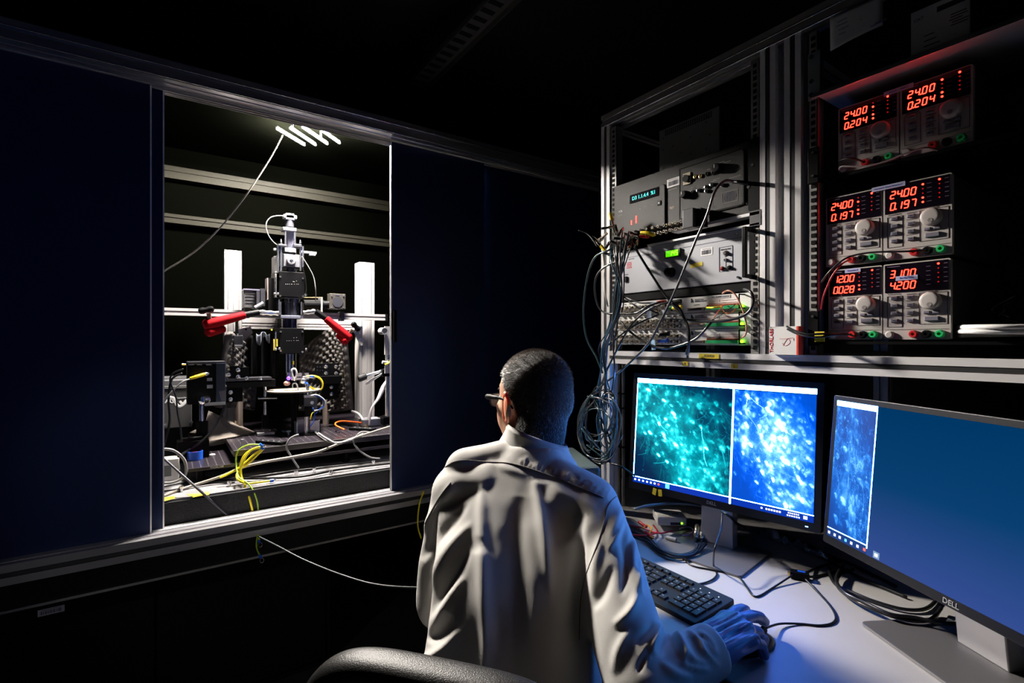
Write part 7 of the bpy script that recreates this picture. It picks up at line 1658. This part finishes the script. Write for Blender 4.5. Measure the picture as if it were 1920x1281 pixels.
for cx in (-.034, .034):
    q = MB(MH); r_ = lens_ring(cx); n = len(r_); q.add(r_ + [(x, y - .001, z) for x, y, z in r_], [tuple(range(n)), tuple(range(n, 2 * n))[::-1]]); q.build('lens', mat('lens_glass', (.9, .9, .9), .03), spec)
lg = MATS['lens_glass'].node_tree.nodes['Principled BSDF']; lg.inputs['Transmission Weight'].default_value = .95

# trousers and shoes
mb = MB()
for s_ in (0, 1):
    hp = CV(-.07 if s_ == 0 else .08, .95 if s_ == 0 else .91, -.75); kn_ = CV(-.02 if s_ == 0 else .20, 1.40 if s_ == 0 else 1.34, -.77); an = CV(-.0 if s_ == 0 else .21, 1.42 if s_ == 0 else 1.36, -1.17); cap(hp, .09, kn_, .068); cap(kn_, .066, an, .052)
cap(CV(-.07, .95, -.74), .10, CV(.08, .91, -.74), .10)
mesh_obj(remesh(mb, .009, 6), 'trousers', mat('dark_trousers', (.02, .022, .03), .8), per)
for s_ in (0, 1):
    mb = MB(); an = CV(-.0 if s_ == 0 else .21, 1.42 if s_ == 0 else 1.36, -1.25); toe = CV(.03 if s_ == 0 else .24, 1.59 if s_ == 0 else 1.53, -1.262); cap(an, .042, toe, .036); cap(an + Vector((0, 0, .03)), .04, an + Vector((0, 0, .05)), .042)
    me = remesh(mb, .007, 4)
    for v in me.vertices: v.co.z = max(v.co.z, .002)
    mesh_obj(me, 'shoe', rubber, per)

# ---- the lab coat
coatm = mat('lab_coat_cotton', (.62, .60, .575), .9, bump=(1300, .35), sheen=.1, spec=.1)
coatm.node_tree.nodes['Principled BSDF'].inputs['Base Color'].default_value = (.62, .60, .575, 1)
mb = MB()
# lofted trunk: z, centre u, centre d, half width, half depth, exponent
rings = [(-.86, .015, .93, .186, .155), (-.80, .008, .925, .184, .150), (-.72, .002, .925, .178, .140), (-.64, .0, .945, .168, .135), (-.56, .001, .982, .162, .131), (-.48, .008, 1.030, .168, .127), (-.42, .016, 1.072, .178, .122), (-.375, .022, 1.108, .184, .112), (-.340, .028, 1.135, .172, .100), (-.310, .036, 1.155, .140, .088), (-.285, .044, 1.17, .106, .080), (-.262, .050, 1.185, .080, .075), (-.240, .054, 1.195, .066, .068)]
def ringat(z):
    zs_ = [r[0] for r in rings]; return [float(np.interp(z, zs_, [r[k] for r in rings])) for k in range(1, 5)]
NR, NA = 90, 96; vs = []; fs = []
for j in range(NR):
    z = -.86 + (.62) * j / (NR - 1)
    cu, cd, a, b_ = [sum(ringat(z + dz_)[k] for dz_ in (-.02, -.01, 0, .01, .02)) / 5 if -.84 < z < -.26 else ringat(z)[k] for k in range(4)]
    # the shoulder slope falls to the right
    for i in range(NA):
        t_ = 2 * math.pi * i / NA; ct, st_ = math.cos(t_), math.sin(t_); e_ = .82; x = a * math.copysign(abs(ct) ** e_, ct); y = b_ * math.copysign(abs(st_) ** e_, st_)
        vs.append(CV(cu + axd[0] * x + bxd[0] * y, cd + axd[1] * x + bxd[1] * y, z - .012 * (x / .18) * (1 if z > -.45 else max(0, 1 - (-.45 - z) * 4))))
for j in range(NR - 1):
    for i in range(NA): i2 = (i + 1) % NA; fs.append((j * NA + i, j * NA + i2, (j + 1) * NA + i2, (j + 1) * NA + i))
fs += [tuple(range(NA))[::-1], tuple(range((NR - 1) * NA, NR * NA))]
mb.add(vs, fs)
cap(CV(-.050, 1.140, -.340), .064, CV(-.118, 1.155, -.352), .065); cap(CV(.10, 1.088, -.372), .072, CV(.166, 1.072, -.378), .066); cap(CV(.0, 1.19, -.276), .050, CV(-.105, 1.176, -.303), .052); cap(CV(-.04, 1.165, -.312), .055, CV(-.120, 1.170, -.350), .066); cap(CV(.10, 1.125, -.318), .055, CV(.168, 1.090, -.352), .064)
cap(CV(-.118, 1.170, -.352), .066, CV(-.146, 1.14, -.50), .064); cap(CV(-.146, 1.14, -.50), .064, CV(-.155, 1.13, -.58), .060); cap(CV(-.155, 1.13, -.585), .060, LW - (LW - LE).normalized() * .02, .042)
cap(CV(.166, 1.090, -.352), .064, CV(.184, .985, -.425), .064); cap(CV(.184, .985, -.425), .064, CV(.198, .88, -.505), .064); cap(CV(.198, .88, -.505), .064, CV(.212, .815, -.555), .062)
cap(CV(.212, .815, -.555), .062, CV(.275, .835, -.540), .050); cap(CV(.275, .835, -.540), .050, RW - (RW - RE).normalized() * .002, .0435)
me = remesh(mb, .0044, 14, .6)
# cut the right sleeve open at the cuff
cf = RW + (RW - RE).normalized() * .006; cax = ((RW - RE).normalized() + dirm * .35).normalized()
bm = bmesh.new(); bm.from_mesh(me); near = [f for f in bm.faces if (f.calc_center_median() - cf).length < .10]
gm_ = set(near); 
for f in near: gm_.update(f.edges); gm_.update(f.verts)
r_ = bmesh.ops.bisect_plane(bm, geom=list(gm_), plane_co=cf, plane_no=cax)
dead = [v for v in bm.verts if (v.co - cf).length < .105 and (v.co - cf).dot(cax) > 1e-5]
bmesh.ops.delete(bm, geom=dead, context='VERTS')
be = [e for e in bm.edges if e.is_boundary and (e.verts[0].co - cf).length < .10]
for (sc, mv) in ((.93, .002), (.90, -.030)):
    ex = bmesh.ops.extrude_edge_only(bm, edges=be); nvv = [g_ for g_ in ex['geom'] if isinstance(g_, bmesh.types.BMVert)]
    cc = sum((v.co for v in nvv), Vector()) / max(len(nvv), 1)
    for v in nvv: v.co = cc + (v.co - cc) * sc + cax * mv
    be = [g_ for g_ in ex['geom'] if isinstance(g_, bmesh.types.BMEdge)]
bm.normal_update(); bm.to_mesh(me); bm.free(); me.update()
# folds: ridges (+) and valleys (-) drawn on the back
folds = [([(905, 905), (903, 1000), (908, 1100), (912, 1200), (905, 1300)], 13, .012), ([(978, 930), (970, 1000), (965, 1080), (962, 1180), (960, 1300)], 25, -.011), ([(1000, 900), (1015, 970), (1025, 1040), (1033, 1110)], 11, .010), ([(1050, 950), (1062, 1030), (1070, 1120), (1075, 1230)], 26, -.007),
         ([(850, 905), (825, 950), (800, 985), (785, 1000)], 10, .008), ([(875, 945), (840, 985), (810, 1020), (790, 1050)], 11, -.009), ([(885, 980), (850, 1020), (822, 1065), (800, 1110)], 11, .009), ([(880, 1030), (850, 1075), (822, 1120), (800, 1160)], 12, -.009), ([(872, 1080), (845, 1120), (825, 1160), (800, 1195)], 10, .008), ([(845, 1150), (822, 1182), (800, 1200)], 13, -.013), ([(862, 1180), (838, 1215), (800, 1238), (775, 1240)], 11, .012),
         ([(905, 1010), (892, 1040)], 16, -.004), ([(1095, 955), (1085, 1040), (1082, 1130), (1090, 1230)], 9, -.010), ([(1090, 1180), (1100, 1230), (1108, 1290)], 12, .008), ([(930, 1130), (935, 1230)], 14, -.006),
         ([(1000, 905), (1040, 915), (1090, 945), (1120, 960)], 12, .005), ([(1120, 960), (1090, 1000), (1050, 1030)], 16, .006), ([(870, 880), (930, 876), (990, 892)], 8, .003),
         ([(1165, 945), (1150, 990), (1138, 1030)], 8, .007), ([(1175, 960), (1168, 1010), (1175, 1060), (1165, 1120)], 8, -.008), ([(1190, 1000), (1183, 1050), (1192, 1100), (1178, 1160)], 8, .008), ([(1150, 1060), (1130, 1110), (1110, 1140)], 10, -.006), ([(1205, 1110), (1180, 1150), (1150, 1175)], 9, .008), ([(1130, 1000), (1115, 1060), (1108, 1120)], 9, .006),
         ([(1240, 1165), (1232, 1190), (1215, 1215), (1205, 1250)], 9, .010), ([(1258, 1170), (1252, 1200), (1240, 1230)], 7, -.008), ([(1275, 1180), (1285, 1210), (1300, 1235), (1330, 1245)], 7, .006), ([(1225, 1165), (1215, 1185), (1190, 1205)], 7, -.007), ([(1310, 1185), (1330, 1205), (1345, 1230)], 6, .006), ([(1240, 1240), (1265, 1262), (1300, 1270)], 9, .007), ([(1180, 1180), (1160, 1220), (1150, 1265)], 9, .006), ([(1236, 1168), (1226, 1192), (1222, 1216), (1232, 1228)], 4, .008), ([(1262, 1172), (1276, 1200), (1284, 1226), (1283, 1250)], 4, .008), ([(1288, 1180), (1308, 1198), (1322, 1222), (1348, 1248)], 4, .007), ([(1305, 1190), (1325, 1200), (1342, 1222)], 3.5, -.006), ([(1250, 1170), (1262, 1196), (1266, 1222)], 5, -.007), ([(1226, 1190), (1212, 1225), (1196, 1262)], 5, -.008), ([(1270, 1240), (1300, 1252), (1335, 1258)], 4, .006), ([(1176, 955), (1164, 990), (1150, 1020), (1140, 1035)], 4, .007), ([(1188, 990), (1178, 1030), (1180, 1066)], 4, -.006), ([(1200, 1050), (1196, 1090), (1204, 1120)], 4.5, .007)]
nv = len(me.vertices); co = np.empty(nv * 3, np.float32); me.vertices.foreach_get('co', co); co = co.reshape(-1, 3)
no = np.empty(nv * 3, np.float32); me.vertices.foreach_get('normal', no); no = no.reshape(-1, 3)
dd = SN * co[:, 0] + CS * co[:, 1]; uu = CS * co[:, 0] - SN * co[:, 1]; PX = 960 + FPX * uu / dd; PY = 640.5 - FPX * (co[:, 2] - EYE) / dd
vd = co - np.array([0, 0, EYE], np.float32); vd /= np.linalg.norm(vd, axis=1, keepdims=True); face = np.clip(-(vd * no).sum(1) * 2.2 + .25, 0, 1)
disp = np.zeros(nv, np.float32)
for pts, wd, am in folds:
    sp_ = smooth_path([(p[0], p[1], 0) for p in pts], 8); best = np.full(nv, 1e9, np.float32); tt = np.zeros(nv, np.float32); n = len(sp_)
    for k in range(n - 1):
        ax_, ay_ = sp_[k].x, sp_[k].y; bx_, by_ = sp_[k + 1].x - ax_, sp_[k + 1].y - ay_; L2 = bx_ * bx_ + by_ * by_ + 1e-9
        s_ = np.clip(((PX - ax_) * bx_ + (PY - ay_) * by_) / L2, 0, 1); dist = np.hypot(PX - ax_ - s_ * bx_, PY - ay_ - s_ * by_); m_ = dist < best; best[m_] = dist[m_]; tt[m_] = ((k + s_) / (n - 1))[m_]
    disp += am * (.92 if pts[0][0] < 1140 else .85) * np.exp(-(best / (wd * (.45 + .55 * np.sin(np.pi * np.clip(tt, .02, .98)) ** .6))) ** 2) * np.sin(np.pi * np.clip(tt, .01, .99)) ** .8 * 1.15
# puckers along the right half of the yoke seam
for k in range(22):
    f = k / 21; sx_ = 975 + 160 * f; sy_ = 873 + 62 * f ** 1.05; L_ = 10 + 6 * math.sin(k * 1.9); ex_, ey_ = sx_ + 3 + 5 * f, sy_ - L_
    dx_, dy_ = ex_ - sx_, ey_ - sy_; L2 = dx_ * dx_ + dy_ * dy_; s_ = np.clip(((PX - sx_) * dx_ + (PY - sy_) * dy_) / L2, 0, 1); dist = np.hypot(PX - sx_ - s_ * dx_, PY - sy_ - s_ * dy_)
    disp += .0020 * np.exp(-(dist / 2.6) ** 2)
# soft random waviness of cloth everywhere
wv = np.array([noise.noise(Vector((float(c[0]) * 9, float(c[1]) * 9, float(c[2]) * 3.5))) * .004 + noise.noise(Vector((float(c[0]) * 26, float(c[1]) * 26, float(c[2]) * 11))) * .0015 for c in co], np.float32)
co = co + no * (disp * face + wv)[:, None]
me.vertices.foreach_set('co', co.ravel()); me.update()
coat = mesh_obj(me, 'lab_coat', coatm, per)
sm = coat.modifiers.new('smooth', 'SMOOTH'); sm.iterations = 2; sm.factor = .5
cbv = BVHTree.FromPolygons([W['lab_coat'] @ v.co for v in coat.data.vertices], [tuple(p.vertices) for p in coat.data.polygons])
E0 = Vector((0, 0, EYE))
def on_coat(px, py, off=.0009):
    d = ray(px, py).normalized(); h = cbv.ray_cast(E0, d)
    return None if h[0] is None else h[0] - d * off
stitch = mat('coat_seam', (.26, .25, .24), .9)
def seam(pts, name='seam', r=.0010):
    pts = smooth_path([(p[0], p[1], 0) for p in pts], 8); q = [on_coat(p.x, p.y) for p in pts]; q = [x for x in q if x is not None]
    if len(q) > 3: MB().tube(q, r, sub=1, n=6).build(name, stitch, coat, smooth='all')
seam([(814, 897), (832, 878), (852, 866), (875, 863), (910, 866), (950, 868), (985, 876), (1020, 888), (1060, 903), (1100, 920), (1132, 934)])
seam([(1163, 926), (1148, 938), (1138, 955), (1134, 975), (1120, 1020), (1098, 1080), (1088, 1130), (1086, 1200)])
seam([(845, 905), (822, 935), (800, 975), (787, 1000)])
# collar: a folded band round the neck
def collar_pt(th, f):
    """th around the neck (0 = wearer's right, 90 = back towards us), f 0 inside bottom .. .5 top fold .. 1 outside bottom"""
    c_, s_ = math.cos(th), math.sin(th)                  # s_>0 : towards the camera (back of the neck)
    top = -.222 - .024 * c_ + .008 * s_ ; bot_o = top - .050 - .022 * s_ - .008 * max(c_, 0); bot_i = top - .045
    if f < .5: k = f / .5; z = bot_i + (top - bot_i) * k; R = .060 + .002 * k
    else: k = (f - .5) / .5; z = top + (bot_o - top) * k; R = .064 + .026 * k ** 1.2
    if abs(f - .5) < .12: R += .002
    a, b_ = R * 1.08, R * 1.0; cu, cd = .060, 1.205
    x, y = a * c_, -b_ * s_
    return CV(cu + axd[0] * x + bxd[0] * y, cd + axd[1] * x + bxd[1] * y, z)
vs = []; fs = []; NT, NF = 72, 15
for i in range(NT):
    th = math.radians(-58 + 276 * i / (NT - 1))
    for j in range(NF): vs.append(collar_pt(th, j / (NF - 1)))
for i in range(NT - 1):
    for j in range(NF - 1): a = i * NF + j; fs.append((a, a + 1, a + NF + 1, a + NF))
mb = MB(); mb.add(vs, fs); col = mb.build('collar', coatm, coat, smooth='all'); sm = col.modifiers.new('t', 'SOLIDIFY'); sm.thickness = .0022; sm.offset = 0
# glove
mb = MB()
for (p, r, q, r2) in GL: cap(p, r + .001, q, r2 + .0008)
me = remesh(mb, .0021, 8, .5)
nv = len(me.vertices); co = np.empty(nv * 3, np.float32); me.vertices.foreach_get('co', co); co = co.reshape(-1, 3); no = np.empty(nv * 3, np.float32); me.vertices.foreach_get('normal', no); no = no.reshape(-1, 3)
along = (co - np.array(wr)) @ np.array(dirm); side = (co - np.array(wr)) @ np.array(sdm)
wrk = np.array([noise.noise(Vector((float(a) * 14 + float(s_) * 22, float(s_) * 130, float(c[2]) * 40))) + .8 * noise.noise(Vector((float(a) * 20 + float(s_) * 60 + 7, float(s_) * 330, float(c[2]) * 60))) for a, s_, c in zip(along, side, co)], np.float32)
amp = np.interp(along, [-.06, -.02, .04, .09, .12, .18], [.0020, .0018, .0022, .0016, .0008, .0006]).astype(np.float32)
rings_ = np.sin(along * 700 + side * 60) * .0005 * np.clip((.01 - along) / .03, 0, 1)
co = co + no * ((wrk * 2 - np.abs(wrk)) * amp + rings_)[:, None]
me.vertices.foreach_set('co', co.astype(np.float32).ravel()); me.update()
mesh_obj(me, 'glove', mat('blue_nitrile', (.10, .17, .38), .38, spec=.5, coat=.1), per)

# ---- office chair
tp = CV(-.302, .704, -.425); tq = CV(.110, .585, -.43); ra = (tq - tp).normalized(); nn = ra.cross(Vector((0, 0, 1))).normalized()
ch = thing('office_chair', 'black leather office chair, the padded top of its backrest rising at the bottom', 'chair', tuple(CV(0, .90, -1.3)))
leather = mat('black_leather', (.010, .0095, .0095), .4, bump=(600, .35), spec=.4)
def pad(c_, w_, h_, th, M):
    """thick cushion with a rounded outline and a welt groove round its face"""
    mb = MB(M); N = 72; vs = []; fs = []
    prof = [(.0, .50), (.45, .50), (.70, .49), (.83, .46), (.885, .41), (.90, .36), (.915, .41), (.955, .38), (.985, .28), (1.0, .12), (1.0, -.10), (.99, -.26), (.96, -.38), (.90, -.46), (.80, -.50), (.40, -.50), (.0, -.50)]
    for i in range(N):
        a = 2 * math.pi * i / N; e_ = .50; cx = math.copysign(abs(math.cos(a)) ** e_, math.cos(a)); cy = math.copysign(abs(math.sin(a)) ** e_, math.sin(a))
        for k, z in prof: vs.append((c_[0] + cx * w_ / 2 * k, c_[1] + cy * h_ / 2 * k, c_[2] + z * th))
    K = len(prof)
    for i in range(N):
        i2 = (i + 1) % N
        for j in range(K - 1): fs.append((i * K + j, i * K + j + 1, i2 * K + j + 1, i2 * K + j))
    mb.add(vs, fs); return mb
Mb_ = frame((tp + tq) / 2 + Vector((0, 0, -.226)) + nn * .0, ra, Vector((0, 0, 1)))
bk = pad((0, 0, 0), (tq - tp).length, .48, .075, Mb_).build('backrest', leather, ch, smooth='all'); sb = bk.modifiers.new('s', 'SUBSURF'); sb.levels = 1; sb.render_levels = 2
Ms = frame(CV(.0, .90, -.850), ra, -nn)
pad((0, 0, 0), .50, .50, .09, Ms).build('seat', leather, ch, smooth='all')
MB().tube([CV(-.10, .665, -.80), CV(-.09, .66, -.92), CV(.0, .85, -.91)], .02, n=10).build('back_support', black, ch, smooth='all')
MB().cyl(CV(.0, .90, -1.20), CV(.0, .90, -.89), .028, n=20).build('gas_lift', black, ch, smooth='auto')
for k in range(5):
    a = 2 * math.pi * k / 5 + .3; c_ = CV(.0, .90, -1.22); e_ = c_ + Vector((math.cos(a), math.sin(a), -.06)) * .27; lg_ = MB().cyl(c_, e_, .028, .016, n=12).build('leg', black, ch, smooth='auto')
    MB().cyl((e_.x - .012, e_.y, .026), (e_.x + .012, e_.y, .026), .026, n=16).build('caster', rubber, lg_, smooth='auto')
